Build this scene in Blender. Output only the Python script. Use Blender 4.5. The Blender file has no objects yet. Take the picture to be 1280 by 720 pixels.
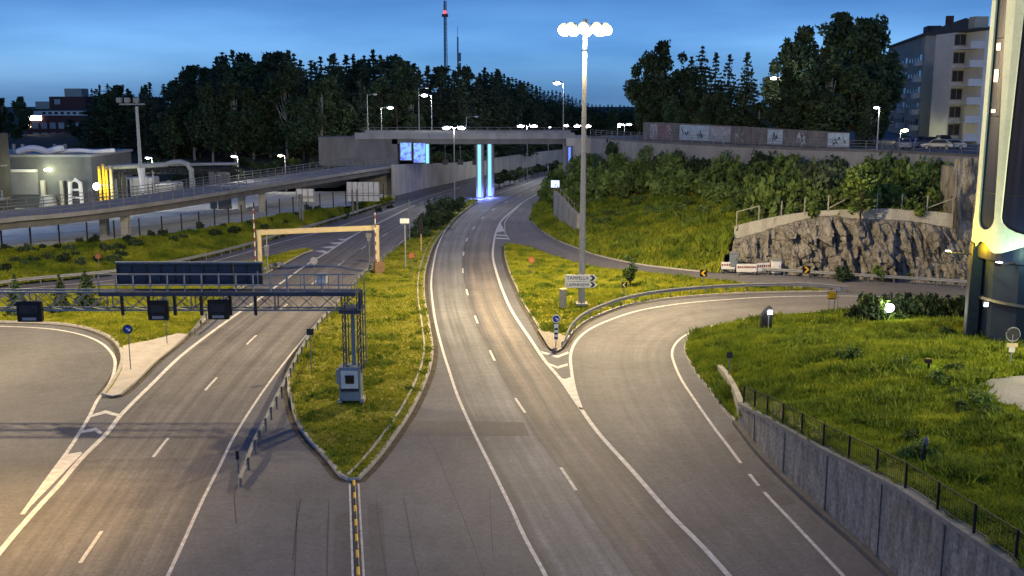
SKY_EL, SKY_ROT, SKY_ST, EXPO, DUST, HAZE = 35.0, 180, .092, 0.0, 1.2, 0
CLOUD_LO, CLOUD_HI = (.145, .315, .65), (.33, .56, .97)
MAST_P, MAST2_P, LAMP_R, LAMP_L = 118000, 66000, 19000, 5200
import bpy, bmesh, math, random
import numpy as np
from mathutils import Vector, Matrix, noise
from mathutils.geometry import delaunay_2d_cdt
from mathutils.bvhtree import BVHTree
R = math.radians
PI = math.pi
random.seed(7)
S = bpy.context.scene
C = S.collection
# ------------------------------------------------------------------ camera
F_PX, CAM_H, TH = 1290.0, 17.7, math.atan(238/1290.0)
cs, sn = math.cos(TH), math.sin(TH)
cam = bpy.data.objects.new('camera', bpy.data.cameras.new('camera'))
C.objects.link(cam)
cam.location = (0, 0, CAM_H)
cam.rotation_euler = (PI/2-TH, 0, 0)
cam.data.lens = F_PX*36/1280
cam.data.sensor_width = 36
cam.data.clip_end = 5000
S.camera = cam

def ray(px, py):
    u, v = px-640, py-360
    fw = F_PX*cs-v*sn
    return u/fw, -(F_PX*sn+v*cs)/fw
def G(px, py, z=0.0):
    """point of the plane at height z measured in the photograph"""
    dx, dz = ray(px, py)
    t = (z-CAM_H)/dz
    return Vector((dx*t, t, z))
def A(px, py, Y):
    dx, dz = ray(px, py)
    return Vector((dx*Y, Y, CAM_H+dz*Y))
def W(pts, z=0.0):
    return [G(p[0], p[1], z) for p in pts]
def smooth(pts, step=1.0, closed=False):
    pts = [Vector(p) for p in pts]
    n = len(pts)
    out = []
    rng = range(n) if closed else range(n-1)
    for i in rng:
        if closed:
            p0, p1, p2, p3 = pts[(i-1) % n], pts[i], pts[(i+1) % n], pts[(i+2) % n]
        else:
            p1, p2 = pts[i], pts[i+1]
            p0 = pts[i-1] if i > 0 else p1*2-p2
            p3 = pts[i+2] if i+2 < n else p2*2-p1
        d = (p2-p1).length
        k = max(1, int(round(d/step)))
        # centripetal-ish: tangents limited by the segment length
        m1 = (p2-p0); m2 = (p3-p1)
        if m1.length > 0: m1 = m1.normalized()*d
        if m2.length > 0: m2 = m2.normalized()*d
        for j in range(k):
            t = j/k
            t2, t3 = t*t, t*t*t
            out.append(p1*(2*t3-3*t2+1)+m1*(t3-2*t2+t)+p2*(-2*t3+3*t2)+m2*(t3-t2))
    if not closed:
        out.append(pts[-1].copy())
    return out
def arclen(path):
    L = [0.0]
    for a, b in zip(path, path[1:]):
        L.append(L[-1]+(b-a).length)
    return L
def at_len(path, L, s):
    s = max(0, min(L[-1], s))
    lo, hi = 0, len(L)-1
    while hi-lo > 1:
        m = (lo+hi)//2
        if L[m] <= s: lo = m
        else: hi = m
    f = (s-L[lo])/max(1e-9, L[hi]-L[lo])
    return path[lo].lerp(path[hi], f)
def resample(path, n):
    L = arclen(path)
    return [at_len(path, L, L[-1]*i/(n-1)) for i in range(n)]
def normals2(path):
    out = []
    n = len(path)
    for i in range(n):
        a, b = path[max(0, i-1)], path[min(n-1, i+1)]
        d = Vector((b.x-a.x, b.y-a.y, 0))
        d = d.normalized() if d.length > 0 else Vector((1, 0, 0))
        out.append(Vector((-d.y, d.x, 0)))     # left of travel
    return out

# ------------------------------------------------------------------ mesh collector
class MB:
    def __init__(s):
        s.v = []; s.f = []; s.m = []; s.uv = {}
    def add(s, vs, fs, mi=0):
        o = len(s.v)
        s.v.extend([tuple(p) for p in vs])
        for f in fs:
            s.f.append(tuple(i+o for i in f)); s.m.append(mi)
        return s
    def box(s, c, d, rz=0, mi=0, rx=0, bevel=0):
        x, y, z = d[0]/2, d[1]/2, d[2]/2
        M = Matrix.Translation(c) @ Matrix.Rotation(rz, 4, 'Z') @ Matrix.Rotation(rx, 4, 'X')
        if bevel > 0:
            b = min(bevel, x*.49, y*.49, z*.49)
            bm = bmesh.new()
            bmesh.ops.create_cube(bm, size=1)
            for v in bm.verts: v.co = Vector((v.co.x*2*x, v.co.y*2*y, v.co.z*2*z))
            bmesh.ops.bevel(bm, geom=list(bm.edges), offset=b, segments=2, affect='EDGES', profile=.5)
            bm.verts.index_update()
            s.add([M @ v.co for v in bm.verts], [[v.index for v in f.verts] for f in bm.faces], mi)
            bm.free(); return s
        vs = [M @ Vector((a*x, b_*y, c_*z)) for c_ in (-1, 1) for a, b_ in ((-1, -1), (1, -1), (1, 1), (-1, 1))]
        s.add(vs, [(3, 2, 1, 0), (4, 5, 6, 7), (0, 1, 5, 4), (1, 2, 6, 5), (2, 3, 7, 6), (3, 0, 4, 7)], mi)
        return s
    def cyl(s, p0, p1, r0, r1=None, n=8, mi=0, cap=True):
        p0, p1 = Vector(p0), Vector(p1)
        r1 = r0 if r1 is None else r1
        d = (p1-p0).normalized()
        a = Vector((0, 0, 1)) if abs(d.z) < .9 else Vector((1, 0, 0))
        e1 = d.cross(a).normalized(); e2 = d.cross(e1)
        vs = []
        for p, r in ((p0, r0), (p1, r1)):
            for i in range(n):
                t = 2*PI*i/n
                vs.append(p+e1*math.cos(t)*r+e2*math.sin(t)*r)
        fs = [((i+1) % n, i, n+i, n+(i+1) % n) for i in range(n)]
        if cap:
            fs.append(tuple(range(n))); fs.append(tuple(range(2*n-1, n-1, -1)))
        s.add(vs, fs, mi); return s
    def tube(s, path, r, n=8, mi=0):
        path = [Vector(p) for p in path]
        vs = []
        for i, p in enumerate(path):
            d = (path[min(i+1, len(path)-1)]-path[max(0, i-1)]).normalized()
            a = Vector((0, 0, 1)) if abs(d.z) < .9 else Vector((1, 0, 0))
            e1 = d.cross(a).normalized(); e2 = d.cross(e1)
            rr = r[i] if isinstance(r, (list, tuple)) else r
            for k in range(n):
                t = 2*PI*k/n
                vs.append(p+e1*math.cos(t)*rr+e2*math.sin(t)*rr)
        fs = []
        for i in range(len(path)-1):
            for k in range(n):
                fs.append((i*n+(k+1) % n, i*n+k, (i+1)*n+k, (i+1)*n+(k+1) % n))
        fs.append(tuple(range(n))); fs.append(tuple(range(len(vs)-1, len(vs)-n-1, -1)))
        s.add(vs, fs, mi); return s
    def prism(s, poly, z0, z1, mi=0):
        """poly: list of (x,y); z0,z1 numbers"""
        n = len(poly)
        vs = [(p[0], p[1], z0) for p in poly]+[(p[0], p[1], z1) for p in poly]
        fs = [(i, (i+1) % n, n+(i+1) % n, n+i) for i in range(n)]
        fs.append(tuple(range(n-1, -1, -1))); fs.append(tuple(range(n, 2*n)))
        s.add(vs, fs, mi); return s
    def slab(s, poly, y0, y1, mi=0):
        """poly in (x,z), extruded along y"""
        n = len(poly)
        vs = [(p[0], y0, p[1]) for p in poly]+[(p[0], y1, p[1]) for p in poly]
        fs = [((i+1) % n, i, n+i, n+(i+1) % n) for i in range(n)]
        fs.append(tuple(range(n))); fs.append(tuple(range(2*n-1, n-1, -1)))
        s.add(vs, fs, mi); return s
    def sweep(s, path, prof, mi=0, close=True):
        """profile (offset to left of travel, dz) swept along a path; the path carries z"""
        N = normals2(path)
        k = len(prof)
        vs = []
        for p, nn in zip(path, N):
            for (o, dz) in prof:
                vs.append((p.x+nn.x*o, p.y+nn.y*o, p.z+dz))
        fs = []
        for i in range(len(path)-1):
            for j in range(k if close else k-1):
                a, b = j, (j+1) % k
                fs.append((i*k+b, i*k+a, (i+1)*k+a, (i+1)*k+b))
        if close:
            fs.append(tuple(range(k))); fs.append(tuple(range(len(vs)-1, len(vs)-k-1, -1)))
        s.add(vs, fs, mi); return s
    def sphere(s, c, r, seg=10, rings=6, mi=0, sc=(1, 1, 1)):
        c = Vector(c); vs = [c+Vector((0, 0, r*sc[2]))]
        for i in range(1, rings):
            a = PI*i/rings
            for k in range(seg):
                t = 2*PI*k/seg
                vs.append(c+Vector((math.sin(a)*math.cos(t)*r*sc[0], math.sin(a)*math.sin(t)*r*sc[1], math.cos(a)*r*sc[2])))
        vs.append(c-Vector((0, 0, r*sc[2])))
        fs = [(0, 1+k, 1+(k+1) % seg) for k in range(seg)]
        for i in range(rings-2):
            for k in range(seg):
                a = 1+i*seg
                fs.append((a+k, a+seg+k, a+seg+(k+1) % seg, a+(k+1) % seg))
        e = len(vs)-1; a = 1+(rings-2)*seg
        fs += [(e, a+(k+1) % seg, a+k) for k in range(seg)]
        s.add(vs, fs, mi); return s
    def build(s, name, mats, parent=None, smooth_=False):
        me = bpy.data.meshes.new(name)
        me.from_pydata(s.v, [], s.f)
        mats = mats if isinstance(mats, (list, tuple)) else [mats]
        for m in mats: me.materials.append(m)
        if len(mats) > 1:
            me.polygons.foreach_set('material_index', s.m)
        if smooth_:
            me.polygons.foreach_set('use_smooth', [True]*len(me.polygons))
        me.update()
        o = bpy.data.objects.new(name, me)
        C.objects.link(o)
        if parent: o.parent = parent
        return o

def tag(o, label=None, cat=None, group=None, kind=None):
    if label: o['label'] = label
    if cat: o['category'] = cat
    if group: o['group'] = group
    if kind: o['kind'] = kind
    return o
def thing(name, label, cat, loc=(0, 0, 0), rz=0, group=None):
    o = bpy.data.objects.new(name, None)
    o.empty_display_size = .2
    C.objects.link(o)
    o.location = loc; o.rotation_euler = (0, 0, rz)
    return tag(o, label, cat, group)
def dup(root, loc, rz=0, label=None, group=None, scale=None):
    r = root.copy(); C.objects.link(r)
    r.location = loc; r.rotation_euler = (0, 0, rz)
    if scale is not None: r.scale = scale if isinstance(scale, (tuple, list)) else (scale,)*3
    if label: r['label'] = label
    if group: r['group'] = group
    for ch in list(root.children):
        c = ch.copy(); C.objects.link(c); c.parent = r
        for g in list(ch.children):
            d = g.copy(); C.objects.link(d); d.parent = c
    return r

# ------------------------------------------------------------------ materials
def mat(name, col, rough=.7, metal=0, nz=None, bump=0, emit=None, es=0, spec=.3, nz2=None):
    """nz = (scale, amount): mottling of the base colour; nz2 a second scale"""
    m = bpy.data.materials.new(name); m.use_nodes = True
    nt = m.node_tree; b = nt.nodes['Principled BSDF']
    b.inputs['Roughness'].default_value = rough
    b.inputs['Metallic'].default_value = metal
    b.inputs['Specular IOR Level'].default_value = spec
    c4 = (*col, 1)
    b.inputs['Base Color'].default_value = c4
    last = None
    tc = None
    for q in (nz, nz2):
        if not q: continue
        if tc is None:
            tc = nt.nodes.new('ShaderNodeNewGeometry')
        n = nt.nodes.new('ShaderNodeTexNoise'); n.inputs['Scale'].default_value = q[0]
        n.inputs['Detail'].default_value = 6
        n.inputs['Roughness'].default_value = .65
        if len(q) > 2:
            mp = nt.nodes.new('ShaderNodeMapping'); mp.inputs['Scale'].default_value = q[2]
            nt.links.new(tc.outputs['Position'], mp.inputs['Vector']); nt.links.new(mp.outputs['Vector'], n.inputs['Vector'])
        else:
            nt.links.new(tc.outputs['Position'], n.inputs['Vector'])
        mr = nt.nodes.new('ShaderNodeMapRange')
        mr.inputs['From Min'].default_value = .3; mr.inputs['From Max'].default_value = .7
        mr.inputs['To Min'].default_value = 1-q[1]; mr.inputs['To Max'].default_value = 1+q[1]
        nt.links.new(n.outputs['Fac'], mr.inputs['Value'])
        mx = nt.nodes.new('ShaderNodeMix'); mx.data_type = 'RGBA'; mx.blend_type = 'MULTIPLY'
        mx.inputs['Factor'].default_value = 1
        if last is None: mx.inputs['A'].default_value = c4
        else: nt.links.new(last, mx.inputs['A'])
        nt.links.new(mr.outputs['Result'], mx.inputs['B'])
        last = mx.outputs['Result']
        if bump and q is nz:
            bp = nt.nodes.new('ShaderNodeBump'); bp.inputs['Strength'].default_value = bump
            bp.inputs['Distance'].default_value = .05
            nt.links.new(n.outputs['Fac'], bp.inputs['Height']); nt.links.new(bp.outputs['Normal'], b.inputs['Normal'])
    if last is not None: nt.links.new(last, b.inputs['Base Color'])
    if emit:
        b.inputs['Emission Color'].default_value = (*emit, 1)
        b.inputs['Emission Strength'].default_value = es
    return m
def foliage(name, c1, c2, scale=.6, rnd=.35, c3=None):
    m = bpy.data.materials.new(name); m.use_nodes = True
    nt = m.node_tree; b = nt.nodes['Principled BSDF']
    b.inputs['Roughness'].default_value = .75
    b.inputs['Specular IOR Level'].default_value = .15
    g = nt.nodes.new('ShaderNodeNewGeometry')
    n = nt.nodes.new('ShaderNodeTexNoise'); n.inputs['Scale'].default_value = scale; n.inputs['Detail'].default_value = 5
    nt.links.new(g.outputs['Position'], n.inputs['Vector'])
    r = nt.nodes.new('ShaderNodeValToRGB')
    r.color_ramp.elements[0].position = .35; r.color_ramp.elements[0].color = (*c1, 1)
    r.color_ramp.elements[1].position = .68; r.color_ramp.elements[1].color = (*c2, 1)
    if c3:
        q = r.color_ramp.elements.new(.80); q.color = (*c3, 1)
        n.inputs['Roughness'].default_value = .7
    nt.links.new(n.outputs['Fac'], r.inputs['Fac'])
    oi = nt.nodes.new('ShaderNodeObjectInfo')
    mr = nt.nodes.new('ShaderNodeMapRange'); mr.inputs['To Min'].default_value = 1-rnd; mr.inputs['To Max'].default_value = 1+rnd
    nt.links.new(oi.outputs['Random'], mr.inputs['Value'])
    mx = nt.nodes.new('ShaderNodeMix'); mx.data_type = 'RGBA'; mx.blend_type = 'MULTIPLY'; mx.inputs['Factor'].default_value = 1
    nt.links.new(r.outputs['Color'], mx.inputs['A']); nt.links.new(mr.outputs['Result'], mx.inputs['B'])
    nt.links.new(mx.outputs['Result'], b.inputs['Base Color'])
    # a little light passes through the leaves
    tr = nt.nodes.new('ShaderNodeBsdfTranslucent'); nt.links.new(mx.outputs['Result'], tr.inputs['Color'])
    ms = nt.nodes.new('ShaderNodeMixShader'); ms.inputs['Fac'].default_value = .25
    out = nt.nodes['Material Output']
    nt.links.new(b.outputs['BSDF'], ms.inputs[1]); nt.links.new(tr.outputs['BSDF'], ms.inputs[2])
    nt.links.new(ms.outputs['Shader'], out.inputs['Surface'])
    return m
def emis(name, col, s):
    return mat(name, (.06, .06, .06), emit=col, es=s)

def asphalt_mat(name, base, ramp=None, streak=.32, warm=0):
    """worn asphalt; with uv: u across the carriageway 0..1, v metres along it"""
    m = bpy.data.materials.new(name); m.use_nodes = True
    nt = m.node_tree; b = nt.nodes['Principled BSDF']; L = nt.links
    b.inputs['Roughness'].default_value = .72; b.inputs['Specular IOR Level'].default_value = .32
    g = nt.nodes.new('ShaderNodeNewGeometry')
    def nz(scale, det=6, vec=None, rough=.6):
        n = nt.nodes.new('ShaderNodeTexNoise'); n.inputs['Scale'].default_value = scale
        n.inputs['Detail'].default_value = det; n.inputs['Roughness'].default_value = rough
        L.new(vec or g.outputs['Position'], n.inputs['Vector']); return n.outputs['Fac']
    def rng(v, lo, hi, a=.3, c=.7):
        r = nt.nodes.new('ShaderNodeMapRange')
        r.inputs['From Min'].default_value = a; r.inputs['From Max'].default_value = c
        r.inputs['To Min'].default_value = lo; r.inputs['To Max'].default_value = hi
        L.new(v, r.inputs['Value']); return r.outputs['Result']
    def mul(a, bb):
        x = nt.nodes.new('ShaderNodeMix'); x.data_type = 'RGBA'; x.blend_type = 'MULTIPLY'; x.inputs['Factor'].default_value = 1
        if isinstance(a, tuple): x.inputs['A'].default_value = a
        else: L.new(a, x.inputs['A'])
        L.new(bb, x.inputs['B']); return x.outputs['Result']
    col = mul((*base, 1), rng(nz(.16), .8, 1.18))
    col = mul(col, rng(nz(1.3, 8), .86, 1.12))
    fine = nz(22, 4, rough=.7)
    col = mul(col, rng(fine, .70, 1.28))
    col = mul(col, rng(nz(5.0, 4, rough=.8), .74, 1.24))
    if ramp:
        uv = nt.nodes.new('ShaderNodeUVMap'); uv.uv_map = 'UVMap'
        sp = nt.nodes.new('ShaderNodeSeparateXYZ'); L.new(uv.outputs['UV'], sp.inputs['Vector'])
        # wander of the wheel tracks
        wob = nt.nodes.new('ShaderNodeMath'); wob.operation = 'MULTIPLY_ADD'
        L.new(nz(.12, 3), wob.inputs[0]); wob.inputs[1].default_value = .05; L.new(sp.outputs['X'], wob.inputs[2])
        sub = nt.nodes.new('ShaderNodeMath'); sub.operation = 'SUBTRACT'; L.new(wob.outputs[0], sub.inputs[0]); sub.inputs[1].default_value = .025
        cr = nt.nodes.new('ShaderNodeValToRGB'); e = cr.color_ramp.elements
        e[0].position = ramp[0][0]; e[0].color = (*ramp[0][1], 1)
        e[1].position = ramp[-1][0]; e[1].color = (*ramp[-1][1], 1)
        for p, c in ramp[1:-1]:
            q = e.new(p); q.color = (*c, 1)
        L.new(sub.outputs[0], cr.inputs['Fac'])
        col = mul(col, cr.outputs['Color'])
        cb = nt.nodes.new('ShaderNodeCombineXYZ')
        m1 = nt.nodes.new('ShaderNodeMath'); m1.operation = 'MULTIPLY'; L.new(sp.outputs['X'], m1.inputs[0]); m1.inputs[1].default_value = 16
        m2 = nt.nodes.new('ShaderNodeMath'); m2.operation = 'MULTIPLY'; L.new(sp.outputs['Y'], m2.inputs[0]); m2.inputs[1].default_value = .03
        L.new(m1.outputs[0], cb.inputs['X']); L.new(m2.outputs[0], cb.inputs['Y'])
        col = mul(col, rng(nz(1.0, 4, cb.outputs['Vector']), 1-streak, 1+streak))
    L.new(col, b.inputs['Base Color'])
    bp = nt.nodes.new('ShaderNodeBump'); bp.inputs['Strength'].default_value = .35; bp.inputs['Distance'].default_value = .02
    L.new(fine, bp.inputs['Height']); L.new(bp.outputs['Normal'], b.inputs['Normal'])
    return m

M = {}
M['asphalt'] = asphalt_mat('asphalt', (.142, .146, .160))
k = lambda v, w=1.0: (v*w, v, v*(2-w)*1.0)
M['asphalt_main'] = asphalt_mat('asphalt_main', (.19, .187, .184), [
    (0, k(.72, .97)), (.05, k(.82, .97)), (.10, k(1.14, .96)), (.25, k(1.02, .96)), (.38, k(1.18, .96)), (.475, k(1.12, .96)),
    (.485, k(.72)), (.56, k(.74)), (.62, k(1.08, 1.09)), (.72, k(.86, 1.02)), (.82, k(1.10, 1.09)), (.92, k(.92, 1.04)), (1, k(.78))])
M['asphalt_left'] = asphalt_mat('asphalt_left', (.175, .168, .16), [
    (0, k(.85)), (.10, k(.88)), (.18, k(1.02)), (.28, k(.88)), (.40, k(1.1)), (.50, k(.92)), (.60, k(1.08)), (.70, k(.90)), (.85, k(1.08)), (1, k(.95))])
M['asphalt_ramp'] = asphalt_mat('asphalt_ramp', (.168, .167, .170), [
    (0, k(.85)), (.12, k(.98)), (.3, k(1.05, 1.02)), (.5, k(.98)), (.7, k(1.06, 1.02)), (.9, k(1.0)), (1, k(.9))], streak=.15)
M['asphalt_new_and_shadow'] = asphalt_mat('asphalt_new_and_shadow', (.118, .118, .126))  # newer asphalt of the repairs, also colours the painted gantry shadow band
M['tar'] = mat('tar', (.06, .06, .062), .6, nz=(3, .3))
M['paint'] = mat('paint', (.66, .65, .61), .65, nz=(2.5, .30), nz2=(14, .22))
M['paint_worn'] = mat('paint_worn', (.5, .49, .46), .7, nz=(6, .35), nz2=(30, .2))
M['kerb'] = mat('kerb', (.42, .40, .37), .85, nz=(2, .2), nz2=(15, .2), bump=.3)
M['pave'] = mat('pave', (.46, .43, .39), .85, nz=(1.2, .15), nz2=(14, .18), bump=.2)
M['gravel'] = mat('gravel', (.32, .29, .24), .95, nz=(9, .4), nz2=(40, .3), bump=.8)
M['soil'] = mat('soil', (.075, .095, .03), .95, nz=(1.2, .35), nz2=(8, .35), bump=.6)
M['turf'] = mat('turf', (.22, .21, .03), .95, nz=(.5, .3), nz2=(5, .35), bump=.6)
M['slope_soil'] = mat('slope_soil', (.10, .135, .03), .95, nz=(.5, .35), nz2=(5, .35), bump=.6)
M['dark_soil'] = mat('dark_soil', (.045, .05, .035), .95, nz=(.4, .3), nz2=(5, .35), bump=.5)
M['yard'] = mat('yard', (.48, .50, .49), .85, nz=(.15, .2), nz2=(3, .15))
M['concrete'] = mat('concrete', (.23, .235, .235), .85, nz=(.5, .22, (1, 1, .35)), nz2=(6, .18), bump=.25)
M['concrete_pale'] = mat('concrete_pale', (.36, .35, .31), .85, nz=(.7, .25, (1, 1, .25)), nz2=(7, .2), bump=.25)
M['concrete_dark'] = mat('concrete_dark', (.12, .12, .122), .85, nz=(.6, .25, (1, 1, .3)), nz2=(6, .2), bump=.25)
M['galv'] = mat('galv', (.30, .31, .32), .55, .3, nz=(4, .15))
M['galv_dull'] = mat('galv_dull', (.19, .20, .205), .6, .3, nz=(3, .2))
M['dark_steel'] = mat('dark_steel', (.035, .038, .045), .5, .3, nz=(3, .25))
M['blue_steel'] = mat('blue_steel', (.05, .062, .088), .5, .2, nz=(2, .25), nz2=(12, .15))
M['grey_cab'] = mat('grey_cab', (.20, .24, .27), .5, .1, nz=(2, .15), nz2=(14, .1))
M['black'] = mat('black', (.012, .012, .014), .45)
M['black_glass'] = mat('black_glass', (.01, .011, .014), .12, spec=.6)
M['white'] = mat('white', (.75, .75, .73), .5, nz=(4, .08))
M['offwhite'] = mat('offwhite', (.6, .6, .56), .6, nz=(1.5, .15))
M['yellow'] = mat('yellow', (.75, .45, .02), .5, nz=(6, .08))
M['red'] = mat('red', (.22, .06, .05), .5)
M['orange'] = mat('orange', (.30, .13, .045), .55, nz=(5, .15))
M['rust'] = mat('rust', (.20, .13, .07), .8, nz=(3, .25))
M['dirt'] = mat('dirt', (.085, .075, .055), .95, nz=(1.5, .5), nz2=(9, .4))
M['blue'] = mat('blue', (.01, .06, .32), .4)
M['wood'] = mat('wood', (.28, .2, .11), .8, nz=(3, .3))
M['cream'] = mat('cream', (.50, .42, .24), .6, nz=(2, .12))
M['plaster'] = mat('plaster', (.31, .32, .27), .9, nz=(.25, .12), nz2=(4, .12))
M['plaster_white'] = mat('plaster_white', (.52, .54, .53), .9, nz=(.25, .1), nz2=(4, .1))
M['brick'] = mat('brick', (.085, .04, .036), .9, nz=(2, .25))
M['roof'] = mat('roof', (.04, .042, .045), .7, nz=(1, .2))
M['pane'] = mat('pane', (.02, .024, .03), .08, spec=.7)
M['pane_pale'] = mat('pane_pale', (.30, .34, .36), .25, spec=.6, nz=(.8, .3))
M['frame'] = mat('frame', (.30, .28, .25), .6)
M['bark'] = mat('bark', (.075, .06, .045), .95, nz=(3, .4), bump=.5)
M['birch'] = mat('birch', (.20, .20, .185), .85, nz=(2.5, .5))
M['needles'] = foliage('needles', (.03, .05, .032), (.075, .11, .06), .5)
M['pine'] = foliage('pine', (.03, .05, .03), (.08, .115, .06), .5)
M['leaf'] = foliage('leaf', (.022, .045, .016), (.075, .125, .045), .7)
M['leaf_dark'] = foliage('leaf_dark', (.026, .048, .026), (.08, .12, .055), .7)
M['shrub'] = foliage('shrub', (.06, .105, .028), (.20, .28, .07), .8)
M['shrub_pale'] = foliage('shrub_pale', (.08, .115, .055), (.22, .29, .13), .8)
M['grass'] = foliage('grass', (.17, .22, .013), (.48, .48, .045), .42, .05, (.50, .42, .12))
M['weed'] = foliage('weed', (.08, .13, .015), (.26, .33, .04), .8, .05)
M['grass_dry'] = foliage('grass_dry', (.085, .11, .025), (.28, .27, .085), .5, .05)
M['grass_mound'] = foliage('grass_mound', (.09, .16, .012), (.38, .43, .04), .5, .05, (.46, .42, .08))
M['grass_slope'] = foliage('grass_slope', (.08, .14, .014), (.35, .38, .035), .3, .05)
M['rock'] = mat('rock', (.20, .19, .17), .9, nz=(1.1, .5, (1, 1, .3)), nz2=(6, .4), bump=1.0)
def rock_cracks():
    nt = M['rock'].node_tree; b = nt.nodes['Principled BSDF']
    lk = b.inputs['Base Color'].links[0].from_socket
    g_ = nt.nodes.new('ShaderNodeNewGeometry'); mp = nt.nodes.new('ShaderNodeMapping'); mp.inputs['Scale'].default_value = (1.25, .5, .20)
    nt.links.new(g_.outputs['Position'], mp.inputs['Vector'])
    n_ = nt.nodes.new('ShaderNodeTexNoise'); n_.inputs['Scale'].default_value = .9; nt.links.new(mp.outputs['Vector'], n_.inputs['Vector'])
    ad = nt.nodes.new('ShaderNodeMix'); ad.data_type = 'RGBA'; ad.blend_type = 'ADD'; ad.inputs['Factor'].default_value = .9
    nt.links.new(mp.outputs['Vector'], ad.inputs['A']); nt.links.new(n_.outputs['Color'], ad.inputs['B'])
    v = nt.nodes.new('ShaderNodeTexVoronoi'); v.feature = 'DISTANCE_TO_EDGE'; v.inputs['Scale'].default_value = 1.15
    nt.links.new(ad.outputs['Result'], v.inputs['Vector'])
    r = nt.nodes.new('ShaderNodeMapRange'); r.inputs['From Min'].default_value = 0; r.inputs['From Max'].default_value = .06; r.inputs['To Min'].default_value = .45; r.inputs['To Max'].default_value = 1
    nt.links.new(v.outputs['Distance'], r.inputs['Value'])
    mx = nt.nodes.new('ShaderNodeMix'); mx.data_type = 'RGBA'; mx.blend_type = 'MULTIPLY'; mx.inputs['Factor'].default_value = 1
    nt.links.new(lk, mx.inputs['A']); nt.links.new(r.outputs['Result'], mx.inputs['B']); nt.links.new(mx.outputs['Result'], b.inputs['Base Color'])
rock_cracks()
M['lens_warm'] = emis('lens_warm', (1, .86, .55), 60)
M['lens_rim'] = emis('lens_rim', (1, .88, .56), 1.5)
M['lens_white'] = emis('lens_white', (1, .93, .86), 22)
M['lens_cool'] = emis('lens_cool', (.86, .90, 1), 16)
M['lit_cyan'] = emis('lit_cyan', (.24, .66, 1.0), 1.4)
M['lit_blue'] = emis('lit_blue', (.12, .22, 1.0), 1.6)
M['lit_red'] = emis('lit_red', (1, .05, .05), 4)
M['lit_win'] = emis('lit_win', (1, .86, .55), 5)
# ================================================================== SETTING
PATCH = []
def patch(name, boundary, controls, res, material, rough=.0, seed=0, relax=30, kind='structure', power=2.6):
    """a sheet of ground inside a boundary whose points carry z"""
    rnd = random.Random(seed)
    B = [Vector(p) for p in boundary]
    # densify the boundary
    D = []
    for a, b in zip(B, B[1:]+B[:1]):
        k_ = max(1, int((b-a).length/res))
        for j in range(k_): D.append(a.lerp(b, j/k_))
    n = len(D)
    x0, x1 = min(p.x for p in D), max(p.x for p in D); y0, y1 = min(p.y for p in D), max(p.y for p in D)
    pts = [Vector((p.x, p.y)) for p in D]
    bx = np.array([p.x for p in D]); by = np.array([p.y for p in D])
    jx = np.roll(bx, 1); jy = np.roll(by, 1)
    def inside(x, y):
        c = ((by > y) != (jy > y)) & (x < (jx-bx)*(y-by)/(jy-by+1e-12)+bx)
        return bool(np.count_nonzero(c) % 2)
    gx = x0
    row = 0
    y = y0
    while y < y1:
        x = x0+(res*.5 if row % 2 else 0)
        while x < x1:
            xx, yy = x+rnd.uniform(-.2, .2)*res, y+rnd.uniform(-.2, .2)*res
            if inside(xx, yy) and np.min((bx-xx)**2+(by-yy)**2) > (res*.45)**2:
                pts.append(Vector((xx, yy)))
            x += res
        y += res*.87; row += 1
    vs, es, fs, ov, oe, of = delaunay_2d_cdt(pts, [(i, (i+1) % n) for i in range(n)], [], 1, 1e-5)
    cx = np.array([p.x for p in D]+[p[0] for p in controls]); cy = np.array([p.y for p in D]+[p[1] for p in controls])
    cz = np.array([p.z for p in D]+[p[2] for p in controls])
    wt = np.array([1.0]*n+[max(1, n*.02)]*len(controls))
    X = np.array([v.x for v in vs]); Y = np.array([v.y for v in vs])
    Z = np.zeros(len(X)); pin = np.zeros(len(X), bool)
    for i in range(len(X)):
        d2 = (cx-X[i])**2+(cy-Y[i])**2
        j = int(np.argmin(d2[:n]))
        if d2[j] < 1e-6: Z[i] = cz[j]; pin[i] = True
        else:
            w = wt/d2**(power/2); Z[i] = (w*cz).sum()/w.sum()
    E = np.array([(f[a], f[(a+1) % 3]) for f in fs for a in range(3)])
    for _ in range(relax):
        acc = np.zeros(len(X)); cnt = np.zeros(len(X))
        np.add.at(acc, E[:, 0], Z[E[:, 1]]); np.add.at(cnt, E[:, 0], 1)
        np.add.at(acc, E[:, 1], Z[E[:, 0]]); np.add.at(cnt, E[:, 1], 1)
        Z = np.where(pin, Z, acc/np.maximum(cnt, 1))
    V = []
    for i in range(len(X)):
        z = Z[i]
        if rough and not pin[i]:
            z += rough*(noise.noise(Vector((X[i]*.25, Y[i]*.25, seed)))+.5*noise.noise(Vector((X[i]*.8, Y[i]*.8, seed+9))))
        V.append((float(X[i]), float(Y[i]), float(z)))
    fs = [tuple(f) if ((V[f[1]][0]-V[f[0]][0])*(V[f[2]][1]-V[f[0]][1])-(V[f[1]][1]-V[f[0]][1])*(V[f[2]][0]-V[f[0]][0])) > 0 else tuple(f)[::-1] for f in fs]
    me = bpy.data.meshes.new(name); me.from_pydata(V, [], fs); me.materials.append(material)
    me.polygons.foreach_set('use_smooth', [True]*len(me.polygons)); me.update()
    o = bpy.data.objects.new(name, me); C.objects.link(o); o['kind'] = kind
    bv = BVHTree.FromPolygons([Vector(v) for v in V], fs)
    rec = dict(o=o, V=np.array(V), F=np.array(fs), bv=bv, name=name)
    PATCH.append(rec)
    return rec
def gz(x, y, default=0.0):
    best = None
    for r in PATCH:
        h = r['bv'].ray_cast(Vector((x, y, 200)), Vector((0, 0, -1)))
        if h[0] is not None and (best is None or h[0].z > best): best = h[0].z
    return default if best is None else best

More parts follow.
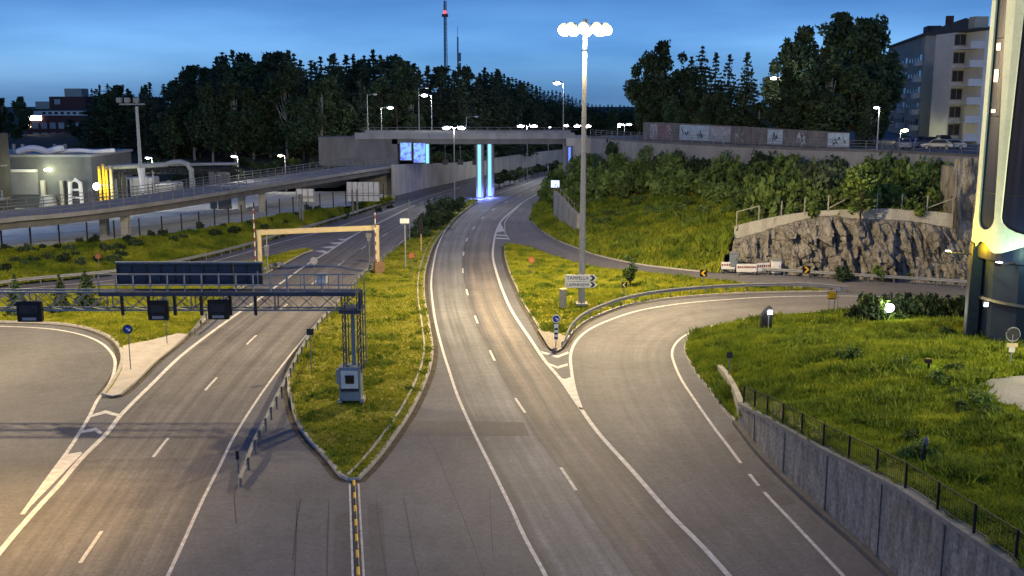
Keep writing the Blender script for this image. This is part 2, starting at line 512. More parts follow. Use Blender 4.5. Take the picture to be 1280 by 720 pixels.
def hit(px, py, Y0=30.0, step=.25, n=800):
    Y = Y0
    for _ in range(n):
        p = A(px, py, Y)
        if gz(p.x, Y) >= p.z: break
        Y += step
    return Vector((p.x, Y, gz(p.x, Y)))
def blades(name, rec, n, h, width, material, seed=0, keep=None, nblade=3, lean=.5, weight=None):
    """short grass over a patch as one object"""
    rng = np.random.default_rng(seed)
    V, F = rec['V'], rec['F']
    a, b, c = V[F[:, 0]], V[F[:, 1]], V[F[:, 2]]
    ar = np.linalg.norm(np.cross(b-a, c-a), axis=1)/2
    cen = (a+b+c)/3
    if weight is not None: ar = ar*weight(cen)
    if keep is not None: ar = ar*keep(cen)
    if ar.sum() <= 0: return None
    idx = rng.choice(len(F), n, p=ar/ar.sum())
    u, v = rng.random(n), rng.random(n)
    m_ = u+v > 1; u[m_] = 1-u[m_]; v[m_] = 1-v[m_]
    P = a[idx]+(b[idx]-a[idx])*u[:, None]+(c[idx]-a[idx])*v[:, None]
    # patchiness of the height
    ph = np.array([noise.noise(Vector((p[0]*.33, p[1]*.33, seed)))+.6*noise.noise(Vector((p[0]*1.1, p[1]*1.1, seed))) for p in P])
    P = np.repeat(P, nblade, 0); ph = np.repeat(ph, nblade)
    N = len(P)
    P = P+np.c_[rng.normal(0, width*1.2, N), rng.normal(0, width*1.2, N), np.zeros(N)]
    hh = h*(.6+.55*rng.random(N))*np.clip(1+.7*ph, .35, 2)
    t = rng.random(N)*2*PI
    dx, dy = np.cos(t)*width, np.sin(t)*width
    l = rng.random(N)*2*PI
    lx, ly = np.cos(l)*hh*lean*rng.random(N), np.sin(l)*hh*lean*rng.random(N)
    v0 = P+np.c_[-dx, -dy, np.full(N, -.02)]; v1 = P+np.c_[dx, dy, np.full(N, -.02)]
    v2 = P+np.c_[lx, ly, hh]
    VV = np.stack([v0, v1, v2], 1).reshape(-1, 3)
    me = bpy.data.meshes.new(name)
    me.vertices.add(len(VV)); me.vertices.foreach_set('co', VV.ravel().astype(np.float32))
    me.loops.add(3*N); me.loops.foreach_set('vertex_index', np.arange(3*N, dtype=np.int32))
    me.polygons.add(N); me.polygons.foreach_set('loop_start', np.arange(0, 3*N, 3, dtype=np.int32))
    me.polygons.foreach_set('loop_total', np.full(N, 3, dtype=np.int32))
    me.materials.append(material)
    me.update(); me.validate()
    o = bpy.data.objects.new(name, me); C.objects.link(o)
    tag(o, None, None, None, 'stuff')
    return o

# ---- the ground and the asphalt
g = MB(); g.box((0, 600, -.9), (4000, 3000, 1.0)); ground = g.build('ground', M['dark_soil']); ground['kind'] = 'structure'
def sheet(name, poly, z, m, parent=None):
    """a flat polygon, triangulated"""
    n = len(poly)
    vs, es, fs, *_ = delaunay_2d_cdt([Vector((p[0], p[1])) for p in poly], [(i, (i+1) % n) for i in range(n)], [], 1, 1e-5)
    b = MB()
    ff = []
    for f in fs:
        f = list(f)
        if (vs[f[1]]-vs[f[0]]).cross(vs[f[2]]-vs[f[0]]) < 0: f.reverse()
        ff.append(f)
    b.add([(v.x, v.y, z) for v in vs], ff)
    o = b.build(name, m, parent)
    return o
road = sheet('road', [(-75, 8), (70, 8), (75, 125), (12, 186), (30, 330), (-14, 330), (-26, 186), (-75, 135)], 0, M['asphalt']); road['kind'] = 'structure'

MR = smooth(W([(960, 778), (911, 720), (877, 682), (840, 645), (790, 588), (747, 540), (722, 505), (702, 476), (682, 452), (665, 427), (640, 389), (627, 360), (619, 335), (616, 320), (617, 305), (620, 290), (627, 276), (640, 264), (655, 252), (680, 238), (700, 227), (722, 216)]), 1.0)
ML = smooth(W([(708, 778), (682, 720), (655, 670), (640, 637), (617, 590), (592, 540), (572, 495), (562, 465), (554, 440), (545, 405), (541, 380), (539, 355), (541, 335), (547, 308), (557, 288), (570, 272), (587, 258), (607, 248), (637, 237), (675, 224), (706, 214.5)]), 1.0)
MD = smooth(W([(720, 613), (700, 583), (657, 517), (645, 499), (620, 454), (606, 424), (596, 401), (585, 369), (579, 344), (579, 322), (582, 304), (590, 288), (598, 278), (607, 269), (618, 261), (640, 249), (668, 237), (700, 224)]), 1.0)
LL = smooth(W([(-70, 780), (0, 690), (25, 660), (50, 632), (75, 605), (100, 575), (135, 540), (150, 520), (190, 480), (225, 446), (265, 415), (300, 390), (315, 380), (360, 347.5), (385, 330), (410, 315), (430, 302), (450, 290), (470, 280.5), (490, 270.5), (517, 257.5), (545, 247), (575, 238)]), 1.0)
LD = smooth(W([(45, 783), (100, 704), (130, 660), (195, 567), (214, 543), (260, 484), (276, 467), (312, 427), (325, 415), (352, 386), (365, 376), (390, 355), (420, 334), (445, 316), (468, 301), (500, 282.5), (530, 265), (560, 251)]), 1.0)
LR = smooth(W([(184, 780), (210, 720), (232, 672), (250, 632), (275, 582), (292, 547), (320, 502), (345, 467), (370, 435), (395, 405), (412, 388), (440, 359), (462, 338), (485, 318), (505, 300), (530, 282), (560, 263), (590, 248)]), 1.0)
RL = smooth(W([(727, 512), (720, 492), (716, 475), (714, 460), (713, 447), (716, 434), (725, 421), (740, 410), (765, 399), (800, 388), (852, 379.5), (915, 374), (960, 371.5), (1030, 370), (1080, 370.5), (1150, 373), (1260, 379)]), .7)
RR = smooth(W([(1110, 780), (1054, 720), (992, 654), (955, 615), (926, 579), (912, 560), (895, 538), (880, 517), (865, 495), (852, 475), (843, 455), (840, 441), (845, 429), (857, 419), (877, 411), (902, 404.5), (950, 397), (1000, 391.5), (1045, 388), (1100, 386), (1200, 388)]), .7)
UR = smooth(W([(706, 226), (690, 239), (680, 248), (670, 257), (665, 267), (665, 276), (675, 287), (695, 300), (720, 310), (745, 319), (795, 330), (840, 336), (880, 340), (915, 343), (960, 346.5), (1085, 354), (1215, 362), (1300, 367)]), .8)
UL = smooth(W([(655, 252), (642, 264), (632, 276), (631, 285), (634, 296), (650, 305.5), (680, 315), (700, 321.5), (725, 329.5), (750, 334.5), (815, 340.5), (865, 346.5), (915, 351.5), (960, 356.5), (1000, 360), (1085, 367), (1215, 376), (1300, 382)]), .8)
XL = smooth(W([(-120, 393), (0, 365), (142, 350), (230, 335), (300, 318), (350, 303), (405, 289), (440, 278), (475, 267), (507, 255.5), (540, 244), (575, 234)]), 1.0)   # white line on the far left

def ribbon(name, left, right, m, z=.004, n=160, parent=None):
    a, b = resample(left, n), resample(right, n)
    me = bpy.data.meshes.new(name)
    vs, uvs, fs = [], [], []
    s = 0
    NU = 2
    for i in range(n):
        if i: s += ((a[i]+b[i])/2-(a[i-1]+b[i-1])/2).length
        for j in range(NU+1):
            p = a[i].lerp(b[i], j/NU)
            vs.append((p.x, p.y, z)); uvs.append((j/NU, s))
    for i in range(n-1):
        for j in range(NU):
            q = i*(NU+1)+j
            fs.append((q, q+1, q+NU+2, q+NU+1))
    me.from_pydata(vs, [], fs); me.materials.append(m)
    uv = me.uv_layers.new(name='UVMap')
    for l in me.loops: uv.data[l.index].uv = uvs[l.vertex_index]
    me.update()
    o = bpy.data.objects.new(name, me); C.objects.link(o)
    if parent: o.parent = parent
    else: o['kind'] = 'structure'
    return o
main_road = ribbon('main_carriageway', ML, MR, M['asphalt_main'])
left_road = ribbon('oncoming_carriageway', LL[:len(LL)], LR, M['asphalt_left'])
def near_half(path, y0, y1): return [p for p in path if y0 <= p.y <= y1]
ramp_road = ribbon('slip_road', [G(912, 721)]+[p for p in [G(877, 682), G(840, 645), G(790, 588), G(747, 540), G(728, 513)]]+RL[1:], RR, M['asphalt_ramp'])
upper_road = ribbon('upper_ramp', UL, UR, M['asphalt_ramp'])
exit_road = ribbon('exit_lane', XL, [p+Vector((0, 0, 0)) for p in smooth(W([(-120, 403), (0, 377), (142, 358), (250, 341), (325, 326), (375, 314), (415, 303), (447, 291), (470, 280), (490, 270), (517, 257), (545, 247), (575, 237)]), 1.0)], M['asphalt_left'], z=.003)

# ---- painted markings
def stripe(mb, path, w, z=.012, mi=0):
    N = normals2(path)
    vs = []
    for p, n_ in zip(path, N):
        vs += [(p.x+n_.x*w/2, p.y+n_.y*w/2, z), (p.x-n_.x*w/2, p.y-n_.y*w/2, z)]
    mb.add(vs, [(2*i, 2*i+1, 2*i+3, 2*i+2) for i in range(len(path)-1)], mi)
def sub(path, s0, s1, step=.5):
    L = arclen(path); s1 = min(s1, L[-1])
    k_ = max(1, int((s1-s0)/step))
    return [at_len(path, L, s0+(s1-s0)*i/k_) for i in range(k_+1)]
mk = MB()
stripe(mk, ML, .17); stripe(mk, MR, .24)
L_ = arclen(MD)[-1]; s = 0.0
while s < L_:
    stripe(mk, sub(MD, s, s+3.0), .16); s += 12.0
mk.build('lane_markings', M['paint'], main_road)
mk = MB()
stripe(mk, LL[:int(len(LL)*.80)], .27); stripe(mk, LR, .15)
L_ = arclen(LD); s = 0
# the second dash starts where the photograph shows it
d0 = min(range(len(LD)), key=lambda i: (LD[i]-G(100, 704)).length)
s = L_[d0]-12
while s < L_[-1]:
    if s >= 0: stripe(mk, sub(LD, s, s+3.0), .16)
    s += 12.0
s = arclen(LL[:int(len(LL)*.80)])[-1]+2
while s < arclen(LL)[-1]-4:
    stripe(mk, sub(LL, s, s+3.0), .2); s += 6
mk.build('lane_markings', M['paint'], left_road)
mk = MB()
stripe(mk, RL, .2)
LRR = arclen(RR)
def rr_s(px, py):
    q = G(px, py); i = min(range(len(RR)), key=lambda i: (RR[i]-q).length); return LRR[i]
for a, b in (((1110, 780), (955, 615)), ((950, 608), (934, 591)), ((926, 579), (1200, 388))):
    stripe(mk, sub(RR, rr_s(*a), rr_s(*b)), .17)
mk.build('lane_markings', M['paint'], ramp_road)
mk = MB(); stripe(mk, UL[:60], .15); stripe(mk, UR[:int(len(UR)*.55)], .14)
mk.build('lane_markings', M['paint_worn'], upper_road)
mk = MB(); stripe(mk, XL, .2, .011)
mk.build('lane_markings', M['paint'], exit_road)
def poly_mark(name, polys, m, parent, z=.013):
    b = MB()
    for i, P in enumerate(polys):
        pts = [G(*p) for p in P]
        n = len(pts)
        vs, es, fs, *_ = delaunay_2d_cdt([Vector((p.x, p.y)) for p in pts], [(i, (i+1) % n) for i in range(n)], [], 1, 1e-5)
        ff = []
        for f in fs:
            f = list(f)
            if (vs[f[1]]-vs[f[0]]).cross(vs[f[2]]-vs[f[0]]) < 0: f.reverse()
            ff.append(f)
        b.add([(v.x, v.y, z) for v in vs], ff)
    return b.build(name, m, parent)
poly_mark('chevrons', [
    [(676, 439), (697, 444.5), (710, 439.5), (711, 442), (697, 447.5), (678, 442)],
    [(686, 454), (697, 458), (709, 454.5), (710, 457), (697, 461), (688, 457)],
    [(700, 472), (706, 474), (715, 471), (718, 482), (722, 494), (728, 511), (722, 507), (711, 490)]], M['paint'], ramp_road)
poly_mark('chevrons', [
    [(112, 519.5), (132, 513), (150, 518), (149, 521.5), (132, 517), (112, 522)],
    [(100, 538.5), (120, 535), (128, 540.5), (125, 543.5), (118, 539), (100, 542)],
    [(84, 568), (101, 565), (103, 567), (28, 644)]], M['paint'], left_road)
poly_mark('chevrons', [
    [(625, 278), (631, 289), (620, 291)], [(619, 293), (634, 294), (635, 295.5), (619, 294.5)], [(620, 297), (636, 298), (638, 299.5), (619, 298.5)]], M['paint'], upper_road, .018)
poly_mark('chevrons', [
    [(392, 314), (404, 313), (412, 315.5), (409, 317.5), (402, 315.5)], [(401, 309), (413, 308), (423, 307.5), (418, 310.5), (410, 310.5)],
    [(411, 303.5), (421, 303), (430, 302), (426, 305.5), (418, 305.5)], [(421, 299), (432, 298.5), (445, 292), (436, 299.5), (428, 301)]], M['paint'], exit_road, .019)
# left slip road: its white edge line
LS = smooth(W([(-60, 408), (0, 408), (60, 411), (100, 418), (125, 428), (140, 442), (144, 455), (138, 478), (122, 500), (112, 520), (100, 540), (86, 562), (60, 598), (28, 643)]), .7)
left_ramp = sheet('left_slip_road', [(p.x, p.y) for p in LS]+[(p.x-.3, p.y) for p in reversed(LL) if p.y < G(20, 655).y]+[tuple(G(-70, 778).xy), tuple(G(-160, 600).xy), tuple(G(-160, 420).xy)], .0035, M['asphalt_ramp'])
left_ramp['kind'] = 'structure'
mk = MB(); stripe(mk, LS, .2, .012); mk.build('lane_markings', M['paint'], left_ramp)

# ---- tar joints, patches, cracks and a painted gantry shadow in the old asphalt
mk = MB()
for P in ([(532, 542), (545, 565), (557, 595), (570, 625), (582, 655), (595, 690), (606, 722)], [(504, 622), (510, 650), (516, 690), (524, 722)], [(470, 625), (474, 660), (480, 700), (483, 722)],
          [(612, 610), (613, 640), (616, 690)], [(411, 627), (410, 660), (409, 690), (409, 722)], [(371, 630), (370, 680), (368, 722)]):
    stripe(mk, smooth(W(P), 1), .03, .009)
for P in ([(297, 605), (293, 615), (294, 640), (296, 655)], [(376, 622), (370, 660), (366, 700)], [(70, 458), (100, 444), (138, 440)], [(42, 485), (66, 482)], [(820, 415), (835, 410), (850, 399)], [(440, 330), (452, 329)]):
    stripe(mk, smooth(W(P), 1), .045, .009)
# the long dark joints along the carriageways
stripe(mk, [p+n_*-.16 for p, n_ in zip(MD, normals2(MD))], .05, .009)
mk.build('tar_joints', M['tar'], road)
mk = MB()
for q in ([(459, 628), (478, 632), (484, 722), (464, 722)], [(419, 645), (436, 640), (438, 722), (416, 722)], [(508, 525), (655, 528), (662, 545), (498, 545)]):  # last quad paints the gantry's shadow band and transverse joints
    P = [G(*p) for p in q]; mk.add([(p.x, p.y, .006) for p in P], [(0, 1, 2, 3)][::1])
pt = mk.build('patches_and_shadow_band', M['asphalt_new_and_shadow'], road)
bpy.data.objects['patches_and_shadow_band'].data.flip_normals()

# ---- islands with kerbs
def kerb(name, path, w=.22, h=.14, parent=None, z=0):
    b = MB(); b.sweep([Vector((p.x, p.y, z)) for p in path], [(w/2, 0), (w/2-.02, h), (-w/2+.02, h), (-w/2, 0)])
    o = b.build(name, M['kerb'], parent)
    if not parent: o['kind'] = 'structure'
    return o
med_R = smooth(W([(437, 600.5), (447, 600), (460, 587), (480, 563), (495, 542), (510, 520), (527, 487), (537, 460), (540, 437), (537, 412), (533, 390), (530, 370), (530, 345), (534, 327), (542, 306), (557, 286), (575, 268), (597, 252)]), 1.0)
med_L = smooth(W([(437, 600.5), (427, 596), (415, 581), (402, 566), (387, 551), (372, 527), (365, 502), (361, 485), (363, 465), (377, 435), (397, 411), (414, 393), (434, 368), (452, 348), (476, 328), (501, 307), (528, 284), (557, 265), (592, 249)]), 1.0)
ring = [Vector((p.x, p.y, .13)) for p in med_R]+[Vector((p.x, p.y, .13)) for p in reversed(med_L)][:-1]
median = patch('median_verge', ring, [(-10, 62, .3), (-8, 75, .3), (-8, 90, .3), (-9, 48, .25)], 1.2, M['turf'], .03, 1, 20)
kerb('kerb_stone', med_R); kerb('kerb_stone', med_L[:34])
# second, inner line of kerb stones on the right side of the median
kerb('kerb_stone', [p+n_*.55 for p, n_ in zip(med_R, normals2(med_R))][1:], .16, .2)
gore_in = smooth(W([(631, 308), (632, 322), (637, 340), (646, 360), (655, 380), (672, 407), (687, 433), (695, 437)]), .8)
gore_r = smooth(W([(695, 437), (702, 434), (715, 417), (730, 404), (750, 394), (780, 383.5), (830, 374.5), (900, 368.5), (960, 366), (1045, 365)]), .8)
gore_t = smooth(W([(1045, 365), (1000, 362), (960, 359), (915, 353.5), (865, 348.5), (815, 342.5), (750, 336.5), (725, 331.5), (700, 323.5), (680, 317), (655, 308.5), (640, 306), (631, 308)]), .8)
gore = patch('junction_verge', [Vector((p.x, p.y, .13)) for p in gore_in+gore_r[1:]+gore_t[1:-1]], [(6, 80, .35), (12, 88, .4), (3, 90, .35)], 1.1, M['turf'], .04, 2, 15)
kerb('kerb_stone', gore_in); kerb('kerb_stone', gore_r, .2); kerb('kerb_stone', list(reversed(UR))[40:], .18, .12)
gp = [G(*p, .33) for p in ((672, 409), (687, 432), (695, 436), (702, 433), (712, 420), (700, 414))]
tipp = patch('gravel_tip', [Vector((p.x, p.y, gz(p.x, p.y, .14)+.03)) for p in gp], [], .5, M['gravel'], 0, 21, 2)
# left island
li_k = smooth(W([(-70, 402), (0, 403), (50, 404), (87, 407), (112, 412), (135, 421), (147, 431), (153, 445), (150, 462), (140, 480), (129, 494)]), .7)
li_r = smooth(W([(129, 494), (140, 496), (150, 494), (170, 477), (195, 452), (215, 436), (237, 417), (262, 395), (300, 362), (332, 342), (355, 330), (380, 317), (391, 313.5)]), .7)
li_t = smooth(W([(391, 313.5), (378, 313), (330, 324), (250, 340), (142, 357), (0, 376), (-70, 388)]), 1)
lisl = patch('left_verge', [Vector((p.x, p.y, .13)) for p in li_k+li_r[1:]+li_t[1:]], [(-38, 90, .4), (-30, 88, .35)], 1.2, M['turf'], .05, 3, 15)
kerb('kerb_stone', li_k, .25, .15); kerb('kerb_stone', li_r, .2, .14)
pv = [G(*p, .2) for p in ((153, 431), (155, 445), (152, 462), (142, 480), (132, 492.5), (141, 494), (150, 492), (170, 475), (194, 451), (214, 435), (234, 417), (222, 416), (190, 424))]
pav = patch('paved_island', [Vector((p.x, p.y, gz(p.x, p.y, .14)+.03)) for p in pv], [(p.x, p.y, gz(p.x, p.y)+.04) for p in (G(175, 450, .2), G(195, 435, .2), G(160, 465, .2))], .6, M['pave'], 0, 22, 2)
# lower road divider strip between the white lines (x 440..452)
dv = thing('lane_divider', 'low yellow and black block divider running down from the grass tip between two white lines', 'road divider', G(444, 606))
q0, q1 = G(442.5, 603), G(448.5, 735)
d = (q1-q0); n_seg = int(d.length/.75); ang = math.atan2(d.y, d.x)
ob = MB(); yb = MB()
for i in range(n_seg):
    c = q0.lerp(q1, (i+.5)/n_seg)-G(444, 606)
    b = MB(); b.box((c.x, c.y, .075), (d.length/n_seg*.96, .12, .14), ang, bevel=.03)
    b.build('divider_block', M['yellow'] if i % 2 == 0 else M['black'], dv)
mk = MB()
for s_ in (-.2, .2):
    nn = Vector((-d.y, d.x, 0)).normalized()*s_
    stripe(mk, [q0+nn+d*.02, q1+nn], .09, .0125)
mk.build('divider_lines', M['paint'], road)

mk = MB()
for path, off in ((med_R, -.28), (med_L, .28), (gore_in, .26), (gore_r, .26), (li_k, .28), (li_r, .26)):
    nn_ = normals2(path)
    c0 = sum((p_.x for p_ in path))/len(path)
    for sg in (1, -1):
        pth_ = [p_+n_*off*sg for p_, n_ in zip(path, nn_)]
        stripe(mk, pth_, .34, .0085)
mk.build('gutter_dirt', M['dirt'], road)
mk = MB()
for q in ([(936, 598), (957, 593), (972, 606), (952, 611)], [(962, 622), (984, 618), (996, 628), (974, 633)], [(905, 545), (918, 541), (926, 551), (913, 555)]):
    P = [G(*p) for p in q]; P = P if (P[1]-P[0]).cross(P[2]-P[0]).z > 0 else P[::-1]
    mk.add([(p.x, p.y, .0075) for p in P], [(0, 1, 2, 3)])
mk.build('repair_patches', M['asphalt_new_and_shadow'], road)
# ---- the right-hand mound and its retaining wall
wb = [(922, 530, 503), (957, 574, 521), (1016, 631, 556), (1078, 685, 589), (1113, 719, 608)]
wbase = []; wz = []
for x, yb_, yt in wb:
    p = G(x, yb_); wbase.append(p); wz.append(A(x, yt, p.y).z)
dd = (wbase[-1]-wbase[-2]).normalized()
for e in (6, 14, 24):
    wbase.append(wbase[4]+dd*e); wz.append(wz[4]+.055*e)
wpath = smooth(wbase, 1.0)
Lw = arclen(wpath); Lb = [Lw[min(range(len(wpath)), key=lambda i: (wpath[i]-b_).length)] for b_ in wbase]
def wall_h(s_): return float(np.interp(s_, Lb, wz))
mk_k = smooth(W([(922, 530), (905, 512), (890, 490), (877, 475), (865, 457), (858, 441), (858, 430), (866, 421), (880, 414), (905, 407.5), (947, 401), (1000, 395.5), (1060, 391), (1110, 389), (1215, 391), (1330, 399)]), .8)
bnd = [Vector((p.x, p.y, .13)) for p in mk_k]
far_r = Vector((62, bnd[-1].y-4, .6))
bnd += [far_r, Vector((62, 50, 4.0)), Vector((50, 22, 4.8)), Vector((wpath[-1].x+.4, wpath[-1].y, wall_h(Lw[-1])-.2))]
for p, s_ in reversed(list(zip(wpath, Lw))[2:-1]):
    bnd.append(Vector((p.x+.25, p.y+.15, wall_h(s_)-.22)))
mound = patch('grass_mound', bnd, [(20, 58, 3.0), (24, 52, 3.4), (30, 60, 3.1), (36, 64, 3.0), (40, 55, 3.6), (27, 46, 3.6), (20, 64, 2.2), (30, 70, 1.9), (45, 66, 2.6), (17, 52, 2.4)], 1.0, M['slope_soil'], .10, 4, 14)
kerb('kerb_stone', mk_k, .25, .16)
def wall(mb, path, zb, zt, o0, o1, org, mi=0):
    """a standing wall along a path between offsets o0..o1 to the left of travel"""
    N = normals2(path); vs = []
    for i, (p, n_) in enumerate(zip(path, N)):
        b_ = zb[i] if hasattr(zb, '__len__') else zb
        t_ = zt[i] if hasattr(zt, '__len__') else zt
        for o_, z in ((o0, b_), (o0, t_), (o1, t_), (o1, b_)):
            vs.append((p.x+n_.x*o_-org.x, p.y+n_.y*o_-org.y, z-org.z))
    fs = []
    for i in range(len(path)-1):
        for j in range(4):
            a, c = j, (j+1) % 4
            fs.append((i*4+a, i*4+c, (i+1)*4+c, (i+1)*4+a))
    fs.append((3, 2, 1, 0)); n_ = len(vs); fs.append((n_-4, n_-3, n_-2, n_-1))
    mb.add(vs, fs, mi)
# ---- right retaining wall along the slip road
o0 = wbase[0].copy()
rw = thing('retaining_wall', 'long grey concrete retaining wall rising along the slip road below the grass mound', 'retaining wall', o0)
hh = [wall_h(s_) for s_ in Lw]
b = MB(); wall(b, wpath, -.2, [h-.16 for h in hh], 0, .38, o0)
m_ = mat('wall_ribbed', (.24, .24, .235), .9, nz=(2.2, .5, (1, 1, .22)), nz2=(6, .4), bump=.8)
nt = m_.node_tree
M['wall_ribbed'] = m_
b.build('wall_face', m_, rw)
b = MB(); wall(b, wpath, [h-.16 for h in hh], hh, -.05, .48, o0); b.build('coping', M['concrete'], rw)
b = MB(); wall(b, wpath, 0, .22, -.30, 0, o0); b.build('footing', M['concrete_dark'], rw)
# thin vertical pilaster strips of the formwork and an expansion joint
b = MB()
for s_ in np.arange(3.5, Lw[-1], 4.6):
    p = at_len(wpath, Lw, s_); n_ = normals2([at_len(wpath, Lw, s_-.1), p, at_len(wpath, Lw, s_+.1)])[1]
    h = wall_h(s_)-.22
    a_ = math.atan2(n_.y, n_.x)
    b.box((p.x-o0.x-n_.x*.015, p.y-o0.y-n_.y*.015, h/2+.1), (.05, .035+.05*random.random(), h-.2), a_)
b.build('joint', M['concrete_dark'], rw)
# pale low wing wall where the retaining wall begins
wp = [G(896, 470), G(905, 484), G(915, 507), G(922, 530)]
ww = thing('wing_wall', 'short pale concrete wing wall curving down at the far end of the retaining wall', 'wall', wp[0])
wp_s = smooth(wp, .5)
L2 = arclen(wp_s)
b = MB(); wall(b, wp_s, -.1, [.75+(wz[0]-.72)*(s_/L2[-1])**1.0 for s_ in L2], 0, .3, wp[0])
b.build('wall_face', M['concrete_pale'], ww)
# fence on the wall
fp = [p+n_*.22 for p, n_ in zip(wpath, normals2(wpath))]
s_ = 0.25
fo = at_len(fp, Lw, s_)
fn = thing('railing', 'black mesh railing with dark posts on top of the grey retaining wall', 'railing', (fo.x, fo.y, wall_h(s_)))
fo = Vector((fo.x, fo.y, wall_h(s_)))
prev = None
while s_ < Lw[-1]-.2:
    p = at_len(fp, Lw, s_); z = wall_h(s_)
    b = MB(); b.cyl((p.x-fo.x, p.y-fo.y, z-fo.z), (p.x-fo.x, p.y-fo.y, z-fo.z+1.0), .05, n=6); b.build('post', M['black'], fn)
    s_ += 2.3
tops = [Vector((at_len(fp, Lw, q).x-fo.x, at_len(fp, Lw, q).y-fo.y, wall_h(q)-fo.z)) for q in np.arange(.25, s_-2.2, .8)]
b = MB()
for hz, rr in ((.97, .022), (.12, .018)):
    b.tube([t+Vector((0, 0, hz)) for t in tops], rr, 5)
b.build('rail', M['black'], fn)
b = MB()
for hz in np.arange(.22, .95, .12):
    b.tube([t+Vector((0, 0, hz)) for t in tops], .006, 3)
for q in np.arange(.25, s_-2.3, .16):
    p = at_len(fp, Lw, q); z = wall_h(q)-fo.z
    b.box((p.x-fo.x, p.y-fo.y, z+.54), (.008, .008, .85))
b.build('mesh_panel', M['black'], fn)

# ---- right-hand hillside
ZS = 10.5     # level of the street and bridge deck
Tpx = [(738, 172), (800, 177), (900, 182.5), (1000, 187), (1100, 190), (1225, 196), (1330, 202)]
T = smooth(W(Tpx, ZS+.2), 1.5)
# rock face: foot and the concrete wall on top of it
foot = W([(914, 342), (935, 343), (960, 344), (1000, 346.5), (1085, 352), (1150, 355.5), (1215, 360), (1300, 366)])
foot = [p+Vector((0, 1.2, 0)) for p in foot]
cw_px = [(918, 283), (945, 276), (980, 269), (1020, 264), (1060, 262), (1110, 261), (1160, 264), (1192, 267)]
cw = []
for x, y in cw_px:
    Yf = np.interp(x, [p_ for p_ in (914, 960, 1000, 1085, 1150, 1215)], [foot[i].y for i in (0, 2, 3, 4, 5, 6)])
    cw.append(A(x, y, float(Yf)+3.2))
cwp = smooth(cw, .8)
# rock top line = underside of the concrete wall
rk_px = [(916, 303), (945, 295), (980, 284), (1020, 274), (1045, 272), (1060, 276), (1100, 277), (1140, 279), (1192, 288), (1240, 300)]
bot = []
for p in reversed(UR):
    if p.y > foot[0].y-1.0 and p.x < foot[0].x-.3: bot.append(Vector((p.x+.1, p.y+.15, .05)))
bot = list(reversed(bot))          # from the abutment towards the rock
street_foot = [Vector((p.x+.0, p.y-.2, 7.2)) for p in T]
bd = bot+[Vector((p.x, p.y+.3, p.z-.5)) for p in cwp]+[Vector((cwp[-1].x+14, cwp[-1].y-3, cwp[-1].z+.5)), Vector((street_foot[-1].x, street_foot[-1].y, 7.6))]+list(reversed(street_foot[:-1]))+[Vector((10.5, 185, 2.0)), Vector((9.6, bot[0].y+1.5, .1))]
hill = patch('hillside', bd, [(15, 150, 3.4), (20, 135, 3.8), (22, 118, 2.8), (28, 128, 5.4), (34, 122, 6.0), (45, 118, 7.0), (13, 130, 1.5)], 1.6, M['slope_soil'], .22, 5, 12)
# rock
def build_rock():
    n, m2 = 260, 64
    F_ = resample(foot, n)
    T_ = resample([A(x, y, float(np.interp(x, [914, 960, 1000, 1085, 1150, 1215], [foot[i].y for i in (0, 2, 3, 4, 5, 6)]))+2.6) for x, y in rk_px], n)
    vs, fs = [], []
    for i in range(n):
        a, c = F_[i], T_[i]
        for j in range(m2):
            t = j/(m2-1)
            z = a.z-.2+(c.z+.35-a.z)*t
            bulge = (t**1.8)
            x = a.x+(c.x-a.x)*t; y = a.y+(c.y-a.y)*bulge
            # blocky vertical fractures: ridged columns plus ledges
            q = Vector((x*.9, z*.28, 3.1)); q2 = Vector((x*.33, z*.2, 7.7))
            r1 = 1-abs(noise.noise(q))*2.2
            cell = noise.voronoi(Vector((x*.62+.25*noise.noise(Vector((x*.5, z, 0))), z*.22+x*.08, 1.0)))[0]
            cr = min(1, (cell[1]-cell[0])*3.0)
            d = .9*cr+.9*r1+1.5*noise.noise(q2)+.5*noise.noise(Vector((x*1.9, z*.35, 15)))+.25*noise.noise(Vector((x*2.6, z*2.2, 5)))
            blk = noise.voronoi(Vector((x*.75+.3*noise.noise(Vector((x*.4, z*.5, 0))), z*.26-x*.10, 4.0)))[1][0]
            blk2 = noise.voronoi(Vector((x*1.9, z*.75+x*.3, 8.0)))[1][0]
            d += .95*noise.cell(blk*7.3)+.38*noise.cell(blk2*5.1)
            led = noise.noise(Vector((x*.25, round(z*1.1)*.9, 2)))*.5
            e = math.sin(min(1, t*1.15)*PI*.5) if t < .85 else 1
            amp = .25+.75*min(1, t*5)*min(1, (1.02-t)*6)
            vs.append((x+.12*noise.noise(Vector((x*2, z*2, 11))), y-(d+led-1.3)*amp*.72, z+.12*noise.noise(Vector((x*2, z*2, 21)))))
    for i in range(n-1):
        for j in range(m2-1):
            q = i*m2+j
            fs.append((q, q+m2, q+m2+1, q+1))
    # back closure so that it has depth
    o = len(vs)
    for i in range(n):
        vs.append((T_[i].x, T_[i].y+2.5, T_[i].z+.3))
    for i in range(n-1):
        fs.append((i*m2+m2-1, (i+1)*m2+m2-1, o+i+1, o+i))
    mb = MB(); mb.add(vs, fs); return mb
rk = build_rock().build('rock_face', M['rock']); rk['kind'] = 'structure'
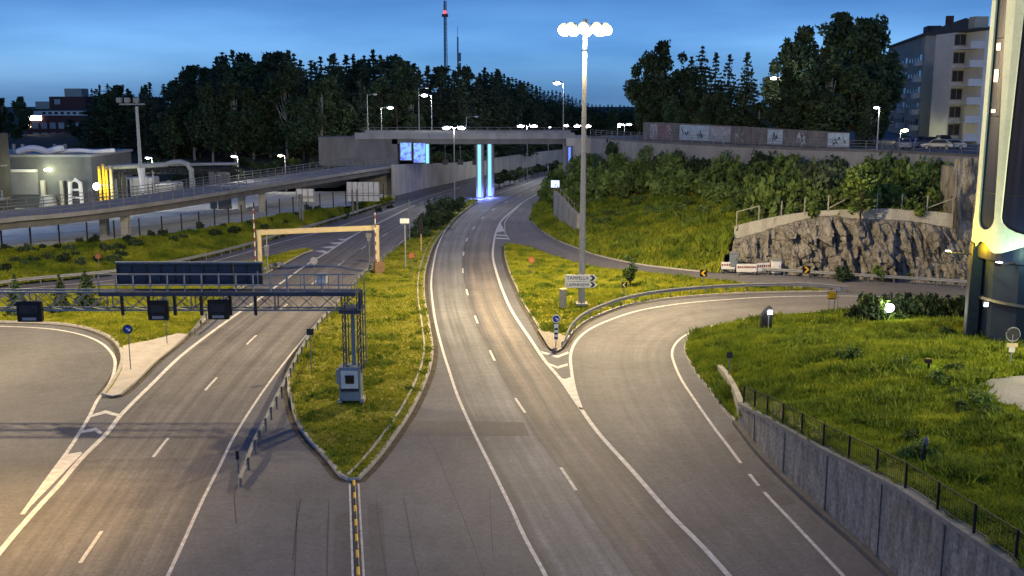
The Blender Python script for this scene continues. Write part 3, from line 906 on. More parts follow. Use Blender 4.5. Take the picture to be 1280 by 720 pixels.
# taller dark rock outcrop to the right, next to the tower
mb = MB()
n, m2 = 30, 30
for i in range(n):
    for j in range(m2):
        x = 43.2+9*i/(n-1); z = 3+9.0*j/(m2-1)*(1-.25*(i/(n-1)-.3)**2)
        d = noise.noise(Vector((x*.8, z*.3, 4)))*1.2+.5*noise.noise(Vector((x*2, z*.8, 9)))
        mb.v.append((x, 99.5+1.2*j/(m2-1)-d, z))
for i in range(n-1):
    for j in range(m2-1):
        q = i*m2+j; mb.f.append((q, q+m2, q+m2+1, q+1)); mb.m.append(0)
mb.box((48, 103, 6.5), (9, 4, 9))
rk2 = mb.build('rock_outcrop', M['rock']); rk2['kind'] = 'structure'
# concrete wall on the rock
c0 = cw[0].copy(); c0.z = cw[0].z-1.7
cwt = thing('parapet_wall', 'stained yellowish concrete wall running along the top of the dark rock face', 'wall', c0)
zt = [p.z for p in cwp]
rk_y = np.interp([0], [0], [0])
def rock_top_z(p):
    # lower edge of the wall follows the rock
    i = min(range(len(cwp)), key=lambda i: (cwp[i]-p).length)
    return None
b = MB(); wall(b, cwp, [z-2.4+.3*math.sin(i*.21) for i, z in enumerate(zt)], zt, 0, .4, c0); b.build('wall_face', M['concrete_pale'], cwt)
# fence of thin posts on that wall
cL = arclen(cwp)
fn2 = thing('fence', 'thin wire fence with pale posts and sloping braces along the wall above the rock', 'fence', cwp[0])
s_ = .2
fpts = []
while s_ < cL[-1]:
    p = at_len(cwp, cL, s_)-cwp[0]
    b = MB(); b.box((p.x, p.y-.05, p.z+.75), (.09, .09, 1.6)); b.build('post', M['concrete_pale'], fn2)
    fpts.append(p); s_ += 2.35
def br(i, j, ha, hb):
    b = MB(); b.cyl(fpts[i]+Vector((0, -.05, ha)), fpts[j]+Vector((0, -.05, hb)), .045, n=5); b.build('brace', M['concrete_pale'], fn2)
br(0, 1, 1.5, 1.5); br(4, 5, .2, 1.4); br(5, 6, 1.5, .7); br(len(fpts)-2, len(fpts)-1, .3, 1.5)
b = MB()
for hz in (.3, .7, 1.1, 1.45):
    b.tube([p+Vector((0, -.05, hz)) for p in fpts], .008, 3)
b.build('wire', M['galv_dull'], fn2)

# ---- the street on top, its retaining wall, the bridge
st = thing('street_wall', 'long grey concrete wall carrying the upper street right of the bridge', 'retaining wall', T[0])
b = MB(); wall(b, T, 4.0, [ZS+.15]*len(T), 0, -.6, T[0]); b.build('wall_face', M['concrete'], st)
b = MB(); wall(b, T, ZS+.15, ZS+.5, .12, -.6, T[0]); b.build('coping', M['concrete_dark'], st)
tl = [p+n_*.2 for p, n_ in zip(T, normals2(T))]
srl = thing('railing', 'grey steel railing along the street edge between bridge and apartment blocks', 'railing', (T[0].x, T[0].y, ZS+.5))
org = Vector((T[0].x, T[0].y, ZS+.5))
TL = arclen(T)
def rail_on(parent, path, org, z, h, mat_, every=2.0, bars=(1.0, .55), r=.035, pr=.04, cap_=95, infill=0):
    L = arclen(path); s = 0; n = 0
    while s <= L[-1] and n < cap_:
        p = at_len(path, L, s)
        zz = z if not callable(z) else z(p)
        b = MB(); b.box((p.x-org.x, p.y-org.y, zz-org.z+h/2), (pr*2, pr*2, h)); b.build('post', mat_, parent)
        s += every; n += 1
    q = resample(path, max(2, int(L[-1]/2)))
    b = MB()
    for f in bars:
        b.tube([Vector((p.x-org.x, p.y-org.y, (z if not callable(z) else z(p))-org.z+h*f)) for p in q], r, 5)
    b.build('rail', mat_, parent)
    if infill:
        b = MB(); s = 0
        while s < L[-1]:
            p = at_len(path, L, s); zz = z if not callable(z) else z(p)
            b.box((p.x-org.x, p.y-org.y, zz-org.z+h*.5), (.025, .025, h*.9)); s += infill
        b.build('bars', mat_, parent)
rail_on(srl, T, org, ZS+.5, 1.1, M['galv_dull'], 2.2, (1, .66, .33))
# right abutment and bridge
BX0, BX1, BY0, BY1 = -20.3, 9.6, 184.5, 197.0
ab = thing('bridge', 'low grey concrete road bridge crossing the carriageways with railings on its deck', 'bridge', (BX0, BY0, 0))
bo = Vector((BX0, BY0, 0))
b = MB()
b.box(((BX0+BX1)/2-bo.x, (BY1+BY0)/2-bo.y, 10.05), (BX1-BX0+2, BY1-BY0, .9)); b.build('deck', M['concrete_dark'], ab)
b = MB(); b.box(((BX0+BX1)/2-bo.x-3, -.15, 11.05), (BX1-BX0+9, .3, 1.1)); b.build('parapet', M['concrete'], ab)
b = MB(); b.box(((BX0+BX1)/2-bo.x-3, BY1-BY0+.15, 11.05), (BX1-BX0+9, .3, 1.1)); b.build('parapet', M['concrete'], ab)
b = MB(); b.box((11.9-bo.x, 6.0, 5.2), (4.6, 13, 11.0)); b.build('abutment', M['concrete_pale'], ab)
b = MB(); b.box((BX0-7-bo.x, 3.5, 8.3), (14, 7, 5.0)); b.build('abutment', M['concrete_dark'], ab)
b = MB()
for x in np.arange(BX0-6, BX1+1, 2.0): b.box((x-bo.x, -.15, 12.05), (.06, .06, .9))
b.tube([(BX0-6-bo.x, -.15, 12.5), (BX1+2-bo.x, -.15, 12.5)], .04, 5); b.tube([(BX0-6-bo.x, -.15, 12.1), (BX1+2-bo.x, -.15, 12.1)], .03, 5)
b.build('railing', M['galv_dull'], ab)
# street surface
stp = [(-34, 186.5), (-21, 185.2), (11, 185.2)]+[(p.x, p.y+.3) for p in T]+[(140, 120), (140, 280), (60, 215), (14, 198), (-20, 196), (-34, 196)]
street = sheet('street', stp, ZS+.02, M['asphalt']); street['kind'] = 'structure'
# lit blue columns in the middle of the bridge
for i, (px, lab) in enumerate(((600.3, 'left one of the two tall blue lit columns under the middle of the bridge'), (613, 'right one of the two tall blue lit columns under the middle of the bridge'))):
    p = G(px, 248-(i*1.6))
    t = thing('light_column', lab, 'light column', p, 0, 'blue lit columns under the bridge')
    h = 9.55
    b = MB(); b.box((0, .55, h/2), (1.35, .9, h)); b.build('pillar', M['concrete_dark'], t)
    b = MB(); b.box((-.12, .05, h/2+.1), (.62, .14, h-.25), bevel=.05); b.build('light_strip', M['lit_cyan'], t)
    b = MB(); b.box((-.62, .05, h/2), (.12, .22, h)); b.build('side_fin', M['galv_dull'], t)
    b = MB(); b.box((.45, .05, h/2), (.12, .22, h)); b.build('side_fin', M['galv_dull'], t)
    b = MB(); b.box((0, -.5, .12), (.5, .3, .2), bevel=.04); fb = b.build('added_foot_lamp', M['dark_steel'], t)  # added lamp that strengthens the blue glow at the column foot
    lb = bpy.data.lights.new('added_foot_bulb', 'POINT'); lb.energy = 700; lb.color = (.2, .25, 1); lb.shadow_soft_size = .2
    lo = bpy.data.objects.new('added_foot_bulb', lb); C.objects.link(lo); lo.parent = t; lo.location = (0, -1.0, .7)
# three columns lit blue at the left abutment; that light is put into emission
for px, w_, h0, h1, lab, mm in ((507.5, 1.9, 178.5, 200, 'leftmost of the three blue lit columns at the left bridge abutment', 'a'), (524.5, 2.0, 179, 203, 'wide middle one of the three blue lit columns at the left abutment', 'a'), (534.3, .55, 180, 204, 'narrow rightmost of the three blue lit columns at the left abutment', 'b')):
    Y = 183.4
    a_, c_ = A(px, h1, Y), A(px, h0, Y)
    t = thing('light_column', lab, 'light column', a_, 0, 'blue lit columns at the left bridge abutment')
    H_ = c_.z-a_.z
    if mm == 'a':
        mm_ = bpy.data.materials.new('painted_blue_light'); mm_.use_nodes = True
        nt = mm_.node_tree; bs = nt.nodes['Principled BSDF']
        n1 = nt.nodes.new('ShaderNodeTexNoise'); n1.inputs['Scale'].default_value = 1.3; n1.inputs['Detail'].default_value = 5
        gg = nt.nodes.new('ShaderNodeTexCoord'); nt.links.new(gg.outputs['Object'], n1.inputs['Vector'])
        rr = nt.nodes.new('ShaderNodeValToRGB'); rr.color_ramp.elements[0].position = .38; rr.color_ramp.elements[0].color = (.10, .07, .85, 1)
        rr.color_ramp.elements[1].position = .55; rr.color_ramp.elements[1].color = (.24, .55, 1, 1)
        nt.links.new(n1.outputs['Fac'], rr.inputs['Fac']); nt.links.new(rr.outputs['Color'], bs.inputs['Emission Color']); bs.inputs['Emission Strength'].default_value = 1.1; bs.inputs['Base Color'].default_value = (.05, .05, .06, 1)
        b = MB(); b.box((0, 0, H_/2), (w_, .2, H_), bevel=.04); b.build('painted_glow_face', mm_, t)
    else:
        b = MB(); b.box((0, 0, H_/2), (w_, .2, H_), bevel=.04); b.build('painted_glow_face', M['lit_cyan'], t)
    b = MB(); b.box((0, .3, H_/2), (w_+.3, .35, H_+.3)); b.build('housing', M['concrete_dark'], t)
# lit strip at the right abutment
p = G(711, 216); p = Vector((9.2, 183.6, 0)); c_ = A(712, 181, 183.6)
t = thing('light_column', 'slim blue lit column against the right bridge abutment', 'light column', (c_.x, 183.4, 3.2))
b = MB(); b.box((0, 0, 3), (.4, .2, 5.8), bevel=.05); b.build('light_strip', M['lit_blue'], t)
b = MB(); b.box((0, .35, 3), (1.1, .45, 6.2)); b.build('pillar', M['concrete_dark'], t)

# ---- left retaining wall beyond the bridge, pale green in the light
lw_px = [(494, 251, 206), (510, 247, 205), (530, 241.5, 204.5), (567, 233, 203.5), (596, 225.8, 201.5), (640, 217, 194.5), (675, 211, 190), (707, 207, 186.5)]
lwp = [G(x, y) for x, y, _ in lw_px]; lwz = [A(x, yt, p.y).z for (x, y, yt), p in zip(lw_px, lwp)]
lws = smooth(lwp, 2.0); lL = arclen(lws); lk = [lL[min(range(len(lws)), key=lambda i: (lws[i]-q).length)] for q in lwp]
lz = [float(np.interp(s_, lk, lwz)) for s_ in lL]
t = thing('retaining_wall', 'tall pale concrete wall passing under the bridge behind the blue lit columns', 'retaining wall', lwp[0])
b = MB(); wall(b, lws, -.2, lz, 0, .6, lwp[0]); b.build('wall_face', M['concrete_pale'], t)
b = MB(); wall(b, lws, 0, .85, -.45, -.05, lwp[0]); b.build('barrier', M['concrete_dark'], t)
c1 = lwp[0]
# ---- left embankment, yard and hill
e_low = [Vector((p.x, p.y, .1)) for p in smooth(W([(-140, 389), (0, 359), (142, 344), (230, 329), (300, 312), (350, 297), (400, 282.5), (450, 266), (493, 252)]), 2)]
e_up = [G(487, 246, 1.6), G(440, 257, 1.7), G(400, 262, 1.8), G(340, 271, 1.8), G(250, 288, 1.8), G(168, 299, 1.8), (G(0, 312, 1.8)), G(-140, 330, 1.8)]
bank = patch('embankment', e_low+e_up, [], 2.0, M['dark_soil'], .12, 6, 10)
ya = patch('yard', [G(487, 246, 1.61), Vector((-24, 176, 2)), Vector((-160, 172, 2)), G(-140, 330, 1.81)]+list(reversed([p+Vector((0, 0, .01)) for p in e_up[1:-1]])), [], 6, M['yard'], 0, 7, 5)
hb = [Vector((-340, 170, 2)), Vector((-70, 172, 2.2)), Vector((-30, 176, 2.6)), Vector((lws[0].x-.6, lws[0].y+.5, lz[0]-.2))]
hb += [Vector((p.x-.4, p.y+.8, z-.25)) for p, z in list(zip(lws, lz))[2::3]]
hb += [Vector((70, 330, 3)), Vector((320, 380, 5)), Vector((330, 900, 5)), Vector((-340, 900, 5))]
lhill = patch('wooded_hill', hb, [(-100, 203, 5.8), (-55, 196, 6.0), (-34, 190, 7.6), (-22, 200, 9.4), (-10, 215, 9.5), (5, 240, 9.0), (-60, 240, 8.5), (-120, 240, 8), (-100, 320, 9), (0, 300, 10), (60, 420, 6), (0, 600, 5), (-250, 330, 9)], 9, M['dark_soil'], .3, 8, 6)
# ---- flyover on the left
fl = [(-120, 300), (0, 273.5), (80, 266.5), (168, 256), (250, 244), (330, 231), (400, 220.5), (450, 213), (493, 206.5)]
flz = [5.4, 5.5, 5.5, 5.6, 5.7, 5.8, 5.9, 6.0, 6.1]
fpt = [G(x, y, z) for (x, y), z in zip(fl, flz)]
fps = smooth(fpt, 2.0)
fo = fpt[0].copy()
fv = thing('flyover', 'long low concrete ramp bridge sloping across the left side to the main bridge', 'bridge', fo)
zz = [p.z for p in fps]
b = MB(); wall(b, fps, [z-.45 for z in zz], zz, 0, 7.2, fo); b.build('deck', M['concrete'], fv)
b = MB(); wall(b, fps, [z-1.25 for z in zz], [z-.45 for z in zz], .55, 6.6, fo); b.build('girder', M['concrete_dark'], fv)
def nrm(path): return normals2(path)
for off in (.15, 7.0):
    pp = [Vector((p.x+n_.x*off, p.y+n_.y*off, p.z)) for p, n_ in zip(fps, nrm(fps))]
    LL_ = arclen(pp)
    b = MB(); s_ = 0
    while s_ < LL_[-1]:
        p = at_len(pp, LL_, s_)-fo; b.box((p.x, p.y, p.z+.6), (.07, .07, 1.2)); s_ += 2.0
    for hz in (1.2, .8, .42): b.tube([p-fo+Vector((0, 0, hz)) for p in pp[::2]], .045, 5)
    b.build('railing', M['galv_dull'], fv)
for px, yb_, dx in ((168, 304, 0), (340, 277, 0)):
    i = min(range(len(fps)), key=lambda i: abs(640+fps[i].x/fps[i].y*1275-px))
    p = fps[i]; n_ = nrm(fps)[i]
    for off in (1.6, 5.0):
        b = MB()
        q = p+n_*off-fo
        zb = gz(q.x+fo.x, q.y+fo.y)-fo.z-.3
        b.box((q.x, q.y, (zb+q.z-1.25)/2), (.85, .85, q.z-1.25-zb))
        b.build('pier', M['concrete_pale'], fv)
q0_, q1_ = A(452, 240, 186), A(493, 240, 184)
b = MB(); b.box(((q0_.x+q1_.x)/2-fo.x, 185.5-fo.y, 2.6-fo.z), (q1_.x-q0_.x+.5, .8, 5.4)); b.build('abutment', M['concrete_pale'], fv)
# fence between embankment and yard
ef = smooth([p+Vector((0, .3, 0)) for p in e_up[::-1]], 2)
ft = thing('fence', 'row of dark fence posts between the pale yard and the grass bank under the flyover', 'fence', ef[0])
eo = ef[0].copy(); eL = arclen(ef); s_ = 0; n_ = 0
while s_ < eL[-1] and n_ < 95:
    p = at_len(ef, eL, s_)-eo
    b = MB(); b.box((p.x, p.y, p.z+1.1), (.14, .14, 2.4)); b.build('post', M['dark_steel'], ft); s_ += 2.9; n_ += 1
b = MB()
for hz in (.5, 1.3, 2.1): b.tube([p-eo+Vector((0, 0, hz)) for p in ef], .012, 3)
b.build('wire', M['dark_steel'], ft)
# ================================================================== BUILDINGS
def local(root): return root.location
# ---- the illuminated tower on the right
TC = Vector((33.6, 63.6)); TR = 4.6
tz = gz(TC.x-4.4, TC.y-1)
tw = thing('tower', 'tall round ventilation tower with a glowing pale slotted shell above a dark base', 'tower', (TC.x, TC.y, 0))
ZB, ZT = 8.4, 36.0        # lit shell
NS = 13; sec = 2*PI/NS
th0 = -PI/2-R(60)         # phase of the slots
def shell(mb, ra, za_fn, slots):
    pass
def cyl_pt(th, z, r): return (math.cos(th)*r, math.sin(th)*r, z)
b = MB()
left_tan = PI+math.atan2(TC.y, -TC.x)*0
# angle (as seen from above) of the left tangent towards the camera
vd = math.atan2(-TC.y, -TC.x)             # from the tower to the camera
tang = vd-PI/2+0.07
sgn = 1                                    # angles grow from the left tangent towards the camera
secs = []
for q in range(4):
    o_ = 90*q
    secs.append((o_+13.5, o_+44.0, o_+19.7, o_+41.0, .67))      # narrow slot, tapering upwards
    secs.append((o_+44.0, o_+103.5, o_+47.1, o_+98.0, .905))     # wide slot
for (t0, t1, sl0, sl1, tap) in secs:
    t0, t1, sl0, sl1 = (tang+R(v) for v in (t0, t1, sl0, sl1))
    z0, z1 = ZB, ZT
    zs0, zs1 = z0+1.3, z1-1
    nC = 9
    rA = (sl1-sl0)/2; rz = min(rA*TR, 1.0)
    inner, outer = [], []
    def half(z):
        f = min(1, max(0, (z-zs0-2)/13.0)); return 1-(1-tap)*f
    seq = []
    for i in range(nC+1):
        a_ = PI+PI*i/nC; seq.append((math.cos(a_), zs0+rz*.9+math.sin(a_)*rz*.9))
    for z in (14, 18, 22, 26, 30): seq.append((1.0, z))
    for i in range(nC+1):
        a_ = PI*i/nC; seq.append((math.cos(a_), zs1-rz*.9+math.sin(a_)*rz*.9))
    for z in (30, 26, 22, 18, 14): seq.append((-1.0, z))
    for (c_, z) in seq:
        f = (c_+1)/2
        inner.append((sl0+(sl1-sl0)*f*half(z) if tap < .8 else sl1-(sl1-sl0)*(1-f)*half(z), z))
        aa = t0+(t1-t0)*f
        if z <= zs0+rz*.9+1e-6: outer.append((aa, z0+(.6 if tap < .8 else .7)*(1-math.cos(2*PI*f))/2))
        elif z >= zs1-rz*.9-1e-6: outer.append((aa, z1))
        else: outer.append((t1 if c_ > 0 else t0, z))
    n_ = len(inner); vs = []
    for r_ in (TR, TR-.10):
        vs += [cyl_pt(a_, z, r_) for a_, z in inner]+[cyl_pt(a_, z, r_) for a_, z in outer]
    fs = []
    for i in range(n_):
        j = (i+1) % n_
        fs.append((i, j, n_+j, n_+i)); fs.append((2*n_+j, 2*n_+i, 3*n_+i, 3*n_+j))
        fs.append((j, i, 2*n_+i, 2*n_+j)); fs.append((n_+i, n_+j, 3*n_+j, 3*n_+i))
    b.add(vs, fs)
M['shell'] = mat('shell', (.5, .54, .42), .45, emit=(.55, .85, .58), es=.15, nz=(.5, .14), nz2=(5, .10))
b.build('slotted_shell', M['shell'], tw)
M['tower_glass'] = mat('tower_glass', (.008, .014, .045), .45, spec=.2, nz=(.6, .3))
b = MB(); b.cyl((0, 0, ZB-.5), (0, 0, ZT), TR-.16, n=72); b.build('dark_core', M['tower_glass'], tw)
b = MB()
for k_ in range(5):
    z = 12+k_*4.6
    b.tube([cyl_pt(tang+a_, z, TR-.15) for a_ in np.linspace(0, 2*PI, 73)], .03, 4)
b.build('ring_beam', M['dark_steel'], tw)
M['base_panel'] = mat('base_panel', (.02, .035, .075), .4, spec=.4, nz=(.5, .35), nz2=(5, .12))
b = MB(); b.cyl((0, 0, tz-1.2), (0, 0, ZB-.6), TR-.75, TR-.55, n=14); b.build('base_wall', M['base_panel'], tw)
for a_ in (tang+R(12), tang+R(84), tang+R(156), tang+R(228), tang+R(300)):
    b = MB(); x, y, _ = cyl_pt(a_, 0, TR-.25)
    b.box((x, y, (ZB+tz-1)/2+.2), (.7, .95, ZB-tz+1.3), a_, bevel=.06); b.build('column', M['dark_steel'], tw)
b = MB(); b.tube([cyl_pt(a_, 5.3, TR-.58) for a_ in np.linspace(tang+R(18), tang+R(80), 16)], .16, 6); b.build('ledge', M['blue_steel'], tw)
# small window-like reflections of lamps inside a slot, drawn as glowing blocks
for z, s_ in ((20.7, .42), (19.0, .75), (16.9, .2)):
    b = MB(); x, y, _ = cyl_pt(tang+R(27), 0, TR-.12); b.box((x, y, z), (.14, .32, s_), tang+R(27), bevel=.05); b.build('lamp_reflection', emis('lamp_reflection', (1, .72, .42), 3.0), tw)
# its floodlights stand on the ground in front of it (lamps)
# path and plaza in front of the tower
pp = [hit(x, y, 36) for x, y in ((1222, 484), (1238, 476), (1262, 473), (1290, 472), (1320, 478), (1330, 540), (1292, 522), (1262, 512), (1238, 502))]
pl = patch('plaza_path', [Vector((p.x, p.y, p.z+.10)) for p in pp], [], .6, M['concrete'], 0, 11, 2)
for i_ in range(len(pl['V'])):
    v_ = pl['o'].data.vertices[i_]
    z_ = max([h_[0].z for h_ in [mound['bv'].ray_cast(Vector((v_.co.x, v_.co.y, 200)), Vector((0, 0, -1)))] if h_[0] is not None] or [v_.co.z])
    v_.co.z = z_+.10
# ---- windows for plain facades: frame + pane
def add_window(parent, c, w_, h_, rz, frame=None, pane=None, lit=None):
    b = MB(); b.box((0, 0, 0), (w_, .16, h_), 0); 
    M4 = Matrix.Translation(c) @ Matrix.Rotation(rz, 4, 'Z')
    b.v = [tuple(M4 @ Vector(v)) for v in b.v]
    f = b.build('window', frame or M['frame'], parent)
    b = MB()
    if w_ > 1.0:
        b.box((-w_*.25+.01, -.09, 0), (w_*.44, .03, h_*.86)); b.box((w_*.25-.01, -.09, 0), (w_*.44, .03, h_*.86))
    else:
        b.box((0, -.09, 0), (w_*.82, .03, h_*.86))
    b.v = [tuple(M4 @ Vector(v)) for v in b.v]
    b.build('pane', lit or pane or M['pane'], f)
# ---- apartment block with balconies
gx, gy = 72.6, 186.0
ax, ay = 10.4, 47.0                       # along the balcony facade, away from the camera
al = math.atan2(ay, ax); Ld = math.hypot(ax, ay)
apt = thing('apartment_building', 'six storey plaster apartment block with stacked white balconies and blank gable', 'apartment block', (gx, gy, ZS), al)
# local: x along the facade (away), y to the left; the gable runs towards -y
H1 = 17.9; Wd = 12.5
b = MB(); b.box((Ld/2, -Wd/2, H1/2), (Ld, Wd, H1)); b.build('wall', M['plaster'], apt)
b = MB()
b.add([(-.4, .5, H1), (-.4, -Wd-.4, H1), (-.4, -Wd-.4, H1+.35), (-.4, -Wd/2, H1+2.9), (-.4, .5, H1+.35),
       (Ld+.4, .5, H1), (Ld+.4, -Wd-.4, H1), (Ld+.4, -Wd-.4, H1+.35), (Ld+.4, -Wd/2, H1+2.9), (Ld+.4, .5, H1+.35)],
      [(0, 4, 3, 2, 1), (5, 6, 7, 8, 9), (0, 5, 9, 4), (4, 9, 8, 3), (3, 8, 7, 2), (2, 7, 6, 1), (1, 6, 5, 0)])
rf = b.build('roof', M['roof'], apt)
b = MB(); b.box((6, -Wd/2+1.5, H1+2.6), (1.2, 1.2, 2.2)); b.build('chimney', M['brick'], rf)
b = MB(); b.box((14, -3.2, H1+1.5), (5, 2.4, 1.8)); b.build('dormer', M['roof'], rf)
flo = [2.4+2.85*i for i in range(6)]
for z in flo:
    if z+1.5 > H1: continue
    for x, wv in ((5.9, 1.0), (9.0, .9), (12.4, .9), (15.6, 1.4), (24.3, .9), (27.2, .9), (31, 1.4), (38, .9)):
        add_window(apt, Vector((x, .02, z)), wv, 1.35, PI, lit=None)
    for bxx in (2.9, 20.0, 35.0):
        b = MB(); b.box((bxx, .55, z-.55), (2.9, 1.3, .95), bevel=.04); bl = b.build('balcony', M['plaster_white'], apt)
        add_window(apt, Vector((bxx, .02, z+.35)), 2.4, 1.5, PI)
b = MB(); b.box((-.1, -6.5, 2.2), (.2, 4.0, 1.3)); b.build('sign_board', M['plaster_white'], apt)
# ---- second block behind the tower
a2 = thing('apartment_building', 'narrow pale stair tower block with recessed balconies beside the lit round tower', 'apartment block', (71.2, 163.5, ZS), R(4))
H2 = 17.4
b = MB(); b.box((9, 6, H2/2), (14.2, 12, H2)); b.box((.9, 9, H2/2), (2.2, 6, H2)); b.build('wall', M['plaster_white'], a2)
b = MB(); b.box((8.4, 6, H2+.2), (15.8, 12.6, .4)); rf2 = b.build('roof', M['roof'], a2)
b = MB(); b.box((3.2, 5, H2+1.3), (2.2, 2.0, 2.2)); b.build('chimney', M['plaster'], rf2)
for i in range(6):
    z = 1.9+2.85*i
    b = MB(); b.box((.85, .35, z-.85), (2.1, .5, 1.0), bevel=.03); bl = b.build('balcony', M['plaster_white'], a2); b = MB(); b.box((.85, 3, z-1.4), (2.1, 6, .16)); b.build('floor_slab', M['plaster_white'], bl)
    add_window(a2, Vector((.85, 5.9, z+.15)), 1.9, 1.9, 0)
    add_window(a2, Vector((6.6, -.03, z)), 1.1, 1.4, 0); add_window(a2, Vector((10.5, -.03, z)), 1.1, 1.4, 0)
b = MB(); b.sphere((3.9, -.25, 9.3), .28, 8, 6); b.build('wall_lamp', M['lens_white'], a2)
# ---- graffiti wall along the street
gp_px = [(804, 152.5, 178), (850, 154, 172), (905, 157, 165), (960, 160, 158), (1010, 163, 153), (1062, 166, 149)]
gt = [A(*q) for q in gp_px]
gs = smooth([Vector((p.x, p.y, ZS)) for p in gt], 1.5)
gtz = [float(np.interp(p.x, [q.x for q in gt], [q.z for q in gt])) for p in gs]
gw = thing('graffiti_wall', 'long dull brick wall painted with pale blue graffiti panels beyond the street', 'wall', (gt[0].x, gt[0].y, ZS))
go_ = Vector((gt[0].x, gt[0].y, ZS))
M['graf_wall'] = mat('graf_wall', (.13, .125, .125), .9, nz=(1.2, .4, (1, 1, .4)), nz2=(6, .3))
b = MB(); wall(b, gs, ZS, gtz, 0, .3, go_); b.build('wall_face', M['graf_wall'], gw)
M['mural'] = mat('mural', (.32, .40, .46), .8, nz=(1.5, .25))
M['mural_dark'] = mat('mural_dark', (.04, .055, .08), .8)
gL = arclen(gs)
def s_at(px):
    return gL[min(range(len(gs)), key=lambda i: abs(640+gs[i].x/gs[i].y*1302-px))]
rnd = random.Random(3)
def panel(x0, x1, mm, z0=.5, z1=.92, strokes=5, dark=None):
    s0, s1 = s_at(x0), s_at(x1)
    if s1-s0 < .3: s1 = s0+1
    p, q = at_len(gs, gL, s0), at_len(gs, gL, s1)
    d = (q-p).normalized(); n_ = Vector((d.y, -d.x, 0))
    h = float(np.interp(p.x, [g_.x for g_ in gs], gtz))-ZS
    b = MB()
    def quad(u0, u1, za, zb, off):
        a_ = p+(q-p)*u0+n_*off-go_; c_ = p+(q-p)*u1+n_*off-go_
        b.add([(a_.x, a_.y, za), (c_.x, c_.y, za), (c_.x, c_.y, zb), (a_.x, a_.y, zb)], [(0, 1, 2, 3)])
    quad(0, 1, h*z0*.2, h*z1, .05)
    pn = b.build('mural_panel', mm, gw)
    b = MB(); Lp = (q-p).length
    for i in range(strokes):
        # a brush stroke: a short curved band
        u = rnd.uniform(.1, .8); zc = rnd.uniform(.25, .75)*h
        pts = [(u*Lp+t*rnd.uniform(.5, .9)*Lp*.22, zc+math.sin(t*3+i)*.35*h*.5) for t in (0, .33, .66, 1)]
        wv = rnd.uniform(.10, .22)
        vs = []
        for (a_, z) in pts:
            P_ = p+d*min(a_, Lp)+n_*.08-go_
            vs += [(P_.x, P_.y, max(.1, z-wv)), (P_.x, P_.y, min(h*.9, z+wv))]
        b.add(vs, [(2*j, 2*j+2, 2*j+3, 2*j+1) for j in range(3)])
    b.build('brush_strokes', dark or M['mural_dark'], pn)
M['mural_red'] = mat('mural_red', (.17, .12, .125), .8, nz=(2, .3)); M['mural_grey'] = mat('mural_grey', (.27, .27, .29), .8, nz=(2, .3))
panel(809, 825, M['mural_grey'], strokes=4); panel(826, 843, M['mural_red'], strokes=5, dark=M['mural_grey'])
panel(845, 864, M['mural'], strokes=3); panel(866, 886, M['mural'], strokes=4); panel(889, 912, M['mural_grey'], strokes=7, dark=M['mural'])
panel(915, 930, M['graf_wall'], strokes=6, dark=M['mural_grey']); panel(932, 950, M['graf_wall'], strokes=8, dark=M['mural_red'])
panel(955, 977, M['mural'], strokes=6); panel(984, 1008, M['graf_wall'], strokes=8, dark=M['mural']); panel(1033, 1058, M['mural'], strokes=4)
# ---- hilltop building, top left
def hbld(name, label, px0, px1, ytop, Y, depth, zb, m, cat='building'):
    a_, c_ = A(px0, ytop, Y), A(px1, ytop, Y)
    t = thing(name, label, cat, (a_.x, Y, zb))
    b = MB(); b.box(((c_.x-a_.x)/2, depth/2, (a_.z-zb)/2), (c_.x-a_.x, depth, a_.z-zb)); b.build('wall', m, t)
    return t, c_.x-a_.x, a_.z-zb
Yb = 300
zb = gz(-125, Yb)
t, w_, h_ = hbld('hill_building', 'dark brick office block on the hill with rows of pale windows and lit corner', 31, 121, 138, Yb, 16, zb-2, M['brick'])
b = MB(); b.box((w_/2, 8, h_+.15), (w_+.8, 16.8, .5)); r_ = b.build('roof', M['roof'], t)
b = MB(); b.box((w_*.5, -.15, h_-.7), (w_*.92, .3, 1.5)); b.build('fascia', M['plaster_white'], t)
b = MB(); b.box((w_*.5+1.2, 6, h_+2.1), (10.4, 8, 3.6)); up = b.build('upper_storey', M['brick'], t)
b = MB(); b.box((w_*.5+2.0, 7, h_+5.0), (5.0, 5, 2.4)); b.build('plant_room', M['plaster'], up)
b = MB(); b.box((w_*.22, 6, h_+1.4), (5.5, 6, 2.2)); b.build('side_room', M['plaster'], up)
add_window(t, Vector((w_*.5-1.6, 1.9, h_+2.4)), 1.7, 1.5, 0, pane=M['pane_pale'])
for i in range(10):
    add_window(t, Vector((w_*.27+i*1.75, -.3, h_-.75)), 1.0, .7, 0)
for r2 in range(2):
    for i in range(8):
        if r2 == 1 and i > 3: continue
        x = w_*.13+i*2.5
        add_window(t, Vector((x, -.02, h_-4.3-r2*2.9)), 1.7, 1.8, 0, pane=M['pane_pale'], lit=M['lit_win'] if (r2 == 0 and i == 7) else None)
b = MB(); b.box((2.3, -.1, h_-2.1), (4.6, .2, 1.2)); b.build('lit_window', M['lens_white'], t)
b = MB(); b.box((.9, -.1, h_-4.3), (1.0, .2, .9)); b.build('lit_window', M['lit_win'], t)
t, w_, h_ = hbld('hill_house', 'small pale rooftop building half hidden by trees right of the brick office', 165, 193, 123, 292, 10, zb-2, M['brick'])
b = MB(); b.box((w_*.25, -.1, h_-1.2), (w_*.42, .3, 2.2)); b.build('white_front', M['plaster_white'], t)
b = MB(); b.box((w_/2, 5, h_+.15), (w_+.6, 10.6, .35)); b.build('roof', M['roof'], t)
add_window(t, Vector((w_*.75, -.02, h_-1.5)), 1.6, 1.3, 0)
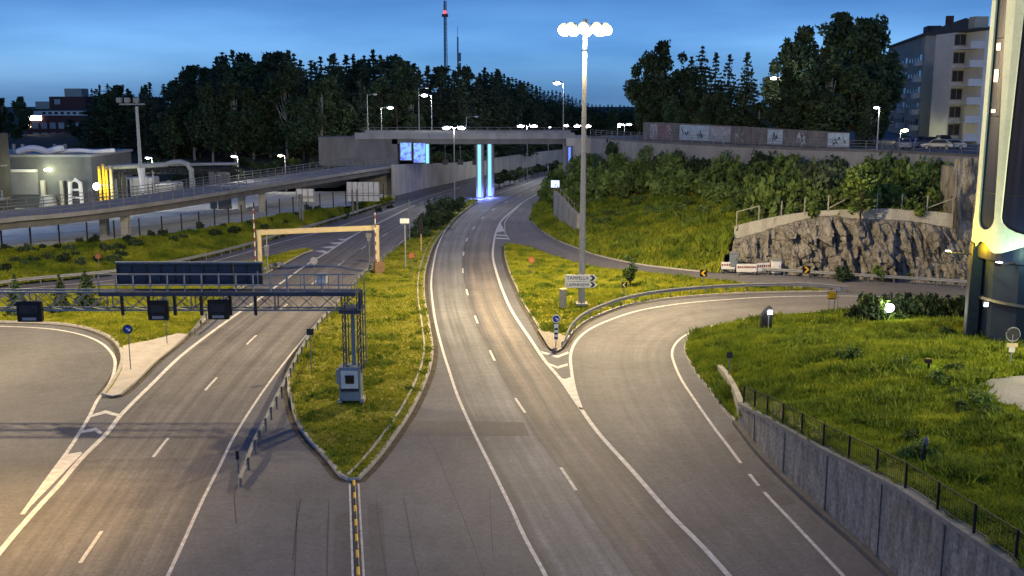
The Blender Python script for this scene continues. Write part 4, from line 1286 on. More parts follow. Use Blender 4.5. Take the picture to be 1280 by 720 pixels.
# ---- works yard on the left: sheds, tanks, pipes
Yi = 150.0
def ybox(px0, px1, y0, y1, Y): 
    a_, c_ = A(px0, y0, Y), A(px1, y1, Y); return a_, c_
M['metal_sheet'] = mat('metal_sheet', (.12, .13, .135), .55, .2, nz=(.4, .2), nz2=(5, .12))
M['metal_pale'] = mat('metal_pale', (.27, .28, .29), .5, .2, nz=(.5, .15))
a_, c_ = ybox(-60, 118, 196, 262, Yi)
zf = 2.0
t = thing('industrial_shed', 'large grey industrial shed with pipes and a white roller door in the left yard', 'shed', (a_.x, Yi, zf))
b = MB(); w_ = c_.x-a_.x; h_ = a_.z-zf; b.box((w_/2, 8, h_/2), (w_, 16, h_)); b.build('wall', M['metal_sheet'], t)
b = MB(); b.box((w_/2, 8, h_+.15), (w_+.5, 16.6, .35)); b.build('roof', M['metal_pale'], t)
def lx(px, y): return A(px, y, Yi).x-a_.x
def lz_(y): return A(60, y, Yi).z-zf
b = MB(); b.box(((lx(10, 215)+lx(47, 215))/2, -.1, (lz_(214)+lz_(243))/2), (lx(47, 215)-lx(10, 215), .2, lz_(214)-lz_(243))); b.build('roller_door', M['metal_pale'], t)
b = MB(); b.box(((lx(14, 215)+lx(47, 215))/2, -.35, lz_(213)), (lx(47, 215)-lx(14, 215), .7, .4)); b.build('canopy', M['white'], t)
for x0, x1 in ((52, 57), (76, 80), (86, 89)):
    b = MB(); b.box(((lx(x0, 215)+lx(x1, 215))/2, -.5, lz_(250)/2+1.2), (lx(x1, 215)-lx(x0, 215), .5, 4.4)); b.build('pillar', M['concrete_pale'], t)
b = MB(); b.cyl((lx(64, 240), -1.2, .2), (lx(64, 240), -1.2, lz_(243)), 1.3, .95, 12); b.build('hopper', M['metal_pale'], t)
b = MB(); b.sphere((lx(64, 240), -.5, lz_(212)), .35, 8, 6, sc=(1.7, .8, .6)); b.build('wall_lamp', emis('lens_green', (1, 1, .55), 22), t)
def plain_light(nm, loc, pw, col, parent):
    l = bpy.data.lights.new(nm, 'POINT'); l.energy = pw; l.color = col; l.shadow_soft_size = .3
    o = bpy.data.objects.new(nm, l); C.objects.link(o); o.parent = parent; o.location = loc; return o
plain_light('shed_bulb', (lx(64, 240), -3.5, lz_(212)-.3), 800, (1, 1, .6), t)
for x in (17, 28, 68, 81):
    b = MB(); p = A(x, 180, Yi+6); b.cyl((p.x-a_.x, 6, h_), (p.x-a_.x, 6, p.z-zf), .28, n=8); b.build('flue', M['galv_dull'], t)
b = MB()
for i, (px0, px1) in enumerate(((10, 68), (58, 130))):
    pts = []
    for f in np.linspace(0, 1, 12):
        pts.append((lx(px0+(px1-px0)*f, 195), 3.0+i, h_+.5+.55*abs(math.sin(f*PI*1.5))*(1-i*.6)))
    b.tube(pts, .5-.2*i, 8)
b.build('roof_duct', M['white'], t)
b = MB()
for z in (1.5, 2.6):
    b.tube([(lx(90, 240), -.8, z), (lx(106, 240), -.8, z)], .18, 6)
b.tube([(lx(90, 236), -1, .3), (lx(92, 236), -1, 3.6), (lx(98, 232), -1, 4.1), (lx(104, 232), -1, 3.6), (lx(105, 236), -1, .3)], .3, 8)
b.build('pipe_loop', M['white'], t)
# far-left tower edge
a2_, c2_ = ybox(-44, -9, 168, 262, 140)
t = thing('works_building', 'dark narrow plant building with small balconies at the left edge', 'building', (a2_.x, 140, 1.9))
b = MB(); b.box(((c2_.x-a2_.x)/2, 3, (a2_.z-1.9)/2), (c2_.x-a2_.x, 6, a2_.z-1.9)); b.build('wall', mat('dark_wall', (.04, .04, .042), .9, nz=(.6, .3)), t)  # one dark mottled tone over the whole wall
for yy in (248, 207):
    b = MB(); z = A(8, yy, 139).z-1.9
    b.box((c2_.x-a2_.x+1.0-.3, -1.0, z), (3.6, 2.0, .2)); b.box((c2_.x-a2_.x+1.0+1.4, -1.9, z+.6), (.1, .1, 1.2)); b.box((c2_.x-a2_.x+1.0-.3, -1.95, z+1.15), (3.6, .08, .08)); b.box((c2_.x-a2_.x+1.0-.3, -1.95, z+.6), (3.6, .06, .06)); b.box((c2_.x-a2_.x+1.0-1.9, -1.9, z+.6), (.1, .1, 1.2))
    b.build('balcony', M['galv_dull'], t)
# white tanks / containers
tk = []
for px0, px1, y0, lab in ((141, 160, 223.5, 'leftmost pale tank behind the flyover railing'), (160, 192, 222, 'largest pale square tank with a rounded top in the yard'), (192, 222, 229, 'low pale tank at the right end of the tank row')):
    a_, c_ = ybox(px0, px1, y0, 255, 152)
    t = thing('storage_tank', lab, 'tank', ((a_.x+c_.x)/2, 152, 2.0), 0, 'tanks in the works yard')
    w_ = c_.x-a_.x; h_ = a_.z-2
    b = MB(); b.box((0, 1.8, h_/2), (w_-.15, 3.6, h_), bevel=.25); b.build('shell', M['metal_pale'], t)
    for i in (-1, 1):
        b = MB(); b.box((i*w_*.32, -.05, h_/2), (.12, .12, h_)); b.build('rib', M['galv_dull'], t)
    b = MB(); b.cyl((0, 1.8, h_), (0, 1.8, h_+.25), .35, n=10); b.build('hatch', M['galv_dull'], t)
# pipe bridge
Yp = 147
pr = thing('pipe_rack', 'long pipe bridge with a silver pipe bending down behind the flyover', 'pipe rack', (A(130, 210, Yp).x, Yp, 2))
po = Vector((A(130, 210, Yp).x, Yp, 2))
def PA(x, y, dy=0): 
    q = A(x, y, Yp+dy); return q-po
b = MB(); b.tube([PA(132, 209.5), PA(180, 207), PA(207, 205.5), PA(215, 203), PA(225, 202), PA(234, 205), PA(239, 212), PA(240, 225), PA(240.5, 245)], .36, 10); b.build('bent_pipe', M['galv'], pr)
b = MB(); b.tube([PA(210, 206, .9), PA(298, 204.5, .9)], .2, 8); b.build('straight_pipe', M['galv'], pr)
b = MB()
for yy in (211, 217):
    p, q = PA(140, yy, .8), PA(300, yy-1, .8); b.cyl(p, q, .14, n=4)
for x in np.arange(142, 300, 6):
    p, q = PA(x, 211, .8), PA(x+5, 217, .8); b.cyl(p, q, .07, n=4); b.cyl(PA(x+5, 211, .8), PA(x+5, 217, .8), .07, n=4)
b.build('truss', M['dark_steel'], pr)
for x in (148, 154, 265, 275, 283):
    p = PA(x, 215, .8); b = MB(); b.box((p.x, p.y, p.z/2), (.45 if x < 200 else .9, .45, p.z)); b.build('trestle_leg', M['dark_steel'] if x < 200 else M['concrete_dark'], pr)
# tall yellow-lit pipes
for i, (x, y0, r_, lab) in enumerate(((123.5, 208, .19, 'leftmost of the four upright yellow lit pipes'), (128.5, 205, .17, 'second of the four upright yellow lit pipes'), (132.5, 209, .15, 'third of the upright yellow lit pipes from the left'), (138, 208, .21, 'rightmost and palest of the upright yellow lit pipes'))):
    p = A(x, y0, 145.5)
    t = thing('vertical_pipe', lab, 'pipe', (p.x, 145.5, 1.9), 0, 'upright pipes beside the pipe rack')
    b = MB(); b.cyl((0, 0, 0), (0, 0, p.z-1.9), r_, n=10); b.build('pipe', M['yellow'] if i < 3 else M['cream'], t)
    b = MB()
    for z in (1.2, 3.6, p.z-2.2): b.cyl((0, 0, z), (0, 0, z+.14), r_+.1, n=10)
    b.build('flange', M['galv_dull'], t)
t = thing('flood_lamp', 'blazing floodlight in front of the upright yellow pipes', 'floodlight', (A(121, 233, 144.5).x, 144.5, 1.9))
b = MB(); zl = A(121, 233, 144.5).z-1.9; b.cyl((0, 0, 0), (0, 0, zl), .06, n=6); b.build('stand', M['dark_steel'], t)
b = MB(); b.sphere((0, -.1, zl), .5, 10, 6); b.build('lens', M['lens_white'], t)
plain_light('pipe_bulb', (.5, -1.0, zl+.6), 350, (1, .95, .35), t)
plain_light('pipe_bulb', (2.0, -1.2, zl), 250, (1, .95, .35), t)
# radio masts
for (x, yt, r_, lab, lamp) in ((556, 1, 1.0, 'tall pale radio mast with a red lamp rising behind the forest', True), (572, 46, .45, 'short slim antenna mast to the right of the tall radio mast', False)):
    Y = 620; p = A(x, yt, Y); zb = 14
    t = thing('radio_mast', lab, 'mast', (p.x, Y, zb), 0)
    h = p.z-zb
    b = MB()
    for k_ in range(3):
        a_ = 2*PI*k_/3+.3
        b.cyl((math.cos(a_)*r_*1.2, math.sin(a_)*r_*1.2, 0), (math.cos(a_)*r_*.85, math.sin(a_)*r_*.85, h), .22 if lamp else .16, n=5)
    b.build('legs', M['galv'], t)
    b = MB(); z = 0; k_ = 0
    while z < h-3:
        for q in range(3):
            a0, a1 = 2*PI*q/3+.3, 2*PI*((q+1) % 3)/3+.3
            b.cyl((math.cos(a0)*r_*1.1, math.sin(a0)*r_*1.1, z), (math.cos(a1)*r_*1.1, math.sin(a1)*r_*1.1, z+3), .1, n=4)
        z += 3
    b.build('lattice', M['galv'], t)
    b = MB(); b.cyl((0, 0, 0), (0, 0, h), r_*.45, n=8); b.build('cable_duct', M['galv'], t)
    if lamp:
        b = MB(); b.cyl((0, 0, h-9), (0, 0, h-7.5), r_*1.9, n=10); b.build('platform', M['red'], t)
        b = MB(); b.sphere((0, -r_*1.4, h-6.5), .9, 8, 6); b.build('warning_lamp', M['lit_red'], t)
    else:
        b = MB()
        for z in (h*.55, h*.7): b.box((1.1, -.4, z), (1.6, .6, 5))
        b.cyl((0, 0, h), (0, 0, h+6), .12, n=5); b.build('antenna', M['galv_dull'], t)
# ================================================================== LAMPS, SIGNS, GANTRY, FURNITURE
def lamp_light(name, loc, power, col, radius=.3, parent=None, spot=None):
    l = bpy.data.lights.new(name, 'SPOT' if spot else 'POINT'); l.energy = power; l.color = col; l.shadow_soft_size = radius
    if spot: l.spot_size = R(spot); l.spot_blend = .8
    o = bpy.data.objects.new(name, l); C.objects.link(o); o.location = loc
    if parent: o.parent = parent
    return o
# ---- high masts with a ring of floodlights
def high_mast(label, base, h, lit, power, col=(1, .75, .40), nl=10, ph=.16):
    t = thing('lighting_mast', label, 'lighting mast', base)
    b = MB(); b.cyl((0, 0, 0), (0, 0, h-.6), .30, .15, 14); b.build('pole', M['galv'], t)
    b = MB(); b.box((0, 0, .08), (1.0, 1.0, .22), bevel=.03); b.build('base_plate', M['concrete_pale'], t)
    b = MB(); n = 28
    b.tube([(math.cos(2*PI*i/n)*1.25, math.sin(2*PI*i/n)*1.25, h-.6) for i in range(n+1)], .06, 6)
    for i in range(4): b.cyl((0, 0, h-.6), (math.cos(PI*i/2+.4)*1.25, math.sin(PI*i/2+.4)*1.25, h-.6), .05, n=5)
    b.cyl((0, 0, h-.9), (0, 0, h+.1), .22, .18, 10)
    b.build('headframe', M['galv_dull'], t)
    for i in range(nl):
        a = 2*PI*i/nl+ph
        c_ = Vector((math.cos(a)*1.55, math.sin(a)*1.55, h-.62))
        o_ = Vector((math.cos(a)*.9, math.sin(a)*.9, -.45))
        b = MB(); b.box(c_, (.5, .62, .62), a, bevel=.1); f = b.build('floodlight', M['grey_cab'], t)
        b = MB(); b.sphere(c_+o_*.22, .44, 16, 10, sc=(1, 1, 1.1)); b.build('reflector', M['lens_rim'] if lit else M['galv'], f)
        b = MB(); b.sphere(c_+o_*.34, .38, 16, 10, sc=(1, 1, 1.1)); b.build('lens', M['lens_warm'] if lit else M['galv'], f)
    if lit:
        lamp_light('mast_lamp', (0, 0, h-2.4), power, col, .35, t)
    return t
mb_ = G(727, 385)
high_mast('very tall grey lighting mast with a blazing ring of floodlights above the junction', (mb_.x, mb_.y, .3), A(729, 42, mb_.y).z+.75, True, MAST_P)
high_mast('tall lighting mast standing beyond the left slip road at the left frame edge', (-38.5, 69.5, .2), 22.5, True, MAST2_P)
mB = A(178, 245, 143)
mt = thing('lighting_mast', 'tall unlit grey mast with a flat headframe rising from the works yard', 'lighting mast', (mB.x, 143, 2))
hT = A(178, 133, 143).z-2
b = MB(); b.cyl((0, 0, 0), (0, 0, hT), .28, .2, 12); b.build('pole', M['galv'], mt)
b = MB(); b.box((-.6, 0, hT+.3), (3.2, .9, .22)); b.build('headframe', M['galv_dull'], mt)
for x in (-2.2, -1.1, .1):
    b = MB(); b.box((x, -.3, hT+.85), (.7, .6, .7), bevel=.08); b.build('floodlight', M['galv_dull'], mt)
b = MB(); b.cyl((.25, -.1, A(182, 225, 143).z-2-1.8), (.1, -.1, A(180, 210, 143).z-2), .25, .5, 10); b.build('service_box', M['white'], mt)

def street_lamp(label, base, h, heads, lens, power, col, arm=1.2, size=1.0, r=.09, light=True, radius=.25, spot=None):
    t = thing('street_lamp', label, 'street lamp', base, 0, 'street lamps')
    b = MB(); b.cyl((0, 0, 0), (0, 0, h), r*1.25, r*.75, 8); b.build('pole', M['galv'], t)
    for sx in heads:
        b = MB(); b.tube([(0, 0, h-.3), (sx*arm*.35, 0, h-.02), (sx*arm, 0, h+.06)], r*.55, 6); b.build('arm', M['galv_dull'], t)
        b = MB(); b.box((sx*(arm+.35*size), 0, h+.08), (.85*size, .4*size, .2*size), bevel=.06*size); hd = b.build('lamp_head', M['grey_cab'], t)
        b = MB(); b.sphere((sx*(arm+.38*size), 0, h-.04*size), .34*size, 10, 6, sc=(1.15, .8, .55)); b.build('lens', lens, hd)
    if light:
        lamp_light('lamp_bulb', (sum(heads)*(arm+.3), 0, h-.45), power, col, radius, t, spot)
    return t
def lamp_at(label, px, ybase, yhead, Y, heads, lens, power, col=(1, .93, .85), zb=None, **kw):
    p = A(px, ybase, Y); q = A(px, yhead, Y)
    z = p.z if zb is None else zb
    return street_lamp(label, (p.x, Y, z), q.z-z, heads, lens, power, col, **kw)
street_lamp('street lamp standing on the mound right of the frame edge beside the tower path', (39.0, 48.0, gz(39, 48)), 9.0, (-1,), M['lens_warm'], LAMP_R, (1, .84, .5), size=1.2)
q = G(-70, 655); street_lamp('warm street lamp at the near left edge of the left slip road', (q.x, q.y, 0), 8.5, (1,), M['lens_warm'], LAMP_L, (1, .60, .20), size=1.2, spot=128)
street_lamp('cool street lamp in the works yard beyond the left frame edge', (-76, 126, gz(-76, 126, 2)), 9, (1,), M['lens_cool'], 5200, (.9, .95, 1), size=1.3)
WH = M['lens_white']; CO = M['lens_cool']
q = G(568.5, 262); lamp_at('double armed street lamp in the median just before the bridge', 568.5, 262, 159, q.y, (-1, 1), WH, 5200, size=1.6, arm=.6)
q = G(659, 227); lamp_at('double armed street lamp behind the bridge between the curved carriageways', 659, 227, 157, q.y, (-1, 1), WH, 4200, size=1.9, arm=.7)
lamp_at('street lamp left of the bridge, in front of the dark forest', 477, 165, 134, 200, (1,), WH, 1200, size=1.5, zb=10.4)
lamp_at('taller street lamp on the left approach of the bridge', 540, 163, 118.5, 192, (-1,), WH, 2200, size=1.6, arm=.7, zb=10.6)
lamp_at('tall street lamp with a glowing head above the bridge deck, left of the big mast', 704, 160, 103, 205, (-1,), WH, 2600, size=2.0, arm=.5, zb=10.6)
lamp_at('low double headed lamp seen directly behind the big mast', 728, 168, 157, 250, (-1, 1), WH, 1500, size=1.9, arm=.6, zb=9)
lamp_at('low double headed lamp on the far street right of the big mast', 780.5, 163, 155, 260, (-1, 1), WH, 1200, size=1.7, arm=.5, zb=9)
lamp_at('tall street lamp in front of the large dark birches', 972, 158, 97, 163, (-1,), WH, 2000, size=1.4, arm=.4, zb=ZS)
lamp_at('street lamp between the birches and the apartment block', 1096, 188, 134, 140, (-1,), CO, 500, size=.9, arm=.1, zb=ZS)
lamp_at('small yellow lit lantern at the foot of the apartment block', 1124.5, 178, 162, 172, (1,), emis('lens_yellow', (1, .95, .35), 22), 700, (1, .95, .5), size=1.7, arm=.05, zb=ZS)
lamp_at('short lamp beside the flyover under the forest edge', 357, 219, 194, 175, (-1,), emis('lens_amber', (1, .8, .42), 14), 900, (1, .82, .5), size=1.2, arm=.3, zb=gz(A(357, 219, 175).x, 175))
lamp_at('small white lamp at the right end of the pipe rack', 298, 215, 195, 150, (-1,), CO, 1100, size=1.0, arm=.2, zb=2)
lamp_at('small white lamp above the pipe rack beside the grey mast', 191, 212, 197, 149, (-1,), CO, 900, size=.9, arm=.3, zb=2)
lamp_at('unlit thin lamp pole in the forest left of the bridge', 460, 165, 118, 205, (1,), M['galv'], 0, size=1, light=False, zb=9.5)
lamp_at('unlit dark pole with a white cabinet foot on the bridge approach', 524, 165, 110, 190, (1,), M['galv'], 0, size=.8, light=False, zb=10.5)
lamp_at('small unlit curved lamp above the bridge railing', 583, 163, 146, 199, (1,), M['galv'], 0, size=1, light=False, zb=10.5, arm=1.6)
# far small lamps beyond the bridge deck
for px, yy, Y, sz, lab in ((704.5, 156.5, 215, 1.3, 'low bright lamp at the foot of the tall bridge lamp'), (685.5, 159, 240, .7, 'faint distant lamp left of the tall bridge lamp'), (730.5, 158.3, 240, 1.1, 'small greenish lamp just right of the big mast'), (771.5, 158.3, 250, .9, 'small lamp just left of the far double lamp'), (404, 131+14, 250, .8, 'tiny lamp shining through the dark forest'), (188, 156, 240, 1.1, 'lamp at the dark forest edge above the pipe rack'), (202.5, 146, 260, .8, 'upper lamp at the left forest edge')):
    p = A(px, yy, Y); zg = gz(p.x, Y)
    lamp_at(lab, px, 170, yy, Y, (1,), WH if Y != 250 else CO, 120, size=sz, arm=.05, zb=min(zg, p.z-2), light=False)

# ---- overhead sign gantry on the left carriageway
Yg = 58.4
def GX(px, py=380): return A(px, py, Yg).x
def GZ(py, px=300): return A(px, py, Yg).z
xr, xl = GX(450), -41.0
ga = thing('sign_gantry', 'dark steel sign gantry spanning the left carriageway with a walkway and lattice legs', 'gantry', (xr, Yg, 0))
def L_(x): return x-xr
zt_, zb_ = GZ(362.5)-.05, GZ(386)
wdt = .8
b = MB()
for z in (zb_, zt_):
    for y in (-wdt/2, wdt/2):
        b.box(((L_(xl))/2, y, z), (-L_(xl), .09, .09))
b.build('chords', M['grey_cab'], ga)
b = MB()
x = 0.0; k_ = 0
while x > L_(xl)+1.5:
    for y in (-wdt/2, wdt/2):
        b.cyl((x, y, zb_), (x-1.2, y, zt_), .028, n=5); b.cyl((x, y, zt_), (x-1.2, y, zb_), .028, n=5)
        if k_ % 4 == 0: b.box((x, y, (zb_+zt_)/2), (.07, .07, zt_-zb_))
    b.cyl((x, -wdt/2, zb_), (x-1.2, wdt/2, zb_), .035, n=4)
    x -= 1.2; k_ += 1
b.build('lattice', M['galv_dull'], ga)
xw = L_(GX(138))
b = MB(); b.box((xw/2, -wdt/2-.55, zt_+.12), (-xw, 1.2, .14)); b.box((xw/2, -wdt/2-1.17, zt_+.10), (-xw, .08, .22)); b.build('walkway', M['blue_steel'], ga)
b = MB(); n_ = 15
for i in range(n_+1):
    x = xw*i/n_
    if i: b.box((x+.03, -wdt/2-1.12, zt_+.7), (.075, .075, 1.15))
for hz in (.62, 1.22): b.cyl((0, -wdt/2-1.12, zt_+hz), (xw, -wdt/2-1.12, zt_+hz), .045, n=5)
b.tube([(0, -wdt/2-.1, zt_+1.25), (-.9, -wdt/2-.1, zt_+1.5), (-2.4, -wdt/2-.1, zt_+1.58), (-4.4, -wdt/2-.1, zt_+1.55)], .045, 5)
for x in np.linspace(-.1, xw*.4, 8): b.cyl((x, -wdt/2+.1, zt_), (x, -wdt/2+.1, zt_+1.2), .025, n=5)
b.build('railing', M['galv'], ga)
for px in (157, 190, 222, 255, 291, 322):
    x = L_(GX(px)); b = MB(); b.box((x, -wdt/2-.1, (zt_+zb_)/2-.1), (.16, .12, zt_-zb_+.35)); b.build('hanger', M['dark_steel'], ga)
# legs: two lattice masts on a cabinet plinth
for x, nm in ((L_(GX(431)), 0), (L_(GX(449.5)), 1)):
    b = MB(); zlo = 2.0
    for y in (-.45, .45):
        for dx in (-.09, .09): b.cyl((x+dx, y, zlo), (x+dx, y, zt_), .035, n=6)
    z = zlo
    while z < zt_-.4:
        b.cyl((x-.09, -.45, z), (x+.09, -.45, z+.4), .022, n=4); b.cyl((x+.09, -.45, z+.4), (x-.09, .45, z+.4), .022, n=4); b.cyl((x, -.45, z), (x, .45, z+.4), .022, n=4); z += .4
    b.build('leg', M['blue_steel'], ga)
b = MB(); b.box((L_(GX(440)), .15, 3.7), (.22, .22, 3.9)); b.build('cable_duct', M['grey_cab'], ga)
b = MB(); lx0 = L_(GX(456)); b.tube([(0, .3, zt_+.9), (lx0-.02, .1, zt_+.6), (lx0, 0, zt_), (lx0+.02, 0, 2.6), (lx0-.25, 0, 2.2)], .04, 6)
for z in np.arange(2.6, zt_, .8): b.cyl((lx0-.3, 0, z), (lx0, 0, z), .03, n=4)
b.build('ladder', M['galv_dull'], ga)
b = MB(); b.box((L_(GX(440)), 0, zb_-.02), (1.25, 1.7, .22)); b.build('head_beam', M['blue_steel'], ga)
b = MB(); b.box((L_(xl)+.3, 0, zb_/2), (.5, .6, zb_)); b.build('leg', M['blue_steel'], ga)
# cabinet at its foot
cx_ = GX(440, 500)
cb = thing('control_cabinet', 'blue grey control cabinet with a white framed box at the foot of the sign gantry', 'cabinet', (cx_, Yg-.1, .25))
b = MB(); b.box((0, 0, 1.12), (1.25, 1.1, 2.0), bevel=.03); b.build('body', M['grey_cab'], cb)
b = MB(); b.box((-.62, -.1, .1), (.22, .9, .2)); b.box((.68, -.1, .12), (.22, .9, .24)); b.build('footing', M['concrete_pale'], cb)
b = MB(); b.box((0, -.62, 1.42), (.94, .14, 1.05), bevel=.03); f = b.build('white_box', M['offwhite'], cb)
b = MB(); b.box((.03, -.7, 1.45), (.5, .04, .5)); b.box((-.18, -.70, 1.62), (.12, .045, .16)); b.build('screen', M['black_glass'], f)
b = MB(); b.box((-.72, -.1, 1.5), (.2, .5, .85), bevel=.03); b.build('side_box', M['galv'], cb)
b = MB(); b.box((0, -.6, .78), (1.0, .12, .12)); b.build('shelf', M['dark_steel'], cb)
# large sign seen from behind
sx0, sx1 = GX(145), GX(328)
sg = thing('road_sign', 'large dark blue-grey back of an overhead sign panel on the gantry', 'road sign', ((sx0+sx1)/2, Yg+.35, 0))
zlo, zhi = zt_+.25, GZ(330)
b = MB(); ww_ = sx1-sx0
for i in range(5):
    b.box((-ww_/2+ww_*(i+.5)/5, .1, (zlo+zhi)/2), (ww_/5-.03, .1, zhi-zlo), bevel=.02)
b.build('panel', M['blue_steel'], sg)
b = MB(); 
for i in range(11): b.box((-ww_/2+.08+(ww_-.16)*i/10, 0, (zlo+zhi)/2), (.08, .1, zhi-zlo-.1))
for f in (.12, .5, .88): b.box((0, .02, zlo+(zhi-zlo)*f), (ww_-.05, .06, .07))
b.build('stiffener', M['dark_steel'], sg)
b = MB(); b.box((0, .08, zhi+.03), (ww_+.08, .2, .08)); b.build('top_edge', M['galv'], sg)
# lane signals hung under the gantry
for px0, px1, y0, y1, lab in ((28, 59, 373.5, 399, 'leftmost black lane signal box hanging from the gantry truss'), (190, 215, 373, 397, 'middle black lane signal box under the big dark sign panel'), (264, 290, 372, 396, 'right black lane signal box under the end of the big sign panel')):
    x0, x1 = GX(px0), GX(px1); z0, z1 = GZ(y1), GZ(y0)
    t = thing('lane_signal', lab, 'traffic signal', ((x0+x1)/2, Yg-wdt/2-.25, z0), 0, 'lane signals on the gantry')
    w_ = x1-x0; h_ = z1-z0
    b = MB(); b.box((0, 0, h_/2), (w_, .3, h_), bevel=.05); b.build('housing', M['black'], t)
    b = MB(); b.box((0, -.17, h_*.62), (w_*.72, .05, h_*.4), bevel=.02); b.build('back_cover', M['dark_steel'], t)
    b = MB(); b.box((0, -.17, h_*.16), (w_*.55, .05, h_*.14)); b.build('label_plate', M['galv'], t)
    b = MB(); b.box((-w_*.25, .1, h_+.15), (.06, .06, .4)); b.box((w_*.25, .1, h_+.15), (.06, .06, .4)); b.build('bracket', M['galv_dull'], t)
# camera on the walkway
t = thing('traffic_camera', 'boxy pale camera housing on the gantry walkway near its right end', 'camera', (GX(406), Yg-wdt/2-.2, zt_+.2))
b = MB(); b.cyl((0, 0, 0), (0, 0, .35), .05, n=6); b.build('stand', M['galv_dull'], t)
b = MB(); b.box((0, 0, .6), (.55, .6, .5), bevel=.05); b.build('housing', M['offwhite'], t)
b = MB(); b.box((.03, -.31, .52), (.32, .04, .18)); b.build('cover_plate', M['white'], t)
b = MB(); b.box((0, 0, .87), (.7, .8, .04)); b.build('sun_shield', M['galv'], t)

# ---- height limit portal
pl_, pr_ = G(326, 350), G(472, 342)
hp = thing('height_gauge', 'yellowish steel portal frame limiting the height over the far left carriageway', 'height gauge', (pl_.x, pl_.y, 0))
dv_ = pr_-pl_; an = math.atan2(dv_.y, dv_.x); ln = math.hypot(dv_.x, dv_.y)
zL = A(326, 286, pl_.y).z; zR = A(472, 289, pr_.y).z; zm = (zL+zR)/2
hp.rotation_euler = (0, 0, an)
b = MB(); b.box((ln/2, 0, zm), (ln+.5, .4, .5), bevel=.03); b.build('beam', M['cream'], hp)
for x in (0, ln):
    b = MB(); b.box((x, 0, zm/2-.12), (.42, .4, zm-.25), bevel=.03); b.build('post', M['cream'], hp)
b = MB(); b.box((ln+.1, -.3, .6), (1.0, .8, 1.3), bevel=.04); b.build('concrete_foot', M['rust'], hp)
for (px, yb, yt, lab, base) in ((320.5, 350, 261, 'red and white banded pole beside the left post of the height portal', pl_), (470.5, 342, 266, 'red and white banded pole beside the right post of the height portal', pr_)):
    Y = base.y-.6
    p = A(px, yb, Y); h = A(px, yt, Y).z
    t = thing('banded_pole', lab, 'pole', (p.x, Y, 0), 0, 'banded poles at the height portal')
    b = MB(); b.cyl((0, 0, 0), (0, 0, h), .06, n=8); b.build('pole', M['offwhite'], t)
    z = .3
    while z < h-.4:
        b = MB(); b.cyl((0, 0, z), (0, 0, z+.4), .064, n=8); b.build('red_band', M['red'], t); z += .9

# ---- guardrails
def guardrail(label, path, zfun=lambda p: 0.0, h=.75, every=2.0, side=1, terminal=True, capn=98, m=None):
    t = thing('guardrail', label, 'guardrail', path[0]); o = path[0].copy()
    L = arclen(path)
    m = m or M['galv']
    pth = []
    for p, s_ in zip(path, L):
        d_ = min(s_, L[-1]-s_)
        f = min(1, .25+d_/5) if terminal else 1
        pth.append(Vector((p.x-o.x, p.y-o.y, zfun(p)-o.z+(h-.31)*f)))
    b = MB(); prof = [(0, 0), (.05, .05), (.05, .10), (0, .14), (0, .17), (.05, .21), (.05, .26), (0, .31), (-.02, .31), (.025, .24), (-.02, .155), (.025, .07), (-.02, 0)]
    b.sweep(pth, [(x*side, z) for x, z in prof]); b.build('beam', m, t)
    s_ = .3; n = 0
    every = max(every, L[-1]/capn)
    while s_ < L[-1]:
        i = min(range(len(L)), key=lambda i: abs(L[i]-s_)); q = pth[i]; zg = zfun(path[i])-o.z
        N_ = normals2(path)[i]*(-.08*side)
        b = MB(); b.box((q.x+N_.x, q.y+N_.y, (zg-.1+q.z+.3)/2), (.10, .12, q.z+.4-zg)); b.build('post', M['galv_dull'], t)
        s_ += every
    return t
med_rail = smooth(W([(299, 608), (312, 580), (326, 549), (340, 520), (353, 494), (364, 470), (380, 440), (398, 412), (416, 392), (437, 368), (452, 350), (475, 330), (500, 309)]), .7)
guardrail('steel guardrail on thin posts along the left edge of the grass median', med_rail, every=2.0, side=1)
gr2 = smooth(W([(704, 436), (716, 417), (731, 403.5), (752, 393.5), (782, 383), (830, 374), (900, 368), (960, 365.7), (1020, 365), (1060, 365.5)]), .7)
guardrail('steel guardrail curving round the outer edge of the grassy junction island', gr2, zfun=lambda p: .15, every=2.0, side=-1)
gr3 = smooth(W([(884, 338), (915, 341), (960, 344), (1000, 346.5), (1085, 352), (1150, 356), (1225, 361), (1290, 365)]), .8)
guardrail('straight guardrail along the foot of the dark rock face', gr3, every=2.0, side=-1)
gr4 = smooth(W([(-130, 392), (0, 361), (142, 346), (230, 331), (300, 314), (350, 298.5), (400, 284), (450, 268), (494, 253)]), 1.0)
guardrail('long guardrail along the far left side at the foot of the grass bank', gr4, every=2.5, side=-1)
gr5 = smooth(W([(243, 419), (262, 400), (285, 379), (310, 357), (332, 344), (352, 333)]), .7)
guardrail('short guardrail at the right edge of the left grass island', gr5, zfun=lambda p: .14, every=2.0, side=1)
# white marker posts at the median rail end
t = thing('marker_post', 'small dark marker post at the near end of the median guardrail', 'marker post', G(298, 590))
b = MB(); b.cyl((0, 0, 0), (0, 0, .9), .05, n=7); b.build('post', M['galv_dull'], t)
b = MB(); b.box((0, -.03, .85), (.16, .04, .42)); b.build('reflector_plate', M['black'], t)

